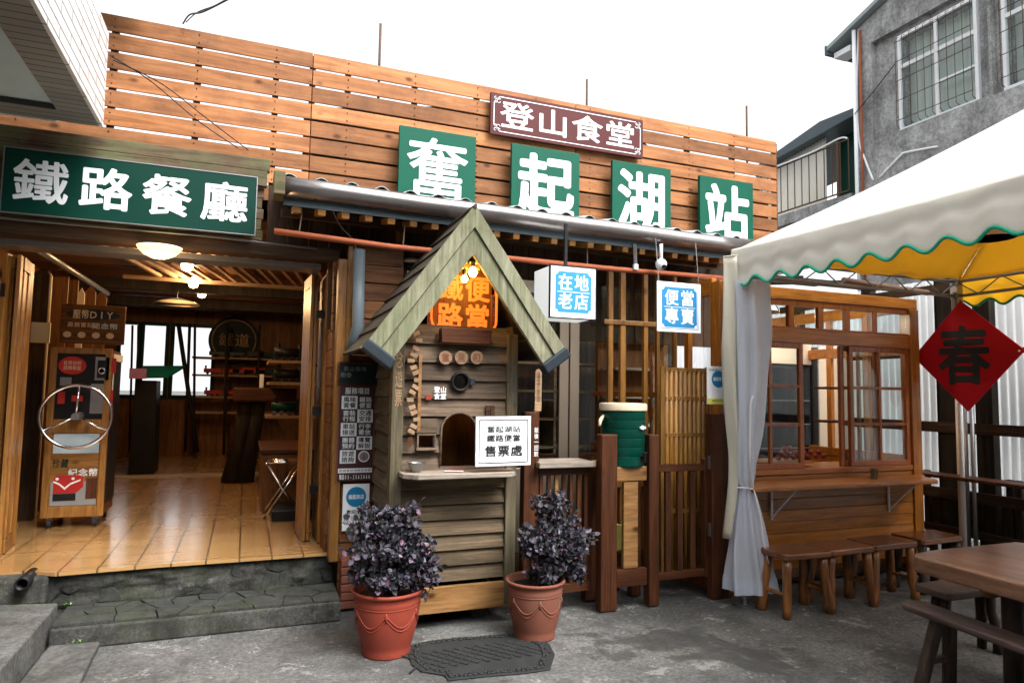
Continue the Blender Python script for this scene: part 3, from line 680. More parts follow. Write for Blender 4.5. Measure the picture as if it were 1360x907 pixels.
e.box(x0+m_, x0+m_+lw_, yy, yy+.002, z0+m_+c_, z1-m_-c_); e.box(x1-m_-lw_, x1-m_, yy, yy+.002, z0+m_+c_, z1-m_-c_)
for cx_, sx_ in ((x0+m_, 1), (x1-m_, -1)):
    for cz_, sz_ in ((z0+m_, 1), (z1-m_, -1)):
        for (px_, pz_, r_) in ((.045, .045, .016), (.018, .018, .012), (.018, .052, .009), (.052, .018, .009)):
            pts = [(cx_+sx_*(px_+r_*math.cos(q)), yy, cz_+sz_*(pz_+r_*math.sin(q))) for q in np.linspace(0, 1.6*PI, 12)]
            e.tube(pts, .0032, 5)
e.build('border', 'white', t)
lettering('登山食堂', ((x0+x1)/2, yy, (z0+z1)/2), (x1-x0)*.90, (z1-z0)*.72, 'white', t, .018, fill=.92)

# orange pipe under the canopy and a few loose cables
pp = [at(364, 307, y=4.66), at(520, 328, y=4.66), at(673, 343, y=4.66), at(820, 358, y=4.66), at(966, 370, y=4.66)]
o = MB().tube(pp, .021, 12).build('orange_pipe', 'rust', None, 0, True); tag(o, 'long rusty orange pipe hanging level under the canopy gutter', 'pipe')
hg = MB()
for px, py in ((397, 311), (535, 330), (650, 341), (780, 354), (875, 362)):
    p = at(px, py, y=4.66); hg.tube([(p.x, 4.66, p.z), (p.x+.02, 4.70, gz(p.x)-.1)], .005, 6)
hg.build('pipe_hanger', 'rustbar', o)
def cable(pts, r, mat, label, cat='cable', name='cable'):
    P = [Vector(p) for p in pts]; out = []
    for i in range(len(P)-1):
        p0, p1, p2, p3 = P[max(i-1, 0)], P[i], P[i+1], P[min(i+2, len(P)-1)]
        for k in range(6):
            t = k/6; out.append(.5*((2*p1)+(p2-p0)*t+(2*p0-5*p1+4*p2-p3)*t*t+(3*p1-p0-3*p2+p3)*t**3))
    out.append(P[-1]); o = MB().tube(out, r, 6).build(name, mat, None, 0, True); return tag(o, label, cat)
cable([at(243, 32, y=5.42), at(252, 20, y=5.2), at(270, 16, y=5.0), at(306, -2, y=4.6)], .006, 'black', 'black cable curling up from the top of the slatted screen into the sky')
cable([at(247, 30, y=5.42), at(262, 17, y=5.2), at(285, 8, y=5.0), at(310, -6, y=4.6)], .004, 'black', 'thinner black wire running beside the cable above the screen')
cable([at(146, 74, y=4.9), at(200, 108, y=5.3), at(262, 160, y=5.3), at(316, 197, y=5.34)], .004, 'black', 'slack black wire drooping across the left part of the slatted screen', name='wire')
cable([at(150, 80, y=4.9), at(215, 112, y=5.3), at(275, 158, y=5.3), at(330, 200, y=5.34)], .004, 'black', 'second slack wire crossing just right of the first on the screen', name='wire')
cable([at(440, 275, y=4.8), at(452, 300, y=4.9), at(470, 320, y=4.95), at(473, 340, y=4.9)], .005, 'steel', 'pale loose cable hanging under the left end of the canopy')

# neighbour's tiled canopy, top left
CX, CZ = -.918, 3.2; ztop = at(148, 88, x=CX).z
CYE = at(137, 169, x=CX).y
t = thing('tiled_canopy', (-1.8, 3, CZ), 'neighbouring concrete canopy clad in narrow white tiles with a blue grey soffit, top left', 'canopy')
MB().box(CX-.02, CX, -2, CYE, CZ, CZ+.62).build('tiled_fascia', 'whitetile', t)
s = MB(); s.box(CX-.21, CX-.022, -2, CYE, CZ+.0, CZ+.03); s.box(-6, CX-.212, CYE-.20, CYE, CZ+.001, CZ+.03); s.build('soffit_border', 'greytile', t)
MB().box(-6, CX-.212, -2, CYE-.202, CZ+.035, CZ+.055).build('soffit_panel', 'panelblue', t)
MB().box(-6, CX-.022, -2, CYE, CZ+.06, CZ+.60).build('slab_core', 'grimy', t)
MB().box(-6, -1.18, CYE+.002, CYE+.02, CZ-.004, CZ+.05).build('drip_strip', 'whitep', t)
MB().box(CX-.55, CX+.16, CYE+.06, CYE+.35, ztop+.66, ztop+.9).build('upper_ledge', 'greytile', t)

# added to block low sky light: unseen wall carrying tiled canopy, house behind viewer
t_ = bpy.data.objects.get('tiled_canopy')
MB().box(-6.2, -3.3, -3, 4.9, 0, CZ-.01).build('sky_block_wall', 'grimy', t_); MB().box(-6.2, -2.6, -3, 4.9, CZ+.66, 7.0).build('sky_block_upper_wall', 'grimy', t_)  # unseen walls, added to keep low sky light off the eaves
O_ = thing('sky_block_house', (1, -7, 0), 'plain grey unseen house behind the viewer, added to block low sky light', 'house')
MB().box(-9, 11, -9, -6.5, 0, 6.0).build('wall', 'grimy', O_); MB().box(-9.3, 11.3, -9.2, -6.1, 6.002, 6.2).build('roof', 'roofing', O_)
for x in (-6, -2, 2, 6):
    wo = MB().box(x, x+1.6, -6.5, -6.44, 3.4, 4.8).build('window', 'alu', O_); MB().box(x+.08, x+1.52, -6.439, -6.43, 3.48, 4.72).build('pane', 'glassd', wo)
MB().box(0.2, 2.2, -6.5, -6.42, 0, 2.4).build('door', 'dark_z', O_)
# grit scattered on the yard
r_ = np.random.default_rng(77); s = MB()
for k in range(900):
    x, y = (r_.uniform(-.9, 6), r_.uniform(1.2, 4.7)) if k % 3 else (r_.uniform(-.7, .7), 4.70-abs(r_.normal(0, .06)))
    q = r_.uniform(.002, .007); a = r_.uniform(0, 6)
    s.add([(x+q*math.cos(a+t_), y+q*math.sin(a+t_), 0) for t_ in (0, 1.6, 3.1, 4.6)]+[(x, y, q*.8)], [(0, 1, 4), (1, 2, 4), (2, 3, 4), (3, 0, 4)])
o = s.build('grit', 'slabtop'); tag(o, 'fine grit and pebbles scattered over the concrete yard', 'grit', kind='stuff')

# ================================================================ TICKET KIOSK
KX0, KX1, KY0, KY1 = .887, 1.765, 4.376, 4.93
K = thing('ticket_kiosk', (1.32, 4.6, 0), 'small weathered clapboard ticket kiosk with a steep gabled roof between the two potted shrubs', 'kiosk')
def boolcut(o, cutter):
    m = o.modifiers.new('cut', 'BOOLEAN'); m.operation = 'DIFFERENCE'; m.object = cutter; m.solver = 'EXACT'
    dg = bpy.context.evaluated_depsgraph_get(); me = bpy.data.meshes.new_from_object(o.evaluated_get(dg)); o.modifiers.clear(); old = o.data; o.data = me; me.name = old.name
    if not len(me.materials): me.materials.append(old.materials[0])
ax0, ax1 = at(586, 561, y=KY0).x, at(632, 561, y=KY0).x; axc = (ax0+ax1)/2; ar = (ax1-ax0)/2
az0, azc = at(600, 617, y=KY0).z, at(609, 548.5, y=KY0).z-ar
pc = at(610, 507, y=KY0); pr = .058
w0, w1 = at(556, 585, y=KY0), at(573, 594, y=KY0); w0 = at(555, 578, y=KY0)
arch = [(ax0, az0-.01), (ax1, az0-.01)]+[(axc+ar*math.cos(q), azc+ar*math.sin(q)) for q in np.linspace(0, PI, 20)]
cut = MB().prism(arch, (0, KY0-.1, 0), (1, 0, 0), (0, 0, 1), (0, .3, 0))
cut.prism([(pc.x+pr*math.cos(q), pc.z+pr*math.sin(q)) for q in np.linspace(0, 2*PI, 28)[:-1]], (0, KY0-.1, 0), (1, 0, 0), (0, 0, 1), (0, .3, 0))
cut.box(w0.x, w1.x+.01, KY0-.1, KY0+.2, w1.z, w0.z)
cutter = cut.build('cutter', 'black', None)
def clap(x0, x1, y, z0, z1, n, xo=0, seed=1):
    r = np.random.default_rng(seed); mb = MB(); h = (z1-z0)/n
    for k in range(n):
        za = z0+k*h; wob = r.uniform(-.006, .006)
        vs = [(x0, y+.018, za+h+.012), (x1, y+.018, za+h+.012), (x1, y-.012, za+wob*.4), (x0, y-.012, za-wob*.4), (x0, y+.03, za+h+.012), (x1, y+.03, za+h+.012), (x1, y+.012, za+wob*.4), (x0, y+.012, za-wob*.4)]
        mb.add(vs, [(0, 1, 2, 3), (7, 6, 5, 4), (0, 4, 5, 1), (3, 2, 6, 7), (0, 3, 7, 4), (1, 5, 6, 2)])
    return mb
fu = clap(KX0+.075, KX1-.075, KY0, 1.02, 1.98, 8, seed=4).build('front_boards', 'grey_x', K)
boolcut(fu, cutter); bpy.data.objects.remove(cutter)
clap(KX0+.075, KX1-.075, KY0, .30, 1.0, 7, seed=5).build('lower_boards', 'low_x', K)
MB().box(KX0+.02, KX1+.0, KY0-.022, KY0+.012, .105, .27).build('skirting_plank', 'plank', K, .004)
MB().box(KX0+.03, KX1-.03, KY0+.02, KY1, .12, .15).build('floor', 'dark_x', K)
MB().box(KX0, KX0+.078, KY0-.025, KY0+.06, .12, 1.95).build('corner_post', 'grey_z', K, .005)
MB().box(KX1-.078, KX1, KY0-.025, KY0+.06, .12, 1.95).build('corner_post', 'grey_z', K, .005)
for x in (KX0+.01, KX1-.06): MB().box(x, x+.05, KY1-.05, KY1, .0, 2.0).build('corner_post', 'grey_z', K, .005)
for x in (KX0+.15, KX1-.25): MB().box(x, x+.1, KY0+.12, KY0+.3, .0, .115).build('foot_block', 'slab', K, .006)
n = 15; h = (2.0-.15)/n
for sgn, x in ((-1, KX0+.015), (1, KX1-.015)):
    sdw = MB()
    for k in range(n):
        za = .15+k*h
        vs = [(x, KY0+.05, za+h+.01), (x, KY1, za+h+.01), (x+sgn*.022, KY1, za), (x+sgn*.022, KY0+.05, za), (x-sgn*.015, KY0+.05, za+h+.01), (x-sgn*.015, KY1, za+h+.01), (x+sgn*.008, KY1, za), (x+sgn*.008, KY0+.05, za)]
        sdw.add(vs, [(0, 1, 2, 3), (7, 6, 5, 4), (0, 4, 5, 1), (3, 2, 6, 7), (0, 3, 7, 4), (1, 5, 6, 2)])
    sdw.build('side_boards', 'grey_y', K)
MB().box(KX0+.05, KX1-.05, KY1-.03, KY1-.005, .15, 1.95).build('back_panel', 'inner_z', K)
MB().box(KX0+.05, KX1-.05, KY0+.035, KY1-.04, .96, .99).build('inner_counter', 'inner_x', K)
# arch frame, porthole, small window
ring = MB(); q = [PI*i/20 for i in range(21)]
pts = [(ax0-.004, az0)]+[(axc-ar*1.02*math.cos(a), azc+ar*1.02*math.sin(a)) for a in q]+[(ax1+.004, az0)]
ring.tube([(p[0], KY0-.012, p[1]) for p in pts], .008, 8); ring.build('arch_frame', 'grey_x', K, 0, True)
ph = MB()
rr = [(pr+.010*math.cos(a), .02*math.sin(a)) for a in np.linspace(0, 2*PI, 9)[:-1]]
for i in range(32):
    a = 2*PI*i/32
    for (r_, d_) in rr: ph.v.append((pc.x+r_*math.cos(a), KY0-.02+d_, pc.z+r_*math.sin(a)))
for i in range(32):
    for k in range(8): A = i*8+k; B = i*8+(k+1) % 8; C_ = ((i+1) % 32)*8; ph.f.append((A, B, C_+(k+1) % 8, C_+k))
pho = ph.build('porthole', 'black', K, 0, True)
MB().lathe([(pr*.99, 0), (pr*.99, .004)], (0, 0, 0), 28).build('pane', 'glassd', pho)
g_ = pho.children[0]; g_.matrix_parent_inverse = Matrix.Identity(4); g_.rotation_euler = (R(90), 0, 0); g_.location = (pc.x, KY0+.0, pc.z)
MB().box(pc.x+pr+.012, pc.x+pr+.045, KY0-.03, KY0-.016, pc.z-.02, pc.z+.025).build('hinge', 'lead', pho, .002)
wf = MB(); f_ = .012
wf.box(w0.x-f_, w1.x+.01+f_, KY0-.03, KY0-.01, w0.z, w0.z+f_); wf.box(w0.x-f_*1.5, w1.x+.01+f_*1.5, KY0-.045, KY0-.01, w1.z-f_*1.3, w1.z)
wf.box(w0.x-f_, w0.x, KY0-.03, KY0-.01, w1.z, w0.z); wf.box(w1.x+.01, w1.x+.01+f_, KY0-.03, KY0-.01, w1.z, w0.z); wf.build('small_window', 'grey_x', K, .002)
MB().box(w0.x-.02, w1.x+.03, KY0-.028, KY0-.012, w0.z+.016, w0.z+.11).build('window_board', 'grey_x', K, .003)
hw = MB(); c = at(651, 545, y=KY0-.02)      # small lattice vent
for i in (0, 1):
    for j in (0, 1): hw.box(c.x-.033+i*.034, c.x-.003+i*.034, KY0-.028, KY0-.014, c.z-.035+j*.036, c.z-.003+j*.036)
hw.build('vent', 'dark_x', K)
# counter shelf with clipped corners
sy = 4.13; sx0, sx1 = at(536, 627, y=sy+.06).x, at(690, 622, y=sy+.06).x
MB().prism([(sx0, KY0-.02), (sx0, sy+.09), (sx0+.08, sy), (sx1-.08, sy), (sx1, sy+.09), (sx1, KY0-.02)], (0, 0, .995), (1, 0, 0), (0, 1, 0), (0, 0, .032)).build('counter_shelf', 'shelf', K, .005)
# gabled roof
ry0, ry1 = 4.05, 4.95; rc = 1.325; apz = 2.725; ez = 1.80; hw_ = .668
for sg in (-1, 1):
    u = Vector((sg*hw_, 0, ez-apz)); n_ = Vector((-(ez-apz)*sg, 0, hw_)).normalized()*1; n_ = Vector((sg*(apz-ez), 0, hw_)).normalized()
    rp = MB()
    for k in range(7):
        a0, a1 = k/7, (k+1)/7+.01
        p = Vector((rc, ry0+.02, apz)); lift = n_*.012
        q0, q1 = p+u*a0, p+u*a1
        vs = []
        for yy in (0, ry1-ry0-.02):
            for pt in (q0, q1+lift*1.2, q1+lift*1.2-n_*.016, q0-n_*.016): vs.append(pt+Vector((0, yy, 0)))
        rp.add(vs, [(0, 1, 5, 4), (1, 2, 6, 5), (2, 3, 7, 6), (3, 0, 4, 7), (3, 2, 1, 0), (4, 5, 6, 7)])
    rp.build('roof_panel', 'shingle', K, .002)
    un = u.normalized(); Lr = u.length
    P0 = Vector((rc, ry0, apz))
    # outer (upper) barge board and inner (lower, wider) one set back a little
    def boardpoly(o0, o1, y0, y1, ext=0):
        """strip between perpendicular offsets o0..o1 below the roof line, mitred at the ridge"""
        nn = -n_; cs = abs(nn.z)
        A0 = Vector((rc, y0, apz-o0/cs)); A1 = Vector((rc, y0, apz-o1/cs))
        B0 = P0+u*(1+ext)+nn*o0; B1 = P0+u*(1+ext)+nn*o1; B0.y = B1.y = y0
        d = Vector((0, y1-y0, 0))
        return MB().add([A0, B0, B1, A1, A0+d, B0+d, B1+d, A1+d], [(0, 1, 2, 3), (7, 6, 5, 4), (0, 4, 5, 1), (1, 5, 6, 2), (2, 6, 7, 3), (3, 7, 4, 0)])
    boardpoly(-.012, .075, ry0-.012, ry0+.03).build('barge_board', 'barge', K, .003)
    boardpoly(.078, .175, ry0+.004, ry0+.04).build('inner_barge_board', 'barge', K, .003)
    E0 = P0+u*1.0
    cp = MB(); nn = -n_
    a = E0-n_*(-.02)-un*.055; 
    for_ = [a, a+un*.075, a+un*.075+nn*.215, a+nn*.215]
    d0, d1 = Vector((0, -.03, 0)), Vector((0, .07, 0))
    cp.add([p+d0 for p in for_]+[p+d1 for p in for_], [(0, 1, 2, 3), (7, 6, 5, 4), (0, 4, 5, 1), (1, 5, 6, 2), (2, 6, 7, 3), (3, 7, 4, 0)])
    cp.build('eave_cap', 'lead', K, .012)
MB().cyl((rc, ry0-.02, apz+.008), (rc, ry1, apz+.008), .014, n=8).build('ridge_cap', 'shingle', K)
# lettering on the corner posts
p = at(530, 478, y=KY0-.027); lettering('念遊票', (KX0+.042, KY0-.028, (at(530, 466, y=KY0).z+at(530, 541, y=KY0).z)/2), .052, at(530, 466, y=KY0).z-at(530, 541, y=KY0).z, 'pale', K, .012, vertical=True, name='post_lettering')
lettering('山食堂小', (KX1-.04, KY0-.028, 1.62), .055, .34, 'pvc', K, .0, vertical=True, name='post_lettering')
# side string of the roof: ceiling lamp
cable([(rc, 4.3, 2.60), (rc, 4.3, 2.52)], .006, 'black', 'short flex holding the bulb under the kiosk gable', 'cable')
for i, (px, py, ln) in enumerate(((628, 362, 'round lit yellow bulb under the kiosk gable, upper of the two'), (617, 371, 'smaller lit bulb just below left of the other under the kiosk gable'))):
    c = at(px, py, y=4.28-i*.04); t = thing('light_bulb', tuple(c), ln, 'light bulb', 'bulbs under the kiosk gable')
    r_ = .032-.008*i
    MB().lathe([(.001, -r_), (r_*.6, -r_*.8), (r_, 0), (r_*.8, r_*.6), (r_*.4, r_*1.2)], tuple(c), 16).build('bulb', 'lampk', t, 0, True)
    MB().cyl(c+Vector((0, 0, r_*1.15)), c+Vector((0, 0, r_*1.15+.04)), .014, n=10).build('socket', 'black', t)
    if i: MB().cyl(c+Vector((0, 0, r_*1.2+.04)), Vector((rc, 4.3, c.z+.12)), .004, n=6).build('flex', 'black', t)
pl_ = bpy.data.lights.new('bulb_light', 'POINT'); pl_.energy = 3.2; pl_.color = (1, .5, .12); pl_.shadow_soft_size = .03
o = bpy.data.objects.new('bulb_light', pl_); COL.objects.link(o); o.location = at(624, 368, y=4.2)

# ---- orange lit sign in the gable
oy = 4.50; a, b = at(565, 352, y=oy), at(661, 442, y=oy)
t = thing('orange_lunchbox_sign', ((a.x+b.x)/2, oy, b.z), 'orange lit sign with bold characters in the gable of the kiosk', 'sign')
MB().box(a.x+.06, b.x-.05, oy, oy+.03, b.z, a.z+.05).build('panel', 'inner_z', t, .004)
fr = MB(); x0, x1, z0, z1 = a.x+.045, b.x-.02, b.z-.01, a.z+.02
def rrect(x0, x1, z0, z1, r, y):
    pts = []
    for cx_, cz_, a0 in ((x1-r, z1-r, 0), (x0+r, z1-r, 90), (x0+r, z0+r, 180), (x1-r, z0+r, 270)):
        for k in range(7): q_ = R(a0+k*15); pts.append((cx_+r*math.cos(q_), y, cz_+r*math.sin(q_)))
    return pts+[pts[0]]
fr.tube(rrect(x0, x1, z0, z1, .09, oy-.012), .012, 8, caps=False); fr.build('rounded_frame', 'orangelit', t, 0, True)
lettering(['鐵便', '路當'], ((x0+x1)/2, oy-.006, (z0+z1)/2-.03), (x1-x0)*.84, (z1-z0)*.86, 'orangelit', t, .03, fill=.92)
lettering('風味', ((x0+x1)/2+.03, oy-.006, z1+.0), .17, .075, 'yellowlit', t, .02, name='top_lettering')
for i, (px, tx) in enumerate(((571, '美味便當'), (655.5, '懷舊月台便當'))):
    c0, c1 = at(px, 392 if i else 415, y=oy-.02), at(px, 445, y=oy-.02)
    MB().box(c0.x-.017, c0.x+.020, oy-.02, oy-.012, c1.z, c0.z).build('side_strip', 'terra2', t)
    lettering(tx, (c0.x+.0015, oy-.0215, (c0.z+c1.z)/2), .028, (c0.z-c1.z)*.95, 'maroon', t, .01, vertical=True, name='strip_lettering')
by = 4.36; a, b = at(583, 436, y=by), at(648, 458, y=by)
t = thing('wooden_trough', ((a.x+b.x)/2, by, b.z), 'small brown wooden trough fixed on the kiosk front below the orange sign', 'box')
MB().prism([(0, 0), (.0, b.z-a.z+.005)] if False else [(a.x-.005, a.z), (b.x+.005, a.z-.002), (b.x-.01, b.z), (a.x+.004, b.z)], (0, by-.075, 0), (1, 0, 0), (0, 0, 1), (0, .02, 0)).build('front_board', 'rail_x', t, .003)
MB().box(a.x, b.x, by-.053, by+.0, b.z, b.z+.012).build('bottom_board', 'rail_x', t)
for x in (a.x, b.x-.012): MB().box(x, x+.012, by-.053, by, b.z+.014, a.z-.004).build('end_board', 'rail_x', t)
# ---- three wooden discs with characters
for i, (px, ch) in enumerate(((591, '奮'), (612, '菓'), (632.5, '町'))):
    c = at(px, 475, y=KY0-.03); lb = ['leftmost round wooden disc above the porthole', 'middle round wooden disc above the porthole', 'rightmost round wooden disc above the porthole'][i]
    t = thing('wooden_disc', tuple(c), lb, 'disc', 'round wooden discs above the porthole')
    MB().prism([(c.x+.046*math.cos(q), c.z+.046*math.sin(q)) for q in np.linspace(0, 2*PI, 29)[:-1]], (0, KY0-.045, 0), (1, 0, 0), (0, 0, 1), (0, .028, 0)).build('disc', 'pale', t, .003)
    lettering(ch, (c.x, KY0-.047, c.z), .062, .062, 'terra2', t, .01)
# canteen sticker
c = at(583, 522, y=KY0-.02)
t = thing('canteen_sticker', tuple(c), 'small white four-character sticker with an orange square under the porthole', 'sticker')
lettering(['登山', '食堂'], (c.x+.008, KY0-.022, c.z), .088, .088, 'white', t, .03)
MB().box(c.x-.088, c.x-.05, KY0-.021, KY0-.019, c.z-.045, c.z-.012).build('orange_square', 'terra', t)
# zigzag string of wooden blocks
P_ = [(552.5, 443), (556, 452), (552, 463), (549, 472), (545.5, 479), (549, 488), (552, 495), (554, 505), (551.5, 514), (547.5, 521), (544.5, 531), (547, 541), (549.5, 548), (553, 557), (549, 566), (546, 573)]
t = thing('wooden_block_string', tuple(at(549, 510, y=KY0-.05)), 'zigzag string of small pale wooden blocks hanging beside the left kiosk post', 'ornament')
for k, (px, py) in enumerate(P_):
    c = at(px, py, y=KY0-.055); a_ = [-.35, -.05, .45, .5, 0, -.3, -.45, 0, .5, .5, 0, -.35, -.4, -.05, .45, .5][k]
    u_ = Vector((math.cos(a_), 0, math.sin(-a_))); MB().beam(c-u_*.023, c+u_*.023, .026, .020, up=(0, 1, 0)).build('block', 'pale', t, .002)
MB().tube([at(px, py, y=KY0-.055) for px, py in P_], .003, 5).build('string', 'stem', t)
c = at(545, 586, y=KY0-.05); MB().prism([(-.012, .03), (.012, .03), (.018, -.01), (0, -.04), (-.018, -.01)], c, (1, 0, 0), (0, 0, 1), (0, .006, 0)).build('tag', 'rail_x', t)
o = MB().box(at(555, 560, y=KY0).x-.012, at(555, 560, y=KY0).x+.010, KY0-.03, KY0-.014, 1.28, 1.78).build('wooden_batten', 'plank', None, .002); tag(o, 'thin pale batten behind the string of wooden blocks', 'board')
# steel bowl on shelf
c = at(553, 620, z=1.027); c = Vector((at(553, 617, y=4.27).x, 4.27, 1.027))
o = MB().lathe([(.024, 0), (.026, .004), (.046, .035), (.055, .062), (.060, .064), (.056, .060), (.044, .033), (.022, .006)], c, 28).build('steel_bowl', 'steel', None, 0, True); tag(o, 'small steel bowl on the left end of the kiosk counter', 'bowl')
# leaflets
for i, (x, y_, a_, m, lb) in enumerate(((axc-.03, 4.26, .5, 'pale', 'beige leaflet lying on the kiosk counter'), (axc-.02, 4.33, .2, 'redp', 'red leaflet in the arched opening of the kiosk'), (axc-.07, 4.23, -.3, 'whitep', 'white ticket slip on the edge of the kiosk counter'))):
    u_ = Vector((math.cos(a_), math.sin(a_), 0)); v_ = Vector((-math.sin(a_), math.cos(a_), 0)); c = Vector((x, y_, 1.0285+.002*i))
    o = MB().prism([(-.06, -.025), (.06, -.025), (.062, .027), (-.06, .025)], c, u_, v_, (0, 0, .0015)).build('leaflet', m, None); tag(o, lb, 'leaflet', 'leaflets on the kiosk counter')
# white ticket office sign leaning at the right
wy = 4.14; a, b = at(631, 554, y=wy), at(705, 620, y=wy)
t = thing('ticket_office_sign', ((a.x+b.x)/2, wy, b.z), 'white square sign with black lettering and thin black frame on the kiosk counter', 'sign')
u_ = (at(704, 553.5, y=wy)-a).normalized(); v_ = Vector((-u_.z, 0, u_.x)); cc = (a+at(706, 616.5, y=wy))/2; W_ = (at(704, 553.5, y=wy)-a).length; H_ = (a-at(634, 620.5, y=wy)).length
hp = lambda w, h: [(-w/2, -h/2), (w/2, -h/2), (w/2, h/2), (-w/2, h/2)]
MB().prism(hp(W_, H_), cc, u_, v_, (0, .012, 0)).build('panel', 'whitep', t, .002)
fr = MB(); fw, fh = W_*.88, H_*.86
for (p0, p1) in (((-fw/2, fh/2), (fw/2, fh/2)), ((-fw/2, -fh/2), (fw/2, -fh/2))): fr.beam(cc+u_*p0[0]+v_*p0[1]+Vector((0, -.002, 0)), cc+u_*p1[0]+v_*p1[1]+Vector((0, -.002, 0)), .002, .004, up=v_)
for s_ in (-1, 1): fr.beam(cc+u_*(s_*fw/2)-v_*fh/2+Vector((0, -.002, 0)), cc+u_*(s_*fw/2)+v_*fh/2+Vector((0, -.002, 0)), .002, .004, up=u_)
fr.build('frame_line', 'ink', t)
yo = Vector((0, -.003, 0))
lettering('奮起湖站', cc+v_*H_*.24+yo, W_*.62, H_*.14, 'ink', t, .012, u_, v_)
lettering('鐵路便當', cc+v_*H_*.06+yo, W_*.62, H_*.15, 'ink', t, .018, u_, v_)
lettering('售票處', cc-v_*H_*.20+yo, W_*.70, H_*.24, 'ink', t, .022, u_, v_)

# ================================================================ SHRUBS IN POTS
def pot(c, rt, rb, h, mat, swag, label, seed, lean=0):
    t = thing('potted_shrub', tuple(c), label, 'potted plant', 'potted purple shrubs beside the kiosk')
    pr_ = [(rb, 0), (rb*1.04, .01), (rb*1.0, .03)]+[(rb+(rt*.93-rb)*math.sin(k/8*PI/2), .03+(h*.80-.03)*k/8) for k in range(1, 9)]+[(rt*.95, h*.84), (rt*.93, h*.86), (rt*.96, h*.93), (rt*1.0, h*.94), (rt*1.04, h*.965), (rt*1.03, h), (rt*.97, h*1.0), (rt*.91, h*.97), (rt*.89, h*.86)]
    p = MB().lathe(pr_, (c.x, c.y, 0), 56).build('pot', mat, t, 0, True)
    sw = MB()
    def rad(z):
        for (r0, z0), (r1, z1) in zip(pr_[:-1], pr_[1:]):
            if z0 <= z <= z1 and z1 > z0: return r0+(r1-r0)*(z-z0)/(z1-z0)
        return rb
    for k in range(6):
        a0 = k*PI/3+.3
        for dd, wdt in ((0, .0042), (.022, .003)):
            pts = []
            for i in range(13):
                q = i/12; z = h*.70-dd-(h*.20)*math.sin(q*PI); aa = a0+q*PI/3; r_ = rad(z)+.001
                pts.append((c.x+r_*math.cos(aa), c.y+r_*math.sin(aa), z))
            sw.tube(pts, wdt, 6)
        pts = [(c.x+(rad(z)+.002)*math.cos(a0), c.y+(rad(z)+.002)*math.sin(a0), z) for z in np.linspace(h*.74, h*.60, 5)]; sw.tube(pts, [.004, .009, .010, .007, .003], 6)
    sw.tube([(c.x+(rad(h*.77)+.001)*math.cos(q), c.y+(rad(h*.77)+.001)*math.sin(q), h*.77) for q in np.linspace(0, 2*PI, 40)], .003, 5, False)
    sw.build('swag_relief', mat, p, 0, True)
    MB().lathe([(.001, h*.88), (rt*.9, h*.87), (rt*.9, h*.83)], (c.x, c.y, 0), 24).build('soil', 'soil', t)
    return t
def shrub(t, c, h, clumps, n, seed, droop=()):
    r = np.random.default_rng(seed); st = MB(); lf = MB()
    base = Vector((c.x, c.y, h*.85))
    V = []; F = []; tips = []
    def twig(p0, p1, r0, r1, k=5):
        p0, p1 = Vector(p0), Vector(p1); pts = []
        mid = (p0+p1)/2+Vector(r.normal(0, .02, 3))
        for i in range(k+1):
            s = i/k; pts.append((1-s)**2*p0+2*s*(1-s)*mid+s*s*p1)
        st.tube(pts, list(np.linspace(r0, r1, k+1)), 5); return pts
    tot = sum(q[3]*q[4]*q[5] for q in clumps)
    for (dx, dy, dz, ax_, ay_, az_) in clumps:
        cc = Vector((c.x+dx, c.y+dy, dz)); trunk = twig(base+Vector(r.normal(0, .015, 3)), cc, .009, .005)
        m = max(7, int(n*(ax_*ay_*az_)/tot/14))
        for i in range(m):
            d = r.normal(0, 1, 3); d /= np.linalg.norm(d); rad_ = r.uniform(.45, 1.05)+(.55*r.random() if r.random() < .3 else 0)
            tip = cc+Vector((d[0]*ax_*rad_, d[1]*ay_*rad_, d[2]*az_*rad_))
            if tip.z < h*.6: tip.z = h*.6+r.uniform(0, .05)
            src = trunk[r.integers(2, 6)]; tw = twig(src, tip, .0028, .0012, 4)
            dirn = (tip-src).normalized()
            for k in range(r.integers(8, 15)):
                s = r.uniform(.45, 1.0)**.6; j = min(int(s*4), 3); p = tw[j].lerp(tw[j+1], s*4-j)+Vector(r.normal(0, .005, 3))
                ld = (dirn*.5+Vector(r.normal(0, 1, 3))+Vector((0, 0, .15))).normalized()
                L_ = r.uniform(.011, .028); W = L_*r.uniform(.5, .68)
                nrm = Vector(r.normal(0, 1, 3))+Vector((0, -.5, .8)); sd2 = ld.cross(nrm)
                if sd2.length < .1: continue
                sd2.normalize(); up = sd2.cross(ld); cup = up*(W*.25)
                p = p+ld*.004
                lf.add([p, p+ld*L_*.35+sd2*W*.9+cup, p+ld*L_*.8+sd2*W*1.0+cup, p+ld*L_*1.35+sd2*W*.45+cup*.5, p+ld*L_*1.6, p+ld*L_*1.35-sd2*W*.45+cup*.5, p+ld*L_*.8-sd2*W*1.0+cup, p+ld*L_*.35-sd2*W*.9+cup, p+ld*L_*.8],
                       [(0, 1, 2, 8), (8, 2, 3, 4), (8, 4, 5, 6), (0, 8, 6, 7)])
    st.build('stems', 'stem', t); o = lf.build('foliage', 'leaf', t); o.data.shade_smooth()
c = Vector((.845, 4.10, 0)); hL = .375
t = pot(c, .208, .140, hL, 'terra', 0, 'orange red swag pot with a dark purple leafy shrub left of the kiosk counter', 1)
def cl(px, py, hx, hy, y, c, dep=.11):
    p = at(px, py, y=y); return (p.x-c.x, p.y-c.y, p.z, hx/218, dep, hy/218)
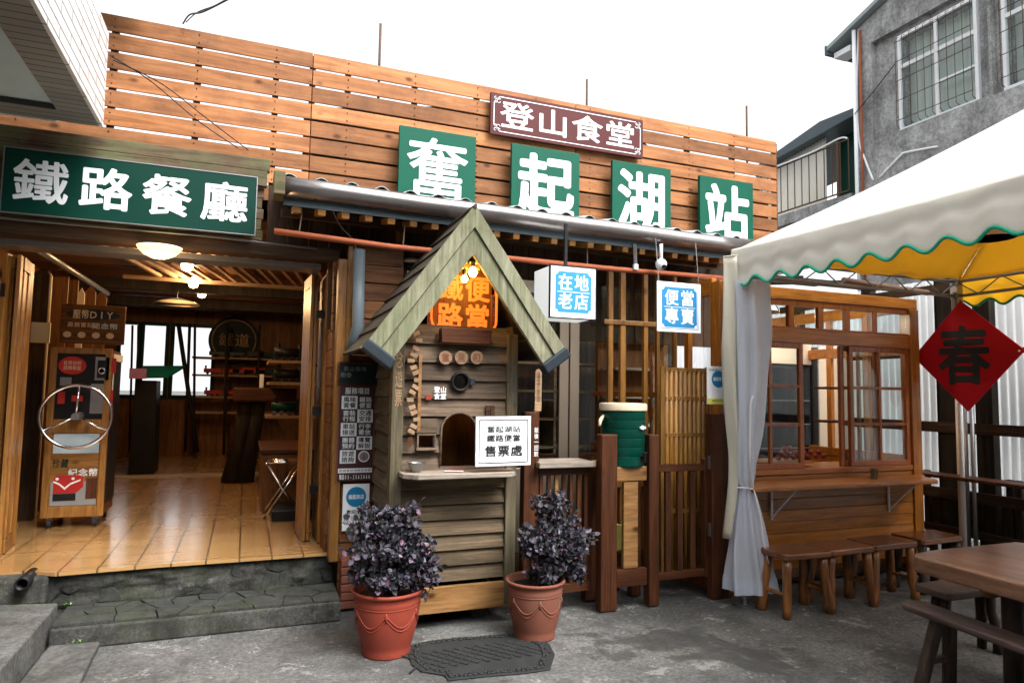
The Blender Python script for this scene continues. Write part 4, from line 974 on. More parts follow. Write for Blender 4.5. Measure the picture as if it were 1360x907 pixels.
shrub(t, c, hL, [cl(490, 690, 26, 20, 4.08, c), cl(528, 692, 30, 26, 4.05, c), cl(500, 722, 34, 28, 4.0, c, .13), cl(545, 735, 30, 26, 4.02, c, .12), cl(562, 762, 24, 22, 4.0, c, .09), cl(482, 758, 22, 20, 4.03, c, .10), cl(520, 764, 36, 18, 4.02, c, .14), cl(572, 745, 12, 16, 4.0, c, .05), cl(548, 700, 14, 12, 4.08, c, .06)], 7600, 5)
c = Vector((1.785, 4.05, 0)); hR = .36
t = pot(c, .186, .128, hR, 'terra2', 1, 'faded terracotta pot with a two-tiered dark purple shrub right of the kiosk', 2)
shrub(t, c, hR, [cl(735, 668, 28, 16, 4.06, c, .09), cl(742, 690, 24, 14, 4.05, c, .08), cl(712, 720, 22, 22, 4.02, c, .11), cl(750, 725, 34, 26, 3.98, c, .13), cl(768, 712, 18, 16, 4.05, c, .08), cl(735, 752, 34, 18, 4.0, c, .12), cl(765, 757, 16, 18, 4.0, c, .07), cl(701, 712, 12, 14, 4.05, c, .07)], 6600, 9)

# ================================================================ DOOR MAT
mc = [(541, 868), (545, 858), (566, 853), (600, 849), (640, 846), (678, 843), (706, 845), (730, 857), (737, 870), (731, 890), (700, 895), (640, 900), (595, 905), (590, 898), (560, 893), (547, 884)]
pts = [at(px, py, z=0) for px, py in mc]; cx_ = sum(p.x for p in pts)/len(pts); cy_ = sum(p.y for p in pts)/len(pts)
t = thing('door_mat', (cx_, cy_, 0), 'black rubber doormat with a scrolled border on the yard in front of the kiosk', 'doormat')
MB().prism([(p.x, p.y) for p in pts], (0, 0, .003), (1, 0, 0), (0, 1, 0), (0, 0, .007)).build('mat_base', 'rubber', t, .003)
s = MB()
for k in range(len(pts)):
    p, q = pts[k], pts[(k+1) % len(pts)]; n = max(2, int((q-p).length/.035))
    for i in range(n):
        b = p.lerp(q, i/n); b = Vector((cx_, cy_, 0)).lerp(b, .88); ph_ = rng.uniform(0, 6)
        s.tube([(b.x+.017*math.cos(ph_+a)*(1-a/12), b.y+.017*math.sin(ph_+a)*(1-a/12), .013) for a in np.linspace(0, 5, 8)], .0065, 5)
s.build('scroll_border', 'rubber', t, 0, True)
s = MB()
for k in range(-5, 6):
    for sg in (-1, 1):
        a = Vector((cx_+k*.065-.10*sg, cy_-.13, .011)); b = Vector((cx_+k*.065+.10*sg, cy_+.13, .011)); s.beam(a, b, .009, .007)
s.build('lattice_centre', 'rubber', t)

# ================================================================ RAILING, JUG STAND, GATE
gy = 4.28
t = thing('kiosk_post', (at(711, 600, y=4.42).x, 4.42, 0), 'red brown timber post with white lettering right behind the ticket sign', 'post')
px0, px1 = at(700, 600, y=4.42).x, at(716, 600, y=4.42).x
MB().box(px0-.02, px1, 4.42, 4.50, 0, at(710, 547, y=4.42).z).build('post', 'rail_z', t, .006)
lettering('飯後一回飲', (px1-.024, 4.417, at(710, 587, y=4.42).z), .036, .21, 'white', t, .015, vertical=True)
t = thing('jug_stand', (2.63, 4.3, 0), 'red brown timber stand of four posts and cross rails carrying the green drinks jug', 'stand')
xl0, xl1 = at(797, 700, y=gy).x, at(820, 700, y=gy).x; xr0, xr1 = at(861, 700, y=gy).x, at(876, 700, y=gy).x
for x0, x1, zt_ in ((xl0, xl1, at(806, 577, y=gy).z), (xr0, xr1, at(866, 577, y=gy).z)):
    MB().box(x0+.01, x1, gy, gy+.085, .012, zt_).build('post', 'rail_z', t, .008)
MB().box(xl1+.002, xr0-.002, gy+.015, gy+.25, at(830, 639, y=gy+.015).z, at(830, 620, y=gy+.015).z).build('top_block', 'plank', t, .006)
MB().box(xl1+.002, xr0-.002, gy+.01, gy+.06, at(830, 780, y=gy).z, at(830, 757, y=gy).z).build('lower_rail', 'rail_x', t, .005)
MB().box(at(827, 700, y=gy+.03).x, at(846, 700, y=gy+.03).x, gy+.015, gy+.05, at(830, 756, y=gy).z, at(830, 641, y=gy).z).build('slat', 'plank', t, .004)
for x0, x1 in ((xl0, xl1), (xr0, xr1)): MB().box(x0+.02, x1+.01, gy+.26, gy+.33, .012, 1.0).build('post', 'rail_z', t, .008)
s = MB()
for x0, x1 in ((xl0, xl1), (xr0, xr1)): s.box(x0, x1+.01, gy-.01, gy+.09, 0, .006)
s.build('metal_shoe', 'steel', t)
# railing left of the stand with a bleached board on it
ry = 4.42
t = thing('railing', (2.2, ry, 0), 'low red brown balustrade with a bleached board on top, left of the jug stand', 'railing')
MB().prism([(at(715, 620, y=ry-.06).x, ry-.08), (xl0-.004, ry-.08), (xl0-.004, ry+.20), (at(715, 620, y=ry).x, ry+.20)], (0, 0, at(760, 621, y=ry-.08).z), (1, 0, 0), (0, 1, 0), (0, 0, .04)).build('top_board', 'shelf', t, .005)
tz = at(760, 621, y=ry-.08).z
MB().box(px1+.004, xl0-.002, ry, ry+.04, tz-.06, tz-.006).build('upper_rail', 'rail_x', t, .003)
MB().box(px1+.004, xl0-.002, ry, ry+.04, .13, .19).build('bottom_rail', 'rail_x', t, .003)
n = 7; d = (xl0-px1)/n
for k in range(n): MB().box(px1+k*d+.012, px1+k*d+d*.66, ry+.006, ry+.034, .192, tz-.062).build('slat', 'plank' if k == 2 else 'rail_z', t, .003)
# gate
g0, g1 = at(880, 700, y=4.36).x, at(943, 700, y=4.36).x
t = thing('low_gate', ((g0+g1)/2, 4.36, 0), 'low dark red timber gate with upright slats between jug stand and curtain', 'gate')
gt_, gb_ = at(910, 616, y=4.36).z, at(910, 762, y=4.36).z
MB().box(xr1+.01, g1, 4.36, 4.40, gt_-.055, gt_).build('top_rail', 'rail_x', t, .004)
MB().box(xr1+.01, g1, 4.36, 4.40, gb_-.03, gb_+.025).build('bottom_rail', 'rail_x', t, .004)
for px in (885, 901, 918): x = at(px, 700, y=4.36).x; MB().box(x, x+.048, 4.366, 4.394, gb_+.027, gt_-.057).build('slat', 'rail_z', t, .003)
MB().box(g1-.055, g1+.002, 4.355, 4.405, gb_-.04, gt_+.035).build('end_stile', 'rail_z', t, .004)
hx0, hx1 = at(946, 700, y=4.294).x, at(968, 700, y=4.294).x
t = thing('gate_post', (hx0, 4.3, 0), 'dark brown square gate post standing just left of the curtain', 'post')
MB().box(hx0, hx1, 4.294, 4.37, .0, at(955, 550, y=4.294).z).build('post', 'rail_z', t, .006)
for z in (.47, .98): MB().box(hx0-.006, hx0, 4.31, 4.34, z, z+.10).build('hinge', 'steel', t)
# bamboo slat door standing open
bx0, bx1 = at(876, 550, y=4.62).x, at(943, 550, y=4.55).x
t = thing('bamboo_door', (bx0, 4.6, 0), 'honey coloured door of upright bamboo slats standing open behind the low gate', 'door')
u_ = Vector((bx1-bx0, -.07, 0)).normalized(); wdt = .43; o_ = Vector((bx0, 4.62, 0)); bz0, bz1 = .14, at(900, 487, y=4.58).z
def bb(a0, a1, z0, z1, d0=0, d1=.025): 
    nn = Vector((u_.y, -u_.x, 0)); return MB().prism([(a0, z0), (a1, z0), (a1, z1), (a0, z1)], o_+nn*d0, u_, (0, 0, 1), nn*(d1-d0))
for a0 in (0, wdt-.035): bb(a0, a0+.035, bz0, bz1).build('stile', 'bamboo', t, .003)
for z in (bz1-.03, at(900, 530, y=4.6).z, at(900, 578, y=4.6).z, .62, bz0+.005): bb(.037, wdt-.037, z-.012, z+.022, -.002, .027).build('rail', 'bamboo', t, .003)
sl_ = MB()
for k in range(9):
    a = .045+k*.040; nn = Vector((u_.y, -u_.x, 0)); p = o_+u_*(a+.010)+nn*.010
    sl_.tube([p+Vector((0, 0, bz0+.02)), p+Vector((.003, 0, (bz0+bz1)/2)), p+Vector((0, 0, bz1-.03))], .0185, 8)
sl_.build('slats', 'bamboo', t, 0, True)
# green insulated jug
jx = (at(800, 560, y=4.42).x+at(854, 560, y=4.42).x)/2; jc = Vector((jx, 4.42, at(830, 620, y=gy+.015).z)); jr = (at(854, 560, y=4.42).x-at(800, 560, y=4.42).x)/2
jh = at(827, 545, y=4.42).z-jc.z
t = thing('drinks_jug', tuple(jc), 'green ribbed insulated drinks jug with a cream lid on the timber stand', 'jug')
pr_ = [(jr*.88, 0), (jr*.90, .01)]
for k in range(6):
    z0 = .01+(jh-.012)*k/6; z1 = .01+(jh-.012)*(k+1)/6; r0 = jr*(.90+.07*k/6); r1 = jr*(.90+.07*(k+1)/6); pr_ += [(r0, z0+.004), (r1, z1-.004), (r1-.003, z1-.002)]
bo = MB().lathe(pr_, jc, 48).build('body', 'jug', t, 0, 'auto')
MB().lathe([(jr*1.0, 0), (jr*1.02, .005), (jr*1.02, .045), (jr*.99, .055), (jr*.6, .058)], jc+Vector((0, 0, jh)), 48).build('lid', 'cream', t, 0, 'auto')
MB().tube([(jc.x-jr*.98, jc.y-.01, jc.z+jh-.04), (jc.x-jr*1.22, jc.y-.04, jc.z+jh-.07), (jc.x-jr*1.32, jc.y-.06, jc.z+jh-.11)], [.012, .014, .010], 8).build('handle', 'cream', t, 0, True)
tp = MB(); tx_ = jc.x+jr*.42; ty_ = jc.y-jr*.85; tz_ = jc.z+.07
tp.cyl((tx_, ty_+.03, tz_), (tx_, ty_-.04, tz_), .012); tp.cyl((tx_, ty_-.035, tz_+.03), (tx_, ty_-.035, tz_-.035), .009); tp.box(tx_-.022, tx_+.022, ty_-.045, ty_-.025, tz_+.03, tz_+.04); tp.box(tx_-.03, tx_+.03, ty_+.002, ty_+.012, tz_-.03, tz_+.03); tp.build('tap', 'black', t, .002)
em = MB()
for (dx, dz, r_) in ((-.02, 0, .012), (0, .006, .014), (.022, 0, .012), (0, -.008, .01)):
    aa = -PI/2+.42; p = jc+Vector((math.cos(aa)*(jr*.965)+dx, math.sin(aa)*(jr*.965)+dx*.45, jh*.70+dz)); em.prism([(r_*math.cos(q), r_*.8*math.sin(q)) for q in np.linspace(0, 2*PI, 13)[:-1]], p, (.91, .41, 0), (0, 0, 1), (.004, -.009, 0))
em.build('emblem', 'white', bo)
# small things behind the stand
o = MB().lathe([(.05, 0), (.065, .10), (.06, .10)], at(836, 795, z=0)+Vector((0, .25, 0)), 20).build('red_pail', 'redp', None, 0, True); tag(o, 'small red pail on the ground behind the jug stand', 'pail')
p = at(822, 715, y=4.75); o = MB().prism([(-.05, -.1), (.05, -.08), (.06, .1), (-.05, .12)], p, (1, 0, 0), (0, .1, 1), (0, .03, 0)).build('yellow_bag', 'yellowp', None, .008); tag(o, 'bright yellow bag glimpsed behind the slat of the jug stand', 'bag')
# pale wooden plaque hanging in the glass front
c = at(715, 518, y=4.55)
t = thing('wooden_plaque', tuple(c), 'narrow pale wooden plaque with rounded top and tiny vertical writing right of the kiosk', 'plaque')
hh = .155; wd_ = .027
MB().prism([(-wd_, -hh), (wd_, -hh)]+[(wd_*math.cos(q), hh-wd_+wd_*math.sin(q)) for q in np.linspace(0, PI, 10)], c, (1, 0, 0), (0, 0, 1), (0, .01, 0)).build('board', 'pale', t, .002)
lettering('營業時間十點至五點', c+Vector((.002, -.002, .02)), .026, .22, 'stem', t, 0, vertical=True)
MB().tube([c+Vector((0, .005, hh-.01)), Vector((c.x, 4.56, 2.3))], .0015, 4).build('cord', 'stem', t)

# ================================================================ HANGING SIGNS
def notch(w, h, r, n=5):
    pts = []
    for cx_, cz_, a0 in ((w/2, h/2, 270), (-w/2, h/2, 0), (-w/2, -h/2, 90), (w/2, -h/2, 180)):
        for k in range(n+1): q = R(a0-k*90/n); pts.append((cx_+r*math.cos(q), cz_+r*math.sin(q)))
    return pts
def blue_face(t, c, W_, H_, rows, bm_, wm_, y):
    e = MB(); w_, h_ = W_*.86, H_*.86; yy = y-.0015
    e.box(c.x-w_/2, c.x+w_/2, yy-.001, yy, c.z+h_/2-.003, c.z+h_/2); e.box(c.x-w_/2, c.x+w_/2, yy-.001, yy, c.z-h_/2, c.z-h_/2+.003)
    e.box(c.x-w_/2, c.x-w_/2+.003, yy-.001, yy, c.z-h_/2+.004, c.z+h_/2-.004); e.box(c.x+w_/2-.003, c.x+w_/2, yy-.001, yy, c.z-h_/2+.004, c.z+h_/2-.004)
    e.build('border_line', bm_, t)
    MB().prism(notch(W_*.80, H_*.80, .024), (c.x, yy, c.z), (1, 0, 0), (0, 0, 1), (0, -.001, 0)).build('blue_field', bm_, t)
    MB().box(c.x-W_*.36, c.x+W_*.36, yy-.003, yy-.002, c.z-.002, c.z+.002).build('middle_line', wm_, t)
    lettering(rows, (c.x, yy-.003, c.z), W_*.72, H_*.74, wm_, t, .016, fill=.88)
y = 4.3; a, b = at(732, 352, y=y), at(791, 424, y=y); c = (a+b)/2; W_, H_ = b.x-a.x, a.z-b.z
t = thing('lightbox_sign', tuple(c), 'lit white box sign with blue face hanging from the canopy beside the kiosk gable', 'sign')
MB().box(a.x, b.x, y+.012, y+.30, b.z, a.z).build('box', 'boxlit', t, .004)
e = MB(); q = .008
e.box(a.x-q, b.x+q, y, y+.02, a.z, a.z+q); e.box(a.x-q, b.x+q, y, y+.02, b.z-q, b.z); e.box(a.x-q, a.x, y, y+.02, b.z, a.z); e.box(b.x, b.x+q, y, y+.02, b.z, a.z); e.build('frame', 'black', t)
MB().box(a.x+.001, b.x-.001, y+.004, y+.011, b.z+.001, a.z-.001).build('face', 'boxlit', t)
blue_face(t, c, W_, H_, ['在地', '老店'], 'bluelit', 'boxlit', y+.004)
MB().box(c.x-.01, c.x+.012, y+.13, y+.15, a.z, 2.80).build('hanger', 'black', t)
a, b = at(873, 373, y=y), at(931, 443, y=y); c = (a+b)/2; W_, H_ = b.x-a.x, a.z-b.z
t = thing('hanging_sign', tuple(c), 'flat white sign with white characters on blue hanging by two wires left of the tent', 'sign')
MB().box(a.x, b.x, y, y+.012, b.z, a.z).build('panel', 'whitep', t, .003)
blue_face(t, c, W_, H_, ['便當', '專賣'], 'bluep', 'whitep', y)
for x in (a.x+.015, b.x-.015): MB().tube([(x, y+.006, a.z-.005), (x-.01, y+.03, 2.74)], .0025, 5).build('wire', 'steel', t)
c = at(878, 352, y=4.55)
t = thing('security_camera', tuple(c), 'small white dome camera on a short arm under the canopy above the hanging sign', 'camera')
MB().lathe([(.001, .045), (.03, .042), (.045, .02), (.045, -.005), (.035, -.03), (.015, -.042), (.001, -.044)], c, 24).build('body', 'white', t, 0, True)
MB().cyl(c+Vector((0, -.02, -.015)), c+Vector((0, -.052, -.025)), .018, n=16).build('lens', 'black', t)
MB().tube([c+Vector((0, 0, .04)), c+Vector((0, 0, .17))], .014, 10).build('arm', 'white', t, 0, True)
c = at(843, 330, y=4.62)
t = thing('canopy_bracket', tuple(c), 'square steel bracket strut under the gutter between the two hanging signs', 'bracket')
MB().beam(c+Vector((0, 0, .04)), c+Vector((.02, .02, -.12)), .025, .025).build('strut', 'steel', t, .003)
MB().box(c.x, c.x+.035, c.y, c.y+.03, c.z-.17, c.z-.125).build('clamp', 'white', t, .003)
for px, py, r_, lb in ((796, 384, .032, 'lit round bulb right of the lit box sign'), (773, 438, .022, 'small lit bulb below the lit box sign')):
    c = at(px, py, y=5.35); t = thing('ceiling_bulb', tuple(c), lb, 'light bulb')
    MB().lathe([(.001, -r_), (r_*.7, -r_*.7), (r_, 0), (r_*.7, r_*.7), (r_*.35, r_*1.2)], c, 14).build('bulb', 'lamp', t, 0, True)
    MB().tube([c+Vector((0, 0, r_)), c+Vector((0, 0, .3))], .005, 5).build('flex', 'black', t)
c = at(546, 352, y=5.2); t = thing('enamel_shade', tuple(c), 'shallow cream lampshade half hidden behind the left slope of the kiosk roof', 'lampshade')
MB().lathe([(.12, 0), (.10, .03), (.03, .06), (.028, .055), (.095, .02), (.115, 0)], c, 24).build('shade', 'cream', t, 0, True)
MB().tube([c+Vector((0, 0, .05)), c+Vector((0, 0, .5))], .005, 5).build('flex', 'black', t)
for px, py, lb in ((702, 374, 'red paper lantern glowing dimly behind the kiosk gable, upper one'), (706, 396, 'red paper lantern just under the other one behind the kiosk')):
    c = at(px, py, y=5.6); t = thing('red_lantern', tuple(c), lb, 'lantern', 'red lanterns behind the kiosk')
    MB().lathe([(.04, -.07), (.085, -.04), (.10, 0), (.085, .04), (.04, .07)], c, 20).build('shade', 'redp', t, 0, True); MB().tube([c+Vector((0, 0, .065)), c+Vector((0, 0, .12))], .006, 6).build('loop', 'black', t)

# ================================================================ POSTERS ON THE PIER
y = 4.975; a, b = at(452, 512, y=y), at(494, 638, y=y)
t = thing('service_board', ((a.x+b.x)/2, y, b.z), 'maroon and white checkered board listing services and a telephone number on the pier', 'notice board')
x0, x1, z0, z1 = a.x, b.x, b.z, a.z; W_ = x1-x0; H_ = z1-z0
MB().box(x0, x1, y, y+.02, z0, z1).build('panel', 'maroon', t, .002)
lettering('服務項目', ((x0+x1)/2, y-.002, z1-H_*.055), W_*.72, H_*.075, 'whitep', t, .02, name='heading')
cw_, ch_ = W_*.46, H_*.142
txt = [(['風味', '套餐'], ['鐵路', '便當']), (['套裝', '行程'], ['交通', '安排']), (['車站', '接送'], ['行李', '寄放']), (['團體', '預約'], ['導覽', '解說']), (['旅遊', '諮詢'], None)]
for r_ in range(5):
    for q in range(2):
        cx_ = x0+W_*.05+cw_*(q+.5)-.0; cz_ = z1-H_*.105-ch_*(r_+.5)
        white = (r_+q) % 2 == 0
        if white: MB().box(cx_-cw_/2+.001, cx_+cw_/2-.001, y-.003, y-.0005, cz_-ch_/2+.001, cz_+ch_/2-.001).build('cell', 'whitep', t)
        if txt[r_][q]: lettering(txt[r_][q], (cx_, y-.004, cz_), cw_*.80, ch_*.86, 'ink' if white else 'whitep', t, .02)
        else:
            MB().prism([(cw_*.36*math.cos(k), cw_*.36*math.sin(k)) for k in np.linspace(0, 2*PI, 25)[:-1]], (cx_, y-.002, cz_), (1, 0, 0), (0, 0, 1), (0, -.001, 0)).build('round_emblem', 'whitep', t)
            MB().prism([(cw_*.29*math.cos(k), cw_*.29*math.sin(k)) for k in np.linspace(0, 2*PI, 25)[:-1]], (cx_, y-.0035, cz_), (1, 0, 0), (0, 0, 1), (0, -.0005, 0)).build('emblem_ring', 'steel', t)
            MB().box(cx_-.004, cx_+.004, y-.006, y-.005, cz_-.018, cz_+.018).build('emblem_mark', 'redp', t)
MB().box(x0+.004, x1-.004, y-.003, y-.0005, z0+H_*.088, z0+H_*.135).build('strip', 'whitep', t)
lettering('嘉義奮起湖鐵路餐廳', ((x0+x1)/2, y-.004, z0+H_*.112), W_*.92, .018, 'ink', t, 0, name='small_line')
lettering('電話05-2562666', ((x0+x1)/2, y-.002, z0+H_*.045), W_*.90, H_*.06, 'whitep', t, .02, name='telephone_line', xs=.8)
for nm, x_ in (('side_rail', x0-.012), ('side_rail', x1+.001)): MB().box(x_, x_+.011, y, y+.02, z0-.01, z1+.01).build(nm, 'terra2', t)
y = 4.97; a, b = at(450, 481, y=y), at(500, 512, y=y)
t = thing('chalkboard', ((a.x+b.x)/2, y, b.z), 'small dark chalkboard with faint chalk writing in a brown frame above the service board', 'chalkboard')
MB().box(a.x+.008, b.x, y+.004, y+.018, b.z+.008, a.z-.008).build('panel', 'slate', t)
e = MB(); e.box(a.x, b.x, y, y+.02, a.z-.009, a.z+.004); e.box(a.x, b.x, y, y+.02, b.z-.002, b.z+.009); e.box(a.x-.004, a.x+.009, y, y+.02, b.z+.01, a.z-.01); e.build('frame', 'rail_x', t, .002)
lettering('高山咖啡', ((a.x+b.x)/2-.02, y+.002, a.z-.045), .17, .045, 'chalk', t, -.0, fill=.85); lettering('樹香', (a.x+.055, y+.002, a.z-.09), .085, .042, 'chalk', t, 0, name='second_line')
def poster(name, label, pxa, pya, pxb, pyb, y, yellow):
    a, b = at(pxa, pya, y=y), at(pxb, pyb, y=y); W_, H_ = b.x-a.x, a.z-b.z; c = (a+b)/2
    t = thing(name, tuple(c), label, 'poster')
    MB().box(a.x, b.x, y, y+.006, b.z, a.z).build('sheet', 'whitep', t)
    r_ = W_*(.30 if yellow else .38); cz_ = a.z-H_*(.34 if yellow else .28)
    MB().prism([(r_*math.cos(k), r_*math.sin(k)) for k in np.linspace(0, 2*PI, 33)[:-1]], (c.x, y-.0005, cz_), (1, 0, 0), (0, 0, 1), (0, -.001, 0)).build('blue_disc', 'bluep', t)
    lettering('福是來了' if yellow else '福起來店', (c.x, y-.003, cz_), r_*1.6, r_*.5, 'whitep', t, .03)
    lettering('好味道在地小店', (c.x, y-.002, a.z-H_*.10), W_*.86, H_*.06, 'ink', t, 0, name='heading') if yellow else lettering('歡迎光臨', (c.x, y-.002, b.z+H_*.40), W_*.7, H_*.09, 'ink', t, .02, name='heading')
    if yellow:
        MB().box(a.x+.001, b.x-.001, y-.002, y-.0005, b.z+.001, b.z+H_*.16).build('yellow_band', 'yellowp', t)
        lettering('謝謝您的支持與愛護', (c.x, y-.003, b.z+H_*.09), W_*.6, H_*.05, 'ink', t, 0, name='foot_line')
    MB().tube([(c.x-.03, y, a.z), (c.x, y-.004, a.z+.03), (c.x+.03, y, a.z)], .0015, 5).build('hanging_string', 'stem', t)
poster('blue_disc_poster', 'white poster with a big blue disc partly hidden by the left shrub', 456, 643, 489, 703, 4.975, False)
poster('yellow_footed_poster', 'poster with blue disc and yellow bottom band on the post left of the curtain', 939, 486, 969.5, 537, 4.25, True)
# orange corner post and side wall of the kitchen booth are built below

# ================================================================ KITCHEN BOOTH
BY = 4.35; X = lambda px, py=500: at(px, py, y=BY).x; Z = lambda px, py: at(px, py, y=BY).z
bX0, bX1 = 3.55, 5.715; ztp, zhd, zsl, zct = 2.455, 1.997, .955, .865
B = thing('kitchen_booth', (4.6, BY, 0), 'varnished orange timber kitchen booth with paned sliding windows and a counter under the tent', 'kitchen booth')
zt1, zt2 = ztp-.095, zhd+.115   # upper edge / lower edge of transom lights
MB().box(bX0, bX1, BY, BY+.09, zt1, ztp).build('top_beam', 'booth_x', B, .005)
MB().box(bX0, bX1-.11, BY-.002, BY+.085, zhd, zt2).build('header_beam', 'booth_x', B, .005)
MB().box(bX1-.11, bX1, BY-.012, BY+.10, 0, zt1-.003).build('corner_post', 'booth_z', B, .005)
MB().box(bX0, bX0+.10, BY-.01, BY+.10, 0, zt1-.003).build('corner_post', 'booth_z', B, .005)
tw = [X(1020, 420), X(1047, 420)]
edges = [(1024, 1047), (1056, 1089), (1095, 1126), (1155, 1160), (1166, 1188)]
mu = MB()
for a, b in ((1049.5, 1056.5), (1089, 1096), (1125, 1131), (1160, 1167)): mu.box(X(a, 420), X(b, 420), BY+.015, BY+.055, zt2+.022, zt1-.022)
mu.box(bX0+.1, bX1-.112, BY+.012, BY+.06, zt2+.002, zt2+.02); mu.box(bX0+.1, bX1-.112, BY+.012, BY+.06, zt1-.05, zt1-.003)
mu.build('transom_frame', 'sash', B, .003)
MB().box(bX0+.1, bX1-.112, BY+.034, BY+.038, zt2+.002, zt1-.003).build('transom_glass', 'glass', B)
MB().box(bX0+.10, bX1-.112, BY-.004, BY+.09, zsl-.045, zsl).build('sill', 'booth_x', B, .004)
sd3 = MB()
n = 8
for k in range(n): z = .16+k*(zsl-.05-.16)/n; sd3.box(bX0+.10, bX1-.112, BY+.004+.004*(k % 2), BY+.04, z, z+(zsl-.05-.16)/n-.004)
sd3.build('front_siding', 'booth_x', B, .003)
def sash(x0, x1, y, cols, rows, z0=zsl+.002, z1=zhd-.003, fw=.044, label=None):
    f = MB(); f.box(x0, x0+fw, y, y+.032, z0, z1); f.box(x1-fw, x1, y, y+.032, z0, z1); f.box(x0+fw, x1-fw, y, y+.032, z0, z0+fw); f.box(x0+fw, x1-fw, y, y+.032, z1-fw, z1)
    for i in range(1, cols): xm = x0+fw+(x1-x0-2*fw)*i/cols; f.box(xm-.014, xm+.014, y+.003, y+.029, z0+fw, z1-fw)
    for i in range(1, rows): zm = z0+fw+(z1-z0-2*fw)*i/rows; f.box(x0+fw, x1-fw, y+.001, y+.027, zm-.013, zm+.013)
    o = f.build('sliding_window', 'sash', B, .003)
    MB().box(x0+fw, x1-fw, y+.014, y+.017, z0+fw, z1-fw).build('pane', 'glass', o)
sash(bX0+.11, X(1070, 600), BY+.01, 2, 3); sash(X(1124, 600), X(1176, 600), BY+.048, 2, 3); sash(X(1132, 600), bX1-.115, BY+.01, 2, 3)
# left side wall of the booth: orange post, window, running back
MB().box(3.475, 3.548, BY-.02, BY+.10, 0, at(958, 373, y=BY).z).build('side_post', 'booth_z', B, .005)
s = MB(); s.box(3.50, 3.54, BY+.102, 6.5, 0, .95); s.build('side_panel', 'booth_z', B)
s = MB(); s.box(3.495, 3.545, BY+.102, 6.5, .95, 1.03); s.box(3.495, 3.545, BY+.102, 6.5, 1.52, 1.57); s.box(3.495, 3.545, BY+.102, 6.5, 2.36, 2.50)
s.build('side_rail', 'booth_x', B, .004)
for yy in (BY+.42, BY+.95, BY+1.5): MB().box(3.497, 3.543, yy, yy+.06, 1.032, 2.358).build('side_mullion', 'booth_z', B, .003)
# booth interior: pale fridge, shelves, lamp
MB().box(3.55, 4.45, 6.45, 6.5, 0, 2.45).build('back_panel', 'inner_z', B); MB().box(4.45, 5.7, 6.452, 6.5, 0, 1.7).build('back_panel', 'cream', B)
sh = MB()
for z in (1.2, 1.5, 1.8, 2.1): sh.box(3.6, 4.4, 6.15, 6.44, z, z+.025)
sh.build('back_shelf', 'shelf', B)
MB().box(bX1-.04, bX1-.005, BY+.10, 6.4, 0, .95).build('right_panel', 'booth_z', B)
s = MB(); s.box(bX1-.05, bX1, BY+.102, 6.4, 2.34, 2.45); s.box(bX1-.05, bX1, BY+.102, 6.4, 1.95, 2.05); s.box(bX1-.05, bX1, BY+.102, 6.4, .95, 1.03); s.build('right_rail', 'booth_x', B, .004)
s = MB()
for yy in (4.85, 5.3, 5.8, 6.3): s.box(bX1-.048, bX1-.003, yy, yy+.06, 1.032, 1.948); s.box(bX1-.048, bX1-.003, yy, yy+.06, 2.052, 2.338)
s.build('right_mullion', 'booth_z', B, .003)
MB().box(3.56, 5.7, BY+.1, 6.44, .02, .05).build('booth_floor', 'dark_x', B)
sh = MB(); 
for z in (.95,): sh.box(4.57, 5.6, BY+.10, BY+.45, z-.03, z)
sh.build('inner_counter', 'booth_x', B)
fy = 5.6; f0, f1 = at(1085, 500, y=fy).x, at(1128, 500, y=fy).x
t = thing('tall_cupboard', ((f0+f1)/2+.1, fy, .05), 'tall pale pinkish cupboard side seen through the open booth window', 'cupboard')
MB().box(f0, f1+.35, fy, fy+.6, .05, at(1100, 462, y=fy).z).build('body', 'cream', t, .01)
MB().box(f0-.02, f0-.002, fy-.03, fy+.6, .05, at(1100, 462, y=fy).z).build('edge_strip', 'steel', t)
f0, f1 = at(1022, 500, y=fy).x, at(1078, 500, y=fy).x
t = thing('glass_door_fridge', ((f0+f1)/2, fy, .05), 'dark upright fridge with a cream top panel behind the left booth window', 'fridge')
zf1, zf2 = at(1050, 445, y=fy).z, at(1050, 484, y=fy).z
MB().box(f0-.25, f1, fy+.02, fy+.6, .05, zf2).build('body', 'black', t, .01)
MB().box(f0-.25, f1, fy, fy+.6, zf2+.002, zf1).build('top_panel', 'cream', t, .008)
MB().box(f0-.2, f1-.03, fy+.005, fy+.012, .3, zf2-.04).build('door_glass', 'glassd', t)
s = MB()
for k in range(5): s.box(f0-.2, f1-.03, fy-.002, fy+.004, .5+k*.25, .51+k*.25)
s.build('shelf', 'steel', t)
for z_, py in ((1, 515), (2, 560)):
    p0, p1 = at(1100, py, y=5.0), at(1124, py, y=5.0); o = MB().box(p0.x+.02, p1.x+.03, 5.0, 5.2, p0.z-.012, p0.z+.012).build('wall_shelf', 'rail_x', None, .003); tag(o, ['upper', 'lower'][z_-1]+' short brown shelf on the cupboard side inside the booth', 'shelf')
OZ = at(1050, 611, y=BY+.2).z
MB().box(3.62, 4.55, BY+.10, BY+.40, OZ-.02, OZ).build('fruit_shelf', 'booth_x', B)
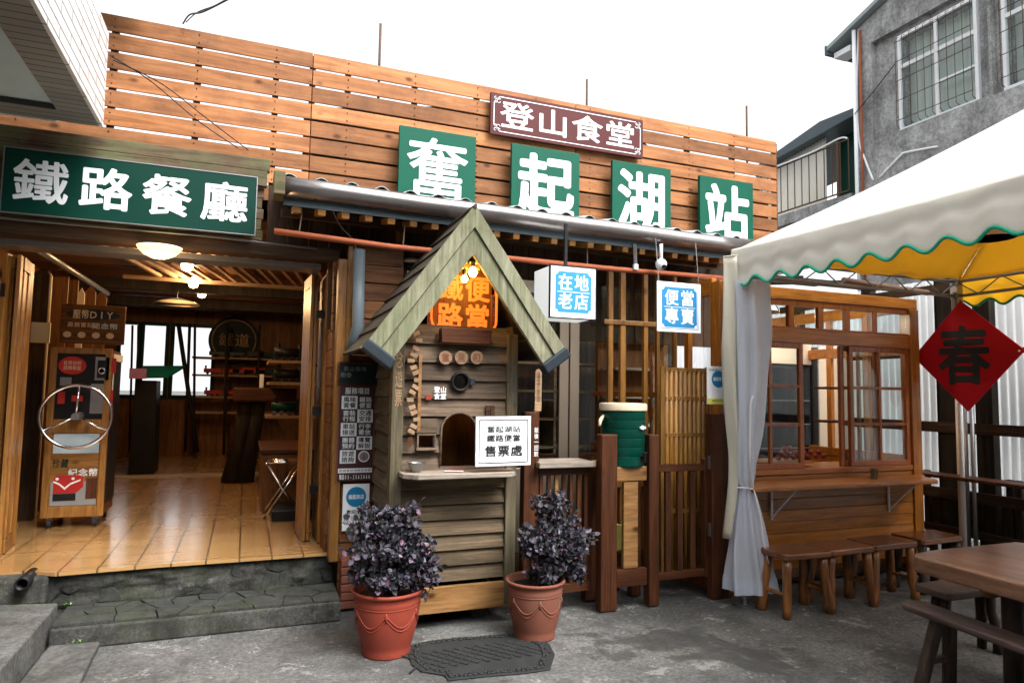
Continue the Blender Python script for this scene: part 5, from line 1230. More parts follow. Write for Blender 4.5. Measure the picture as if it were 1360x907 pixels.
# oranges in the window
fruit_seed = np.random.default_rng(3); spots = []
for row, nn_, px0 in ((0, 7, 1034), (1, 6, 1037), (2, 3, 1042)):
    for k in range(nn_):
        if row == 2 and k == 2: continue
        spots.append((px0+k*(10 if row < 2 else 7), 609-row*7, row, k))
names_ = ['first', 'second', 'third', 'fourth', 'fifth', 'sixth', 'seventh']
root = None; FR = []
for px, py, row, k in spots:
    c = at(px, py, y=BY+.2-.01*row+.02*(k % 2)); c.z = OZ+.026+row*.036
    if root is None:
        root = thing('orange', tuple(c), '', 'fruit', 'red oranges heaped inside the booth window')
        MB().lathe([(.001, -.026), (.014, -.022), (.025, -.008), (.026, .004), (.018, .02), (.006, .025), (.002, .023)], c, 16).build('fruit', 'terra', root, 0, True); MB().cyl(c+Vector((0, 0, .022)), c+Vector((0, 0, .028)), .003, n=6).build('stalk', 'stem', root); o = root
    else: o = clone(root); o.location = c
    o['label'] = '%s orange from the left in the %s row of the heap in the window' % (names_[k], ['bottom', 'middle', 'top'][row])
# counter with brackets
cy0 = 4.0; ca, cb_ = at(1011, 650, y=cy0), at(1250, 637, y=cy0)
MB().prism([(3.52, cy0+.01), (5.44, cy0-.005), (5.50, cy0+.06), (5.56, cy0+.20), (5.72, BY-.012), (3.52, BY-.012)], (0, 0, .838), (1, 0, 0), (0, 1, 0), (0, 0, .032)).build('counter', 'booth_x', B, .006)
for px in (1024, 1180):
    x = at(px, 680, y=BY-.01).x; br = MB(); w_ = .016
    br.box(x, x+w_, BY-.016, BY-.003, .56, .836); br.beam((x+w_/2, BY-.01, .575), (x+w_/2, cy0+.08, .825), w_, .006); br.box(x, x+w_, cy0+.06, BY-.018, .828, .8365); br.build('bracket', 'white', B)
# cup on the counter
c = at(1161, 634, y=4.2); c.z = .8705
t = thing('bamboo_cup', tuple(c), 'grey brown cylindrical cup standing on the booth counter', 'cup'); MB().lathe([(.026, 0), (.027, .085), (.023, .085), (.022, .01)], c, 20).build('cup', 'grey_z', t, 0, 'auto'); MB().tube([c+Vector((.02, 0, .07)), c+Vector((.045, 0, .06)), c+Vector((.045, 0, .03)), c+Vector((.022, 0, .02))], .004, 6).build('handle', 'grey_z', t)
# bulb and silver lamp in the transom
c = at(1101, 403, y=5.0); t = thing('booth_bulb', tuple(c), 'bright bulb glowing behind the transom lights of the booth', 'light bulb')
MB().lathe([(.001, -.035), (.028, -.02), (.035, 0), (.025, .022), (.012, .045)], c, 14).build('bulb', 'lamp', t, 0, True); MB().tube([c+Vector((0, 0, .04)), c+Vector((0, 0, .1))], .005, 5).build('flex', 'black', t)
c = at(1026, 412, y=4.75); t = thing('silver_spotlight', tuple(c), 'round silver clip lamp at the left end of the transom lights', 'lamp')
MB().lathe([(.03, .05), (.06, .0), (.065, -.03), (.06, -.03), (.05, 0), (.02, .04)], c, 20).build('shade', 'chrome', t, 0, True); MB().tube([c+Vector((0, 0, .045)), c+Vector((0, 0, .2))], .008, 6).build('stem', 'black', t)

# ================================================================ STOOLS, TABLE, BENCH
def stool(x0, x1, y0, y1, z, label, seed, mat_t='stool_top', mat_l='stool', grp='varnished log stools under the counter', legr=.032, tuck=.05, cat='stool', name='log_stool'):
    r = np.random.default_rng(seed); t = thing(name, ((x0+x1)/2, (y0+y1)/2, 0), label, cat, grp)
    j = lambda: r.uniform(-.008, .008)
    MB().prism([(x0+j(), y0+.02), (x0+.02, y0+j()), (x1-.02, y0+j()), (x1+j(), y0+.02), (x1+j(), y1-.02), (x1-.02, y1), (x0+.02, y1), (x0+j(), y1-.02)], (0, 0, z-.045), (1, 0, 0), (0, 1, 0), (0, 0, .045)).build('seat', mat_t, t, .010, seg=3)
    for sx in (0, 1):
        for sy_ in (0, 1):
            tx = x0+tuck if not sx else x1-tuck; ty = y0+tuck if not sy_ else y1-tuck; bx = tx+(-.035 if not sx else .035)+r.uniform(-.01, .01); by_ = ty+(-.02 if not sy_ else .02)
            pts = []; rr = []
            for k in range(7):
                s = k/6; pts.append(Vector((bx, by_, 0)).lerp(Vector((tx, ty, z-.047)), s)+Vector((r.normal(0, .004), r.normal(0, .004), 0))*(1 if 0 < k < 6 else 0)); rr.append(legr*(1+r.uniform(-.10, .12)))
            MB().tube(pts, rr, 10).build('leg', mat_l, t, 0, True)
    MB().tube([(x0+tuck-.02, y0+tuck, z*.35), (x0+tuck-.02, y1-tuck, z*.35)], legr*.45, 8).build('stretcher', mat_l, t)
    MB().tube([(x1-tuck+.02, y0+tuck, z*.35), (x1-tuck+.02, y1-tuck, z*.35)], legr*.45, 8).build('stretcher', mat_l, t)
    return t
sz = .445
s0 = at(1028, 739, y=3.72, z=None) if False else None
xs_ = [at(1029, 745, z=sz), at(1098, 735, z=sz), at(1165, 728, z=sz), at(1212, 722, z=sz)]
stool(3.56, 3.985, 3.74, 4.03, sz, 'shiny log-legged stool nearest the curtain under the booth counter', 1)
stool(3.995, 4.44, 3.76, 4.04, sz-.003, 'middle of the three shiny log-legged stools under the booth counter', 2)
stool(4.45, 4.92, 3.78, 4.06, sz-.001, 'shiny log-legged stool at the right end under the booth counter', 3)
a = at(1225, 722, z=.43)
stool(5.05, 5.55, 3.85, 4.15, .43, 'dark polished stool in the shade right of the three log stools', 4, 'stool_top', 'benchleg', None)
# little dark low stool / bench beyond the table
t = stool(3.86, 4.42, 2.78, 3.02, .42, 'dull grey topped small bench between the big table and the log stools', 8, 'bench', 'benchleg', None, .028, .09, 'bench', 'small_bench')
# thick table slab
T = thing('slab_table', (4.0, 1.9, 0), 'thick worn brown timber table slab cut by the right edge of the photo', 'table')
tt = .72
pA, pB = at(1218, 731, z=tt), at(1360, 765, z=tt)
MB().prism([(3.335, 2.60), (3.31, 2.0), (3.33, 1.2), (4.3, 1.2), (4.32, 2.55), (4.25, 2.66), (3.6, 2.665), (3.40, 2.64)], (0, 0, tt-.085), (1, 0, 0), (0, 1, 0), (0, 0, .085)).build('tabletop', 'table', T, .012, seg=3)
MB().tube([(3.55, 2.36, tt-.13), (4.1, 2.40, tt-.13)], .045, 12).build('cross_log', 'stool', T, 0, True)
for x, y in ((3.72, 2.35), (4.1, 2.4), (3.8, 1.4), (4.1, 1.4)): MB().tube([(x, y, 0), (x+.01, y, .35), (x, y, tt-.088)], [.05, .055, .05], 12).build('leg', 'benchleg', T, 0, True)
# long bench in front
b0, b1 = at(1195, 800, z=.455), at(1360, 860, z=.455); d0, d1 = at(1226, 797, z=.455), at(1360, 836, z=.455)
Bn = thing('long_bench', (3.4, 2.3, 0), 'narrow worn bench with splayed dark legs tucked at the edge of the big table', 'bench')
dr = (b1-b0).normalized(); e0 = b0; e1 = b0+dr*1.5; wv = .165
MB().prism([(e0.x, e0.y-.02), (e0.x+.02, e0.y+.012), (e0.x+wv, e0.y+.01), (e1.x+wv, e1.y), (e1.x, e1.y)], (0, 0, .42), (1, 0, 0), (0, 1, 0), (0, 0, .035)).build('seat', 'bench', Bn, .012, seg=3)
for (yy, dy) in ((2.50, .07), (1.45, -.07)):
    for sx in (-1, 1):
        top = Vector((3.415+sx*.045, yy, .42)); bot = Vector((3.415+sx*.12, yy+dy, 0)); MB().beam(bot, top, .06, .045, up=(0, 1, 0)).build('leg', 'benchleg', Bn, .005)
    MB().beam((3.34, yy+dy*.5, .2), (3.49, yy+dy*.5, .2), .03, .025).build('stretcher', 'benchleg', Bn)

# ================================================================ TENT
TX0, TX1, TY1, TY0 = 3.47, 5.97, 4.17, .55
tz = 2.66; AP = Vector((4.72, 2.5, 3.52))
T = thing('marquee_tent', (4.7, 2.4, 0), 'white tent with yellow lining, green edged scalloped valance and grey steel frame over the tables', 'tent')
cor = [Vector((TX0, TY1, tz)), Vector((TX0, TY0, tz)), Vector((TX1, TY0, tz)), Vector((TX1, TY1, tz))]
for nm, mat, dz, ins in (('roof_cover', 'tent_out', 0, 0), ('lining', 'tent_in', -.05, .10)):
    mb = MB()
    for k in range(4):
        a, b = cor[k], cor[(k+1) % 4]
        def fn(i, j, a=a, b=b, dz=dz, ins=ins):
            e = a.lerp(b, i); p = e.lerp(AP, j*(.985 if j < 1 else 1)); sag = -.05*math.sin(PI*j)*(1-.4*abs(2*i-1))-.028*math.sin(PI*i)*(1-j)
            wr = .010*math.sin(i*23+j*11)*math.exp(-j*7)+.006*math.sin(i*47+3*j)*math.exp(-j*5)
            q = Vector((p.x, p.y, p.z+sag+wr+dz)); c_ = Vector((AP.x, AP.y, q.z)); 
            return q.lerp(c_, ins*(1-j)*.6)
        mb.grid(48, 24, fn)
    mb.build(nm, mat, T, 0, True, solid=.002)
def valance(a, b, nsc, name='valance', inner=False, d=.285):
    a, b = Vector(a), Vector(b); L_ = (b-a).length; out = Vector(((b-a).y, -(b-a).x, 0)).normalized(); tr = []
    ctr = Vector((4.72, 2.4, 0)); 
    if ((a+b)/2+out-ctr).length < ((a+b)/2-out-ctr).length: out = -out
    def low(i): return d-.030+.030*math.cos(i*nsc*2*PI+2.0)
    def fn(i, j):
        sag = -.028*math.sin(PI*i); p = a.lerp(b, i)+Vector((0, 0, sag+.016-j*(low(i)+.016)))+out*.006
        w_ = .006*math.sin(i*nsc*PI*2)*j+.007*math.sin(j*6+i*5)*math.sin(PI*j)+.003*math.sin(j*15+i*11)*math.sin(PI*j)+.0015*math.sin(i*53+j*3)
        return p+out*(w_+.02*math.sin(j*PI*.5))
    nU = nsc*14
    o = MB().grid(nU, 14, fn).build(name, 'tent_in' if inner else 'tent_val', T, 0, True, solid=.002)
    MB().tube([fn(k/nU, 1)+out*.0015 for k in range(nU+1)], .010, 6, False).build('valance_trim', 'trim', T, 0, True)
valance(cor[0], cor[1], 15); valance(cor[3], cor[2], 15, inner=True); valance(cor[1], cor[2], 10)
def truss(a, b, name='frame_truss', h=.13):
    a, b = Vector(a), Vector(b); t_ = MB(); n = max(3, int((b-a).length/.19)); dn = Vector((0, 0, -h))
    t_.tube([a, b], .016, 8); t_.tube([a+dn, b+dn], .014, 8)
    for k in range(n):
        p, q = a.lerp(b, k/n), a.lerp(b, (k+1)/n); t_.tube([p+(dn if k % 2 else Vector()), q+(Vector() if k % 2 else dn)], .006, 6)
    return t_.build(name, 'steel', T, 0, True)
i_ = .05; zf = 2.60
truss((TX0+i_, TY1-i_, zf), (TX1-i_, TY1-i_, zf)); truss((TX0+i_, TY0+i_, zf), (TX0+i_, TY1-i_, zf)); truss((TX1-i_, TY0+i_, zf), (TX1-i_, TY1-i_, zf)); truss((TX0+i_, TY0+i_, zf), (TX1-i_, TY0+i_, zf))
for c_ in cor: MB().tube([(c_.x+(i_ if c_.x < 4.7 else -i_), c_.y+(-i_ if c_.y > 2 else i_), zf+.03), (AP.x, AP.y, AP.z-.06)], .016, 8).build('rafter_pole', 'steel', T, 0, True)
for (x, y) in ((TX0+i_, TY1-i_), (TX1-i_, TY1-i_), (TX0+i_, TY0+i_), (TX1-i_, TY0+i_)):
    s = MB(); s.box(x-.035, x+.035, y-.035, y+.035, zf-.16, zf+.04); s.cyl((x-.05, y, zf-.28), (x-.05, y, zf-.1), .012, n=10); s.cyl((x+.05, y, zf-.28), (x+.05, y, zf-.1), .012, n=10); s.cyl((x, y, zf-.32), (x, y, zf), .02, n=12)
    s.build('corner_hub', 'steel', T, .003)
    MB().cyl((x, y, 0.012), (x, y, zf-.1), .019, n=14).build('leg', 'white', T, 0, True)
    MB().lathe([(.075, 0), (.075, .008), (.03, .014), (.022, .05)], (x, y, 0), 20).build('foot_plate', 'steel', T, 0, 'auto')
MB().tube([(TX1-i_, TY1-i_-.55, 1.2), (TX1-i_, TY1-i_-1.6, zf-.15)], .010, 8).build('brace', 'steel', T)
# curtain round the near left leg
C_ = thing('mesh_curtain', (3.6, 4.1, 0), 'bluish translucent mesh curtain gathered and tied round the left tent leg', 'curtain')
ctr = [(2.40, 968+8, 1022), (2.0, 966+8, 1023), (1.6, 972+4, 1018), (1.2, 976, 1010), (.93, 978, 1003), (.865, 979, 1001), (.80, 978, 1004), (.5, 971, 1018), (.22, 966, 1028), (.11, 965, 1030)]
CYc = 4.07
zs = np.array([c[0] for c in ctr])[::-1]; xl = np.array([at(c[1], 500, y=CYc).x for c in ctr]); xr = np.array([at(c[2], 500, y=CYc).x for c in ctr])
def xz(px, z):   # x of pixel column px at height z on the plane of the curtain
    lo = proj_y = None
    return at(px, PCY, y=CYc).x
def rowx(px, z):
    py = 500.0
    for _ in range(6):
        p = at(px, py, y=CYc); py += (p.z-z)*190
    return at(px, py, y=CYc).x
xl = np.array([rowx(c[1], c[0]) for c in ctr])[::-1]; xr = np.array([rowx(c[2], c[0]) for c in ctr])[::-1]
rc_ = np.random.default_rng(12); ph1, ph2 = rc_.uniform(0, 6, 2)
def cfn(i, j):
    z = 2.42-(2.42-.115)*j; cx_ = (np.interp(z, zs, xl)+np.interp(z, zs, xr))/2; hw2 = (np.interp(z, zs, xr)-np.interp(z, zs, xl))/2
    a = 2*PI*i; f_ = 1+.16*math.sin(7*a+ph1+1.2*math.sin(z*3))+.08*math.sin(13*a+ph2+z*4)+.05*math.sin(5*a+z*9)
    tie = math.exp(-((z-.865)/.03)**2)
    f_ = f_*(1-.15*tie); rx = hw2*(.86 if z > .9 else .80)*f_; ry_ = max(.055, hw2*.6)*f_
    if z < .9: cx_ += .02
    return Vector((cx_+rx*math.cos(a), CYc+.02+ry_*math.sin(a), z+.006*math.sin(3*a)*(j == 1)))
mb = MB().grid(120, 70, cfn); mb.build('mesh_sheet', 'mesh', C_, 0, True)
def hem(i, j): p = cfn(i, 1-j*.05*.9); return Vector((p.x, p.y, p.z))+Vector((p.x-3.5, p.y-CYc, 0))*.02
MB().grid(120, 3, hem).build('hem', 'mesh', C_, 0, True)
MB().tube([(np.interp(.865, zs, xl)*.5+np.interp(.865, zs, xr)*.5+.075*math.cos(q), CYc+.02+.07*math.sin(q), .868+.006*math.sin(2*q)) for q in np.linspace(0, 2*PI, 24)], .006, 6, False).build('tie_cord', 'whitep', C_, 0, True)
xm = (np.interp(.865, zs, xl)+np.interp(.865, zs, xr))/2
MB().tube([(xm+.03, CYc-.055, .86), (xm+.06, CYc-.08, .7), (xm+.075, CYc-.10, .5), (xm+.09, CYc-.13, .34)], .004, 6).build('cord_tail', 'whitep', C_, 0, True)
MB().tube([(xm+.0, CYc-.09, 1.55), (xm-.012, CYc-.08, 1.5), (xm-.02, CYc-.075, 1.2), (xm-.015, CYc-.07, .88)], .006, 6).build('cord_loop', 'whitep', C_, 0, True)
# cream sheet hanging left of it
t = thing('cream_sheet', (3.45, 4.2, 1), 'cream canvas sheet hanging in a fold along the left side of the mesh curtain', 'curtain')
pts = [(2.62, 968, 985), (2.2, 966, 992), (1.9, 965, 990), (1.5, 969, 986), (1.1, 974, 984), (.9, 973, 984), (.5, 967, 976)]
zc = np.array([p[0] for p in pts])[::-1]; cl_ = np.array([rowx(p[1], p[0]) for p in pts])[::-1]; cr_ = np.array([rowx(p[2], p[0]) for p in pts])[::-1]
def sfn(i, j): z = 2.60-j*2.1; return Vector((np.interp(z, zc, cl_)+(np.interp(z, zc, cr_)-np.interp(z, zc, cl_))*i, CYc+.06-.06*math.sin(i*PI)+.01*math.sin(i*9+z*5), z))
MB().grid(14, 40, sfn).build('sheet', 'creamcloth', t, 0, True, solid=.002)
MB().tube([sfn(k/14, 0)+Vector((0, 0, .004)) for k in range(15)], .006, 6).build('hem_cord', 'creamcloth', t)
# lamp under the tent
c = at(1316, 317, y=2.6); t = thing('tent_lamp', tuple(c), 'wide flat pale lampshade hanging under the yellow tent lining', 'lamp')
MB().lathe([(.13, 0), (.135, .03), (.12, .055), (.05, .075), (.045, .07), (.11, .05), (.125, .03), (.125, 0)], c, 32).build('shade', 'cream', t, 0, 'auto'); MB().lathe([(.001, .02), (.05, .022), (.05, .04)], c, 20).build('bulb', 'white', t); MB().tube([c+Vector((0, 0, .07)), c+Vector((0, 0, .22))], .006, 6).build('flex', 'black', t)
# crimson diamond
hd = .50
def pj(p):
    q = RC@(np.array(p)-np.array([0, 0, EYE])); return PCX+FPX*q[0]/-q[2], PCY-FPX*q[1]/-q[2]
cc = at(1283, 472, y=4.02)
best = min(((abs(pj(cc-Vector((math.cos(th), math.sin(th), 0))*s)[0]-1220)+abs(pj(cc+Vector((math.cos(th), math.sin(th), 0))*s)[0]-1363), th, s) for th in np.linspace(-1.3, .3, 60) for s in np.linspace(.40, .56, 17)), key=lambda q: q[0])
th, hd = best[1], best[2]; u_ = Vector((math.cos(th), math.sin(th), 0)); vz = Vector((0, 0, 1)); hz = .49
t = thing('spring_diamond', tuple(cc), 'crimson diamond shaped board with one large black brush character hanging from the tent corner', 'sign')
nn = u_.cross(vz)
MB().prism([(-hd, -.0), (0, -hz), (hd, .03), (-.03, hz)], cc-nn*.012, u_, vz, nn*.010).build('panel', 'dia', t, .002)
lettering('春', cc+nn*.001+vz*-.01-u_*.02, .50*hd/.5, .56, 'ink', t, .025, u_, vz)
MB().prism([(.009*math.cos(q), .009*math.sin(q)) for q in np.linspace(0, 2*PI, 17)[:-1]], cc+u_*(hd-.04)+vz*.025+nn*.0015, u_, vz, nn*.001).build('eyelet', 'whitep', t)
MB().tube([cc+vz*(hz-.03)+nn*.004, Vector((TX1-i_, TY1-i_-.05, zf-.2))], .004, 6).build('cord', 'pale', t)

# ================================================================ SIDE FENCE WITH TRANSLUCENT SHEETS
WX_ = 6.25
F_ = thing('timber_side_fence', (WX_, 3, 0), 'nearly black timber fence of posts and level rails closing the yard on the right', 'fence')
fx = lambda px, py=600: at(px, py, x=WX_).y
for (pa, pb) in ((1247, 1272), (1297, 1320), (1100, 1112) if False else (1246, 1250),):
    ya, yb = fx(pa), fx(pb); 
    if abs(ya-yb) < .03: continue
    MB().box(WX_, WX_+.09, ya, yb, 0, 2.75).build('post', 'black_z', F_, .005)
for yy in (2.45, 1.3, 5.3, 6.3): MB().box(WX_, WX_+.09, yy, yy+.12, 0, 2.75).build('post', 'black_z', F_, .005)
for (zc_, hh_) in ((at(1340, 572, x=WX_).z, .10), (at(1340, 657+10, x=WX_).z, .10), (.32, .07), (1.98, .05), (2.62, .08)): MB().box(WX_-.03, WX_-.003, .5, 6.6, zc_-hh_/2, zc_+hh_/2).build('rail', 'dark_y', F_, .004)
MB().box(WX_+.095, WX_+.13, 3.3, 4.75, .30, .62).build('low_panel', 'dark_y', F_)
for px in (1230, 1340, 1352): yy = fx(px); MB().box(WX_+.02, WX_+.06, yy, yy+.05, .1, .85).build('lower_slat', 'black_z', F_)
RW = at(1215, 625, x=5.95).z
o = MB().box(5.86, 6.10, .8, at(1217, 625, x=6.0).y, RW-.03, RW+.0).build('rail_counter', 'rail_x', None, .008); tag(o, 'dark varnished ledge running along the side fence from the booth corner', 'ledge')
def corr(a, b, z0, z1, lam=.076, amp=.012):
    a, b = Vector(a), Vector(b); d = b-a; L_ = d.length; n_ = Vector((-d.y, d.x, 0)).normalized(); nn_ = int(L_/lam*8)
    return MB().grid(nn_, 1, lambda i, j: a+d*i+n_*(amp*math.sin(i*L_/lam*2*PI))+Vector((0, 0, z0+(z1-z0)*j)))
o = corr((WX_+.2, .2, 0), (WX_+.2, 7.1, 0), .22, 2.75).build('translucent_sheet', 'poly', None, 0, True, solid=.002); tag(o, 'corrugated translucent white sheeting standing behind the dark side fence', 'sheeting')
o = corr((3.6, 7.1, 0), (WX_+.2, 7.1, 0), .3, 3.05).build('translucent_sheet', 'poly', None, 0, True, solid=.002); tag(o, 'corrugated translucent white sheeting closing the yard behind the kitchen booth', 'sheeting')
P2 = thing('back_frame', (5, 6.6, 0), 'dark steel frame of beams and struts behind the top of the booth', 'frame')
for x in (4.75, 5.55, 6.2): MB().box(x, x+.09, 6.9, 6.99, 0, 3.1).build('post', 'black_z', P2)
for (y_, z_) in ((5.2, 2.72), (6.0, 2.88), (6.85, 2.98)): MB().box(3.6, 6.24, y_, y_+.05, z_-.03, z_+.03).build('beam', 'black_z', P2)
for k in range(4): MB().beam((4.0+k*.6, 5.2, 2.75), (4.3+k*.6, 6.9, 3.0), .03, .04).build('strut', 'black_z', P2)
o = MB().cyl(at(1120, 372, y=4.45), at(1232, 389, y=4.45), .026, n=14).build('steel_tube', 'rustbar', None, 0, True); tag(o, 'brown tube end sticking out between the tent truss and the booth roof beam', 'tube')
# poles bundled at the tent corner
for i, (px, dx, m, lb) in enumerate(((1273, 0, 'cream', 'pale yellow pole tied in the bundle at the fence post'), (1283, .04, 'steel', 'thin grey steel pole tied in the bundle at the fence post'), (1292, .08, 'steel', 'rightmost grey steel pole of the bundle at the fence post'))):
    p = at(px, 600, x=6.12); o = MB().cyl((p.x, p.y, 0), (p.x+.005, p.y, 1.62-.02*i), .017, n=12).build('tied_pole', m, None, 0, True); tag(o, lb, 'pole', 'poles tied to the fence post')
# weeds at the fence foot
def weed(c, n, s, seed, label, name='weed'):
    r = np.random.default_rng(seed); mb = MB()
    for k in range(n):
        a = r.uniform(0, 2*PI); el = r.uniform(.3, 1.2); d = Vector((math.cos(a)*math.cos(el), math.sin(a)*math.cos(el), math.sin(el))); L_ = s*r.uniform(.5, 1); sd2 = d.cross(Vector((0, 0, 1))).normalized()*L_*.22; p = Vector(c)+Vector((r.normal(0, s*.5), r.normal(0, s*.4), 0)); q = p+d*L_
        mb.add([p, p.lerp(q, .5)+sd2, q, p.lerp(q, .5)-sd2+Vector((0, 0, .002))], [(0, 1, 2, 3)])
    o = mb.build(name, 'leafg', None, 0, True); return tag(o, label, 'weed')
weed((6.0, 4.05, 0), 60, .10, 1, 'bright green weeds at the foot of the side fence behind the stools'); weed((6.05, 3.5, 0), 40, .09, 2, 'smaller tuft of green weeds by the side fence nearer the table')
for i, (px, py, z, s_, n_, lb) in enumerate(((105, 853, .05, .03, 9, 'bright green seedling on the thin slab below the stone step'), (68, 789, .16, .025, 12, 'small weeds at the far corner of the thick slab'), (28, 868, .0, .03, 12, 'weed growing in the gap beside the thick slab at the left edge'), (90, 803, .15, .025, 10, 'moss and tiny weeds on the left end of the stone step'), (8, 900, 0, .03, 12, 'weed tuft in the gap at the bottom left corner'))):
    weed(at(px, py, z=z), n_, s_, 20+i, lb)

# ================================================================ GREY HOUSE AND SHED, TOP RIGHT
HX = 10.5; HK = HX/8.0
def hz(z): return EYE+(z-EYE)*HK
Hh = thing('grey_house', (HX+2, 4, 0), 'grimy grey rendered house with barred windows behind the tent, top right', 'house')
he = at(1138, 38, x=HX); hy1 = he.y; wz_ = [at(1193, 50, x=HX), at(1293, 130, x=HX), at(1200, 168, x=HX)]
w1y0, w1y1 = at(1293, 130, x=HX).y, at(1195, 150, x=HX).y; wz0_, wz1_ = at(1200, 168, x=HX).z, at(1193, 50, x=HX).z
rec_y = at(1157, 60, x=HX).y; rz0, rz1 = wz0_-.0, at(1157, 57, x=HX).z
rb0 = at(1161, 187, x=HX).z
pitch = .32
def roofat(y): return he.z+(hy1-y)*pitch
# facade with window openings: panels around two windows
w2y1 = at(1333, 60, x=HX).y; w2y0 = w2y1-1.6
fc = MB()
def fpanel(y0, y1, z0, z1, d=0): fc.box(HX+d, HX+.25, y0, y1, z0, z1)
fc.prism([(hy1, 0), (hy1, he.z), (-1, roofat(-1)), (-1, 0)], (HX+.12, 0, 0), (0, 1, 0), (0, 0, 1), (.15, 0, 0))
facade = fc.build('wall', 'grimy', Hh)
cutm = MB().box(HX-.1, HX+.6, w1y0, w1y1, wz0_, wz1_).box(HX-.1, HX+.6, w2y0, w2y1, wz0_, wz1_).build('cutter', 'black'); boolcut(facade, cutm); bpy.data.objects.remove(cutm)
# raised outer skin (leaves the recessed bays round the windows)
sk = MB()
sk.prism([(hy1, 0), (hy1, he.z-.02), (rec_y, roofat(rec_y)-.02), (rec_y, 0)], (HX, 0, 0), (0, 1, 0), (0, 0, 1), (.118, 0, 0))
sk.prism([(rec_y-.002, rz1), (rec_y-.002, roofat(rec_y)-.02), (w1y0-.25, roofat(w1y0-.25)-.02), (w1y0-.25, rz1)], (HX, 0, 0), (0, 1, 0), (0, 0, 1), (.118, 0, 0))
sk.box(HX, HX+.118, w1y0-.25, rec_y-.002, 0, rb0)
sk.prism([(w1y0-.252, 0), (w1y0-.252, roofat(w1y0)-.02), (w2y1+.18, roofat(w2y1+.18)-.02), (w2y1+.18, 0)], (HX, 0, 0), (0, 1, 0), (0, 0, 1), (.118, 0, 0))
sk.box(HX, HX+.118, -1, w2y1+.178, 0, rb0-.02)
sk.build('outer_render', 'grimy', Hh)
for (y0, y1) in ((w1y0, w1y1), (w2y0, w2y1)):
    fm = MB(); q = .055; X0, X1 = HX+.05, HX+.12; zm = wz0_+(wz1_-wz0_)*.68
    fm.box(X0, X1, y0-q, y0, wz0_-q, wz1_+q); fm.box(X0, X1, y1, y1+q, wz0_-q, wz1_+q); fm.box(X0, X1, y0, y1, wz0_-q, wz0_); fm.box(X0, X1, y0, y1, wz1_, wz1_+q)
    fm.box(X0+.005, X1, y0, y1, zm-.035, zm+.035); ym = (y0+y1)/2; fm.box(X0+.01, X1, ym-.03, ym+.03, wz0_, zm-.036); fm.box(X0+.01, X1, ym-.025, ym+.025, zm+.036, wz1_); fm.box(X0+.012, X1, y0, ym-.031, (wz0_+zm)/2-.02, (wz0_+zm)/2+.02)
    wo = fm.build('window', 'white', Hh, .004)
    MB().box(X1-.02, X1-.012, y0, y1, wz0_, wz1_).build('pane', 'glass', wo)
    gr = MB(); n = 11
    for k in range(n): yy = y0-.02+(y1-y0+.04)*k/(n-1); gr.tube([(HX+.02, yy, wz0_-.01), (HX-.05, yy, wz0_+.03), (HX-.05, yy, wz1_-.02), (HX+.02, yy, wz1_+.01)], .006, 5)
    for z in np.linspace(wz0_+.12, wz1_-.1, 5): gr.tube([(HX-.05, y0-.03, z), (HX-.05, y1+.03, z)], .007, 5)
    gr.build('window_grille', 'rustbar', wo)
    cu = MB().grid(24, 2, lambda i, j: (HX+.28+.02*math.sin(i*40), y0+(y1-y0)*i, wz0_+(wz1_-wz0_)*j)); cu.build('curtain', 'tent_val', wo, 0, True)
MB().box(HX+.5, HX+.55, -1, hy1, wz0_-.3, wz1_+.3).build('room_wall', 'grimy', Hh)
MB().box(HX+.05, HX+6, hy1, hy1+.15, 0, he.z).build('end_wall', 'grimy', Hh)
rf = MB(); yo1 = at(1105, 75, x=HX-.0).y; th_ = .06
rf.prism([(yo1, roofat(yo1)), (yo1, roofat(yo1)+.09), (-1.3, roofat(-1.3)+.09), (-1.3, roofat(-1.3))], (HX-.14, 0, 0), (0, 1, 0), (0, 0, 1), (6, 0, 0)); rf.build('roof', 'roofing', Hh, .01)
MB().box(HX-.14, HX+2, yo1-.0, yo1+.05, roofat(yo1)-.08, roofat(yo1)+.11).build('fascia', 'pvc', Hh)
MB().box(HX+.0, HX+.3, hy1+.16, yo1-.05, roofat(yo1)-.16, roofat(yo1)-.05).build('eave_bracket', 'white', Hh)
o = MB().tube([(HX-.06, hy1+.02, he.z-.05), (HX-.06, hy1+.02, 3.0)], .035, 12).build('white_downpipe', 'white', None, 0, True); tag(o, 'white vertical downpipe at the far corner of the grey house', 'pipe')
o = MB().tube([(HX-.05, hy1-.10, he.z-.1), (HX-.05, hy1-.10, 3.2)], .022, 12).build('rusty_downpipe', 'rust', None, 0, True); tag(o, 'thin rusty vertical pipe beside the white one on the grey house', 'pipe')
cable([at(1141, 40, x=HX-.04), at(1138, 120, x=HX-.04), at(1141, 185, x=HX-.04), at(1150, 215, x=HX-.04), at(1160, 240, x=HX-.04)], .02, 'white', 'white hose curving down the corner of the grey house', 'hose', 'white_hose')
cable([at(1168, 236, x=HX-.04), at(1195, 208, x=HX-.04), at(1203, 203, x=HX-.04), at(1245, 195, x=HX-.04)], .02, 'white', 'white conduit bending along the grey wall just above the tent', 'conduit', 'wall_conduit')
cable([at(1135, 152, x=HX-.1), at(1160, 122, x=HX-.1), at(1188, 86, x=HX-.1)], .008, 'black', 'thin black wire crossing the grey wall left of the barred window', 'wire', 'wall_wire')
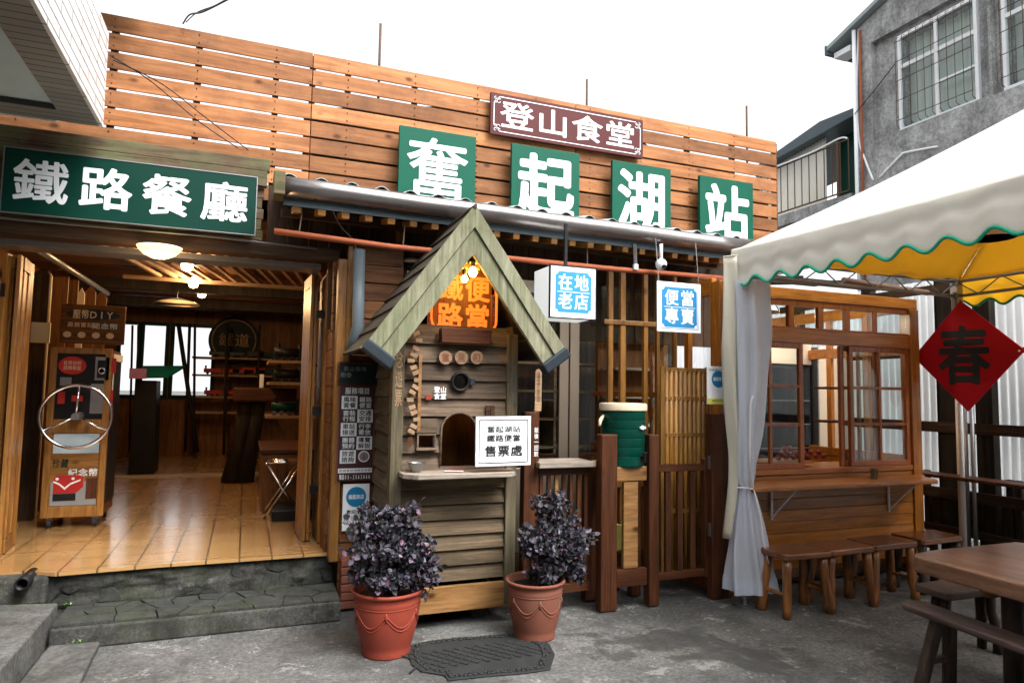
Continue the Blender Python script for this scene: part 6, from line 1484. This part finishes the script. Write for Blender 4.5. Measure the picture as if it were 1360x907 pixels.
# shed with balcony
G = thing('balcony_shed', (8.8, 8.5, 0), 'pale corrugated shed with dark roof and rusty balcony railing beside the grey house', 'shed')
sX = HX+1.1; s_r0, s_r1 = at(1035, 213, x=sX), at(1095, 172, x=sX); sy1, sy0 = s_r0.y+.8, s_r1.y
def srz(y): return s_r1.z+(s_r0.z-s_r1.z)*(s_r1.y-y)/(s_r1.y-s_r0.y)
mb = MB().grid(220, 1, lambda i, j: (sX+.02*math.sin(i*150), sy1+(sy0-.05-sy1)*i, 4.4+(srz(sy1+(sy0-.05-sy1)*i)-4.4)*j)); mb.build('corrugated_wall', 'tent_val', G, 0, True, solid=.004)
MB().prism([(sy1, srz(sy1)), (sy1, srz(sy1)+.08), (s_r1.y-.1, srz(s_r1.y-.1)+.08), (hy1+.3, srz(s_r1.y)+.03), (hy1+.3, srz(s_r1.y)-.05)], (sX-.25, 0, 0), (0, 1, 0), (0, 0, 1), (2.5, 0, 0)).build('roof', 'pvc', G, .01)
MB().box(sX+.35, sX+.4, hy1+.16, sy0-.05, 4.4, hz(6.1)).build('dark_recess', 'greend', G)
MB().box(HX-.05, 14, hy1+.16, sy1, hz(4.30), hz(4.47)).build('balcony_slab', 'grimy', G)
ra_ = MB(); ry_a, ry_b = at(1033, 222, x=HX).y, hy1+.25; zr, zb = hz(5.29), hz(4.53)
for z in (zr, zb): ra_.tube([(HX, ry_a+.6, z), (HX, ry_b, z)], .018, 8)
nb = 13
for k in range(nb): yy = ry_a+.5+(ry_b-ry_a-.5)*k/(nb-1); ra_.tube([(HX, yy, zb), (HX, yy, zr)], .011, 6)
ra_.tube([(HX, ry_b+.25, hz(4.45)), (HX, ry_b+.25, hz(5.32))], .03, 8)
ra_.build('balcony_railing', 'rustbar', G)
o = cable([(HX-.02, ry_a+.5, zr+.04), (HX-.02, (ry_a+ry_b)/2, zr+.02), (HX-.02, ry_b+.2, zr+.07), (HX-.02, ry_b, zr+.01)], .018, 'white', 'white hose laid along the balcony railing', 'hose', 'railing_hose')

# ================================================================ FOLDING DOORS
def leaf(name, x, y0, y1, z0, z1, t, mat='pine_z', ang=0, vents=True):
    """one narrow door leaf standing nearly edge-on, from y0 to y1"""
    dx = ang*(y1-y0); mb = MB(); d = Vector((dx, y1-y0, 0)); n_ = Vector((d.y, -d.x, 0)).normalized()*.034
    def strip(a, b, za, zb, dep=1.0): 
        p = Vector((x, y0, 0))+d*a; q = Vector((x, y0, 0))+d*b; mb.add([p+Vector((0, 0, za)), q+Vector((0, 0, za)), q+Vector((0, 0, zb)), p+Vector((0, 0, zb)), p+n_*dep+Vector((0, 0, za)), q+n_*dep+Vector((0, 0, za)), q+n_*dep+Vector((0, 0, zb)), p+n_*dep+Vector((0, 0, zb))], [(0, 1, 2, 3), (7, 6, 5, 4), (0, 4, 5, 1), (1, 5, 6, 2), (2, 6, 7, 3), (3, 7, 4, 0)])
    n = 5
    for k in range(n): strip(k/n, (k+1)/n-.03, z0+(.10 if 0 < k < n-1 else 0), z1-(.10 if 0 < k < n-1 else 0), 1.0 if k % 2 else .75)
    strip(1/n, 1-1/n-.03, z0, z0+.095); strip(1/n, 1-1/n-.03, z1-.095, z1)
    return mb.build(name, mat, t, .003)
t = thing('folding_door', (-1.5, 5.6, FZ), 'yellow pine folding door stacked at the left side of the entrance', 'door', 'folding doors of the entrance')
xa, xb = at(0, 742, z=FZ), at(22, 722, z=FZ)
for k, (x, y0, y1, a_) in enumerate(((-1.66, 5.30, 5.58, .0), (-1.60, 5.60, 6.05, .12), (-1.525, 5.62, 6.08, -.10))): leaf('door_leaf', x, y0, y1, FZ+.01, 2.455, t, ang=a_)
s = MB()
for z in (.75, 1.45, 2.15): s.box(-1.60, -1.575, 5.585, 5.605, z, z+.09)
s.build('hinge', 'black', t)
MB().box(-1.80, -1.70, 5.14, 5.28, FZ, 2.50).build('jamb', 'pine_z', t, .004)
t = thing('folding_door', (.5, 5.5, FZ), 'yellow pine folding door stacked at the right side of the entrance', 'door', 'folding doors of the entrance')
for k, (x, y0, y1, a_) in enumerate(((.455, 5.50, 5.92, -.06), (.485, 5.52, 5.95, -.03), (.56, 5.42, 5.9, 0))): leaf('door_leaf', x, y0, y1, FZ+.01, 2.455, t, ang=a_)
s = MB()
for z in (.75, 1.35, 2.1): s.box(.492, .555, 5.425, 5.44, z, z+.06)
s.build('hinge', 'black', t)

# ================================================================ SOUVENIR PRESS CABINET
y0 = 6.6; ca = at(57, 692, y=y0); c0x, c1x = at(60, 560, y=y0).x, at(137, 560, y=y0).x
c0x, c1x = -1.53, -1.03; zb, ztop_ = FZ+.09, at(110, 462, y=y0).z; c1x = at(136, 690, y=y0).x; c0x = at(52, 690, y=y0).x
t = thing('coin_press_cabinet', ((c0x+c1x)/2, y0+.2, FZ), 'wheeled pine coin press cabinet with a big chrome hand wheel on its front', 'vending cabinet')
fb = MB(); w_ = .05
fb.box(c0x, c0x+w_, y0, y0+.03, zb, ztop_); fb.box(c1x-w_, c1x, y0, y0+.03, zb, ztop_)
zm1, zm0 = at(95, 560, y=y0).z, at(95, 572, y=y0).z; zbt = at(95, 690, y=y0).z
for (a, b) in ((zb, zb+.09), (ztop_-.05, ztop_), (zm0-.02, zm1+.02)): fb.box(c0x+w_, c1x-w_, y0+.002, y0+.028, a, b)
fb.build('front_frame', 'pine_z', t, .004)
MB().box(c0x+.01, c1x-.01, y0+.032, y0+.5, zb, ztop_-.01).build('body', 'inner_z', t, .004)
MB().box(c1x-.009, c1x+.004, y0+.06, y0+.45, zb+.1, ztop_-.1).build('side_panel', 'black', t)
e = MB(); e.box(c1x+.005, c1x+.009, y0+.04, y0+.48, ztop_-.10, ztop_-.04); e.box(c1x+.005, c1x+.009, y0+.04, y0+.075, zb+.75, ztop_-.1); e.build('side_trim', 'whitep', t)
MB().box(c0x+w_, c1x-w_, y0+.018, y0+.022, zm1+.02, ztop_-.05).build('window_back', 'black', t)
zA, zB = zb+.09, zm0-.02; zc1 = at(95, 602, y=y0).z
MB().box(c0x+w_, c1x-w_, y0+.018, y0+.022, zA, zB).build('lower_panel', 'pine_x', t)
# picture of a valley, and a red locomotive picture
MB().box(c0x+w_+.01, c1x-w_-.01, y0+.014, y0+.017, zc1+.0, zB-.005).build('landscape_picture', 'panelblue', t)
zp0, zp1 = zA+.005, at(95, 640, y=y0).z
MB().box(c0x+w_+.01, c1x-w_-.01, y0+.014, y0+.017, zp0, zp1).build('train_picture', 'greytile', t)
lx = c0x+w_+.03; lz = zp0+.10; W2 = (c1x-c0x)*.36
MB().prism([(0, 0), (W2, 0), (W2+.05, .05), (W2+.05, .14), (W2*.9, .15), (.02, .15), (0, .12)], (lx, y0+.010, lz), (1, 0, 0), (0, 0, 1), (0, .003, 0)).build('red_engine', 'redp', t)
MB().prism([(0, .09), (W2*.25, .07), (W2*.5, .03), (W2*.75, .07), (W2+.03, .10), (W2+.03, .115), (W2*.75, .085), (W2*.5, .05), (W2*.25, .085), (0, .105)], (lx, y0+.008, lz), (1, 0, 0), (0, 0, 1), (0, .001, 0)).build('engine_stripe', 'whitep', t)
s = MB()
for q in (.15, .85): s.prism([(.012*math.cos(k), .012*math.sin(k)) for k in np.linspace(0, 2*PI, 13)[:-1]], (lx+W2*q, y0+.0075, lz+.12), (1, 0, 0), (0, 0, 1), (0, .001, 0))
s.build('engine_lamps', 'whitep', t)
MB().box(lx, lx+W2, y0+.010, y0+.013, lz-.06, lz-.004).build('engine_shadow', 'black', t)
MB().box(lx+W2+.07, lx+W2+.15, y0+.010, y0+.013, lz-.05, lz+.12).build('coin_book', 'rail_z', t)
lettering('紀念幣', ((c0x+c1x)/2+.06, y0+.012, at(98, 628, y=y0).z), .22, .07, 'white', t, .02); lettering('珍藏', (c0x+w_+.07, y0+.012, at(80, 616, y=y0).z), .12, .08, 'greend', t, .01, name='script')
# press mechanism behind the window
zw = ztop_-.05
MB().prism([(.10*math.cos(k), .075*math.sin(k)) for k in np.linspace(0, 2*PI, 25)[:-1]], (c0x+w_+.11, y0+.012, zw-.10), (1, 0, 0), (0, 0, 1), (0, .002, 0)).build('red_sticker', 'redp', t)
lettering(['投幣說明', '請轉輪盤'], (c0x+w_+.11, y0+.010, zw-.10), .13, .08, 'cream', t, 0, name='sticker_text')
mx_ = c0x+w_+.275; MB().box(mx_, mx_+.11, y0+.0, y0+.017, zw-.22, zw-.02).build('coin_mechanism', 'steel', t, .004); MB().box(mx_+.02, mx_+.09, y0-.006, y0-.001, zw-.20, zw-.05).build('coin_slot', 'black', t)
MB().lathe([(.028, 0), (.028, .01), (.018, .012), (.018, 0)], (0, 0, 0), 20).build('coin_knob', 'chrome', t)
k_ = t.children[-1]
for q in t.children:
    if q.name.startswith('coin_knob'): q.matrix_parent_inverse = Matrix.Translation(-Vector(ORG[t.name])); q.rotation_euler = (R(90), 0, 0); q.location = (mx_+.055, y0-.006, zw-.14)
s = MB()
for (dx, dz, w2, h2) in ((.40, -.16, .03, .13), (.39, -.42, .03, .12), (.02, -.42, .05, .10), (.12, -.40, .08, .05)): s.box(c0x+w_+dx, c0x+w_+dx+w2, y0+.006, y0+.010, zw+dz, zw+dz+h2)
s.build('red_label', 'redp', t)
s = MB(); s.box(mx_-.02, mx_+.12, y0+.006, y0+.012, zw-.50, zw-.25); s.box(c0x+w_+.03, c0x+w_+.11, y0+.006, y0+.011, zw-.27, zw-.20); s.build('gear_housing', 'steel', t)
# top sign
za, zb2 = at(122, 405, y=y0+.05).z, at(122, 452, y=y0+.05).z; h0, h1 = at(80, 430, y=y0+.05).x, at(166, 430, y=y0+.05).x
MB().box(h0, h1, y0+.05, y0+.08, zb2-.03, za).build('header_board', 'inner_x', t, .008)
MB().prism([((h1-h0)*.42*math.cos(k), .045*math.sin(k)) for k in np.linspace(0, 2*PI, 33)[:-1]], ((h0+h1)/2, y0+.046, za-.085), (1, 0, 0), (0, 0, 1), (0, .002, 0)).build('blue_oval', 'lead', t)
lettering('壓幣DIY', ((h0+h1)/2, y0+.043, za-.085), (h1-h0)*.64, .085, 'cream', t, .02, name='header_lettering')
lettering('嘉義奮起湖', (h0+.17, y0+.046, za-.175), .24, .045, 'cream', t, .01, name='place_lettering'); lettering('紀念幣', (h1-.15, y0+.046, za-.18), .20, .055, 'panelblue', t, .02, name='coin_lettering')
s = MB()
for k in range(4): s.prism([(.030*math.cos(q), .026*math.sin(q)) for q in np.linspace(0, 2*PI, 17)[:-1]], (h0+.055+k*.105, y0+.046, za-.26), (1, 0, 0), (0, 0, 1), (0, .002, 0))
s.build('coin_pictures', 'cream', t)
MB().prism([(0, 0), (.06, 0), (.06, .05), (0, .02)], (0, 0, 0), (1, 0, 0), (0, 0, 1), (0, .001, 0)); 
for x in (c0x+.06, c1x-.06):
    for yy in (y0+.05, y0+.44):
        cs = MB().cyl((x-.014, yy, FZ+.038), (x+.014, yy, FZ+.038), .036, n=20); cs.build('caster', 'rubber', t, 0, 'auto'); MB().box(x-.02, x+.02, yy-.015, yy+.015, FZ+.06, zb).build('caster_fork', 'steel', t)
# hand wheel
wc = at(101, 553, y=y0-.12); rw_ = .255
W = MB(); W.tube([(wc.x+rw_*math.cos(a), wc.y, wc.z+rw_*math.sin(a)) for a in np.linspace(0, 2*PI, 64)], .014, 10, False); wo = W.build('hand_wheel', 'chrome', t, 0, True)
s = MB()
for a in (88, 208, 332): s.tube([(wc.x, wc.y-.01, wc.z), (wc.x+rw_*math.cos(R(a)), wc.y, wc.z+rw_*math.sin(R(a)))], .009, 8)
s.build('spoke', 'chrome', wo, 0, True); MB().cyl((wc.x, wc.y-.03, wc.z), (wc.x, y0, wc.z), .03, .035, 18).build('wheel_hub', 'steel', wo, 0, 'auto')

# ================================================================ SHOP INTERIOR
def lamp_light(p, e, c=(1, .62, .30), r=.05):
    l = bpy.data.lights.new('shop_light', 'POINT'); l.energy = e; l.color = c; l.shadow_soft_size = r; o = bpy.data.objects.new('shop_light', l); COL.objects.link(o); o.location = p
c = at(212, 329, y=4.98)
t = thing('bowl_lamp', tuple(c), 'half dome glass bowl lamp glowing in front of the entrance header', 'lamp')
MB().lathe([(.001, -.075), (.045, -.070), (.095, -.048), (.128, -.016), (.138, .004)], c, 36).build('bowl', 'bowl', t, 0, True); MB().tube([c, c+Vector((0, 0, .012)), c+Vector((0, .13, .02))], .012, 8).build('stem', 'black', t)
lamp_light(c+Vector((0, 0, -.16)), 3.5)
for i, (px, py, yy) in enumerate(((248.5, 353, 6.9), (257, 376.5, 8.4), (268, 390.5, 9.8))):
    c = at(px, py, y=yy); t = thing('bare_bulb', tuple(c), ['largest and nearest glowing bulb under the shop ceiling', 'middle glowing bulb under the shop ceiling', 'farthest small glowing bulb under the shop ceiling'][i], 'light bulb', 'bare bulbs under the shop ceiling')
    MB().lathe([(.001, -.055), (.04, -.04), (.055, 0), (.04, .035), (.02, .07)], c, 16).build('bulb', 'lamp', t, 0, True); MB().tube([c+Vector((0, 0, .06)), c+Vector((0, 0, .3))], .008, 6).build('flex', 'black', t)
    lamp_light(c+Vector((0, -.12, -.05)), 10)
c = at(235, 404, y=9.0); t = thing('pendant_shade', tuple(c), 'wide flat yellow pendant shade hanging deep in the shop', 'lampshade')
MB().lathe([(.26, 0), (.2, .03), (.05, .07), (.048, .06), (.19, .022), (.25, 0)], c, 28).build('shade', 'cream', t, 0, True); MB().tube([c+Vector((0, 0, .06)), c+Vector((0, 0, .5))], .006, 6).build('flex', 'black', t)
# conduit along the left of the ceiling
o = MB().tube([at(40, 325, y=5.8), at(143, 390, y=9.6)], .028, 12).build('ceiling_pipe', 'steel', None, 0, True); tag(o, 'shiny steel pipe running back along the upper left of the shop', 'pipe')
# white picket panel behind the left door, and a pale crossbar
t = thing('picket_partition', (-2.0, 7.4, FZ), 'tall partition of pointed brown and white pickets behind the left folding door', 'partition')
for k, (px, m_, wd) in enumerate(((52, 'dark_z', .12), (61, 'cream', .055), (75, 'inner_z', .16), (92, 'inner_z', .12), (106, 'cream', .06), (118, 'inner_z', .10), (132, 'inner_z', .12))):
    yy = 7.1+.25*k; p = at(px, 420, y=yy); zt_ = at(px, (355, 358, 356, 363, 382, 380, 387)[k], y=yy).z
    MB().prism([(-wd/2, FZ), (wd/2, FZ), (wd/2, zt_-.06), (0, zt_), (-wd/2, zt_-.06)], (p.x, yy, 0), (1, 0, 0), (0, 0, 1), (0, .03, 0)).build('picket', m_, t, .003)
p0, p1 = at(41, 440, y=6.95), at(66, 440, y=6.95); MB().box(p0.x, p1.x, 6.95, 6.98, at(50, 455, y=6.95).z, at(50, 428, y=6.95).z).build('crossbar', 'creamcloth', t)
# podium with green slanted top and purple card
py_ = 10.3; p0, p1 = at(171, 600, y=py_), at(206, 600, y=py_)
t = thing('podium', ((p0.x+p1.x)/2, py_+.2, FZ), 'black podium with a slanted green top in front of the bright shop window', 'podium')
MB().prism([(p0.x, FZ), (p1.x, FZ), (p1.x-.03, at(190, 505, y=py_).z), (p0.x+.03, at(190, 505, y=py_).z)], (0, py_, 0), (1, 0, 0), (0, 0, 1), (0, .5, 0)).build('column', 'black', t, .01)
q0, q1 = at(181, 500, y=py_-.1), at(224, 500, y=py_-.1)
MB().add([(q0.x, py_-.1, at(190, 500, y=py_).z-.0), (q1.x, py_-.1, at(220, 499, y=py_).z), (q1.x+.15, py_+.5, at(220, 499, y=py_).z+.16), (q0.x, py_+.5, at(190, 500, y=py_).z+.16)]+[(q0.x, py_-.1, at(190, 500, y=py_).z-.03), (q1.x, py_-.1, at(220, 499, y=py_).z-.03), (q1.x+.15, py_+.5, at(220, 499, y=py_).z+.13), (q0.x, py_+.5, at(190, 500, y=py_).z+.13)], [(0, 1, 2, 3), (7, 6, 5, 4), (0, 4, 5, 1), (1, 5, 6, 2), (2, 6, 7, 3), (3, 7, 4, 0)]).build('slanted_top', 'green', t, .004)
a, b = at(172, 489, y=py_-.2), at(194, 503, y=py_-.2); o = MB().box(a.x, b.x, py_-.2, py_-.19, b.z, a.z).build('purple_card', 'bluep', None); o.data.materials[0] = plain('mauve_card', (.30, .13, .28), .5); tag(o, 'mauve card standing on the podium top', 'card')
# slanting dark poles before the windows
for i, (xa_, ya_, xb_, yb_, w_) in enumerate(((237, 430, 262, 600, .10), (252, 430, 246, 600, .07), (259, 430, 257, 600, .06), (176, 432, 172, 600, .05), (184, 432, 183, 510, .06), (302, 430, 297, 604, .07), (345, 432, 340, 604, .05))):
    yy = 12.2; o = MB().tube([at(xa_, ya_, y=yy), at(xb_, yb_, y=yy)], w_*.34, 8).build('bare_branch', 'black_z', None, 0, True)
    tag(o, ['crooked dark branch slanting across the bright right window', 'dark upright branch just right of the slanting one', 'thinner upright branch beside the right window edge', 'thin dark upright at the far left of the shop windows', 'dark upright between the podium and the left window edge', 'dark upright branch carrying the wall shelves', 'thin upright branch at the right end of the wall shelves'][i], 'branch', 'branches standing before the shop windows')
# wall shelves with toy trains
t = thing('wall_shelves', (0.5, 12.4, 1), 'four level plank shelves on the back wall of the shop carrying toy trains', 'shelves')
zs_ = []
for py in (473, 496.5, 526, 547):
    p0, p1 = at(255, py, y=12.35), at(362, py+1, y=12.35); zs_.append(p0.z); MB().box(p0.x, p1.x, 12.35, 12.75, p0.z-.03, p0.z).build('shelf', 'pale', t, .004)
def train(px, yy, z, L_, mat, label, cars=3):
    x0 = at(px, 500, y=yy).x; t = thing('toy_train', (x0, yy, z), label, 'toy train', 'toy trains on the shop shelves')
    b = MB(); wh = MB(); ch = MB()
    for k in range(cars):
        a = x0+k*L_/cars; b.box(a, a+L_/cars*.9, yy, yy+.09, z+.03, z+.10+(.03 if k == cars-1 else 0))
        for q in (.2, .7): wh.cyl((a+L_/cars*q, yy-.005, z+.022), (a+L_/cars*q, yy+.095, z+.022), .022, n=12)
    ch.cyl((x0+.03, yy+.045, z+.10), (x0+.03, yy+.045, z+.15), .014, .018, 10); b.build('body', mat, t, .008); wh.build('wheels', 'black', t); ch.build('chimney', 'black', t)
for (px, si, m_, lb) in ((276, 0, 'black', 'black toy train on the top wall shelf before the window'), (270, 1, 'redp', 'red toy train on the second wall shelf'), (308, 1, 'redp', 'short red toy train right of the first on the second wall shelf'), (272, 2, 'redp', 'long red toy train on the third wall shelf'), (342, 0, 'greend', 'green toy train at the right end of the top wall shelf'), (342, 1, 'greend', 'green toy train at the right end of the second wall shelf')):
    train(px, 12.45, zs_[si]+.002, .55 if 'short' in lb else .9, m_, lb)
# round emblem
c = at(311, 452, y=12.9)
t = thing('round_emblem', tuple(c), 'large dark round plaque with a pale ring on the back wall of the shop', 'plaque')
MB().prism([(.42*math.cos(k), .42*math.sin(k)) for k in np.linspace(0, 2*PI, 41)[:-1]], c, (1, 0, 0), (0, 0, 1), (0, .03, 0)).build('disc', 'slate', t, .004)
MB().tube([(c.x+.36*math.cos(k), 12.89, c.z+.36*math.sin(k)) for k in np.linspace(0, 2*PI, 41)], .014, 6, False).build('ring', 'pale', t)
lettering('鐵道', (c.x, 12.89, c.z), .52, .26, 'pale', t, .01)
# right side: stacked shelves, slab table
for i, (py, yy) in enumerate(((478, 8.4), (507, 8.4), (552, 8.4))):
    p0, p1 = at(357 if i < 2 else 353, py, y=yy), at(399, py, y=yy)
    o = MB().box(p0.x, IX1-.01, yy, yy+.9, p0.z-.035, p0.z).build('side_shelf', 'pale', None, .004); tag(o, ['top', 'middle', 'lowest'][i]+' short shelf on the right wall of the shop', 'shelf', 'short shelves on the right shop wall')
    b = p0.z; x_ = p0.x+.06
    t = thing('model_engine', (x_, yy, b), ['black model steam engine on the top right shelf', 'black model steam engine on the middle right shelf', 'green domed model engine on the lowest right shelf'][i], 'model train')
    MB().tube([(x_, yy+.12, b+.10), (x_+.32, yy+.12, b+.10)], .055, 14).build('boiler', 'greend' if i == 2 else 'black', t, 0, True); MB().box(x_+.28, x_+.42, yy+.05, yy+.2, b+.04, b+.2).build('cab', 'black', t, .006); MB().cyl((x_+.05, yy+.12, b+.14), (x_+.05, yy+.12, b+.21), .018, .024, 12).build('chimney', 'black', t)
    s = MB(); 
    for k in range(5): s.cyl((x_+.03+k*.085, yy+.05, b+.03), (x_+.03+k*.085, yy+.2, b+.03), .03, n=14)
    s.build('wheels', 'chrome' if i == 2 else 'black', t)
# daylight slit windows right
t_ = None
t = thing('display_counter', (.3, 9.3, FZ), 'heavy timber display counter on trunk legs at the right of the shop', 'counter')
p0, p1 = at(309, 523, y=9.0), at(372, 523, y=9.0); MB().box(p0.x, p1.x+.2, 9.0, 9.7, at(330, 533, y=9.0).z, at(330, 515, y=9.0).z).build('slab', 'rail_x', t, .02)
for px in (322, 338): p = at(px, 560, y=9.1); MB().tube([(p.x-.1, 9.2, FZ), (p.x, 9.2, 1.0), (p.x+.03, 9.2, at(330, 535, y=9.0).z)], [.13, .09, .10], 10).build('leg', 'black_z', t, 0, True)
p = at(345, 500, y=9.1); o = MB().box(p.x, p.x+.05, 9.1, 9.12, at(345, 515, y=9.1).z, at(345, 497, y=9.1).z).build('white_card', 'whitep', None, .003); tag(o, 'small white card standing on the display counter', 'card')
# low box and black mat at right
x0 = at(345, 590, y=7.4).x
t = thing('low_cabinet', (.6, 7.4, FZ), 'low brown wooden cabinet along the right wall of the shop', 'cabinet')
MB().box(x0+.02, IX1-.02, 7.0, 8.2, FZ, at(350, 597, y=7.0).z-.04).build('body', 'inner_z', t, .01); MB().box(x0, IX1-.02, 6.96, 8.22, at(350, 597, y=7.0).z-.038, at(350, 597, y=7.0).z).build('top', 'rail_x', t, .008)
o = MB().box(x0+.1, x0+.5, 6.4, 6.9, FZ, FZ+.10).build('black_crate', 'black', None, .01); tag(o, 'flat black crate on the tiled floor under the chrome folding stool', 'crate')
# chrome folding stool
fy_ = at(352, 688, z=FZ).y; a, b = at(351, 689, z=FZ), at(399, 687, z=FZ); za_ = at(351, 614, y=fy_).z
t = thing('folding_stool', ((a.x+b.x)/2, fy_, FZ), 'chrome folding stool with crossed legs just inside the entrance on the right', 'stool')
for dy in (0, .30):
    y_ = a.y+dy
    MB().tube([(a.x, y_, FZ+.008), (b.x, y_+.02, za_-.01)], .011, 8).build('leg', 'chrome', t, 0, True); MB().tube([(b.x, y_+.012, FZ+.008), (a.x, y_+.012, za_-.01)], .011, 8).build('leg', 'chrome', t, 0, True)
s = MB()
for k in range(7): s.tube([(a.x, a.y+k*.05, za_), (b.x, a.y+k*.05, za_)], .007, 6)
s.tube([(a.x, a.y-.01, za_-.01), (a.x, a.y+.32, za_-.01)], .011, 8); s.tube([(b.x, a.y-.01, za_-.01), (b.x, a.y+.32, za_-.01)], .011, 8)
s.build('seat', 'chrome', t, 0, True)
for y_ in (a.y, a.y+.3): MB().tube([(a.x-.01, y_, FZ+.01), (a.x+.015, y_, FZ+.01)], .014, 8).build('foot', 'rubber', t)
MB().tube([(b.x, a.y, FZ+.012), (b.x, a.y+.32, FZ+.012)], .010, 8).build('foot_bar', 'chrome', t)
# booth / dining room lights
lamp_light((3.0, 5.9, 2.55), 4); lamp_light((4.6, 5.2, 2.35), 8, (1, .8, .6))
# dining room: chairs and tables glimpsed behind the glass
for i, x in enumerate((2.5, 3.05)):
    t = thing('dining_chair', (x, 5.9, .06), ['brown dining chair behind the glass, left of the jug', 'brown dining chair behind the glass, right behind the jug'][i], 'chair', 'dining chairs behind the glass')
    MB().box(x, x+.4, 5.7, 6.1, .46, .50).build('seat', 'rail_x', t, .008); MB().box(x, x+.4, 6.08, 6.12, .6, .95).build('backrest', 'rail_z', t, .008)
    for dx in (0, .36):
        for dy in (5.7, 6.06): MB().box(x+dx, x+dx+.04, dy, dy+.04, .06, .459).build('leg', 'rail_z', t)
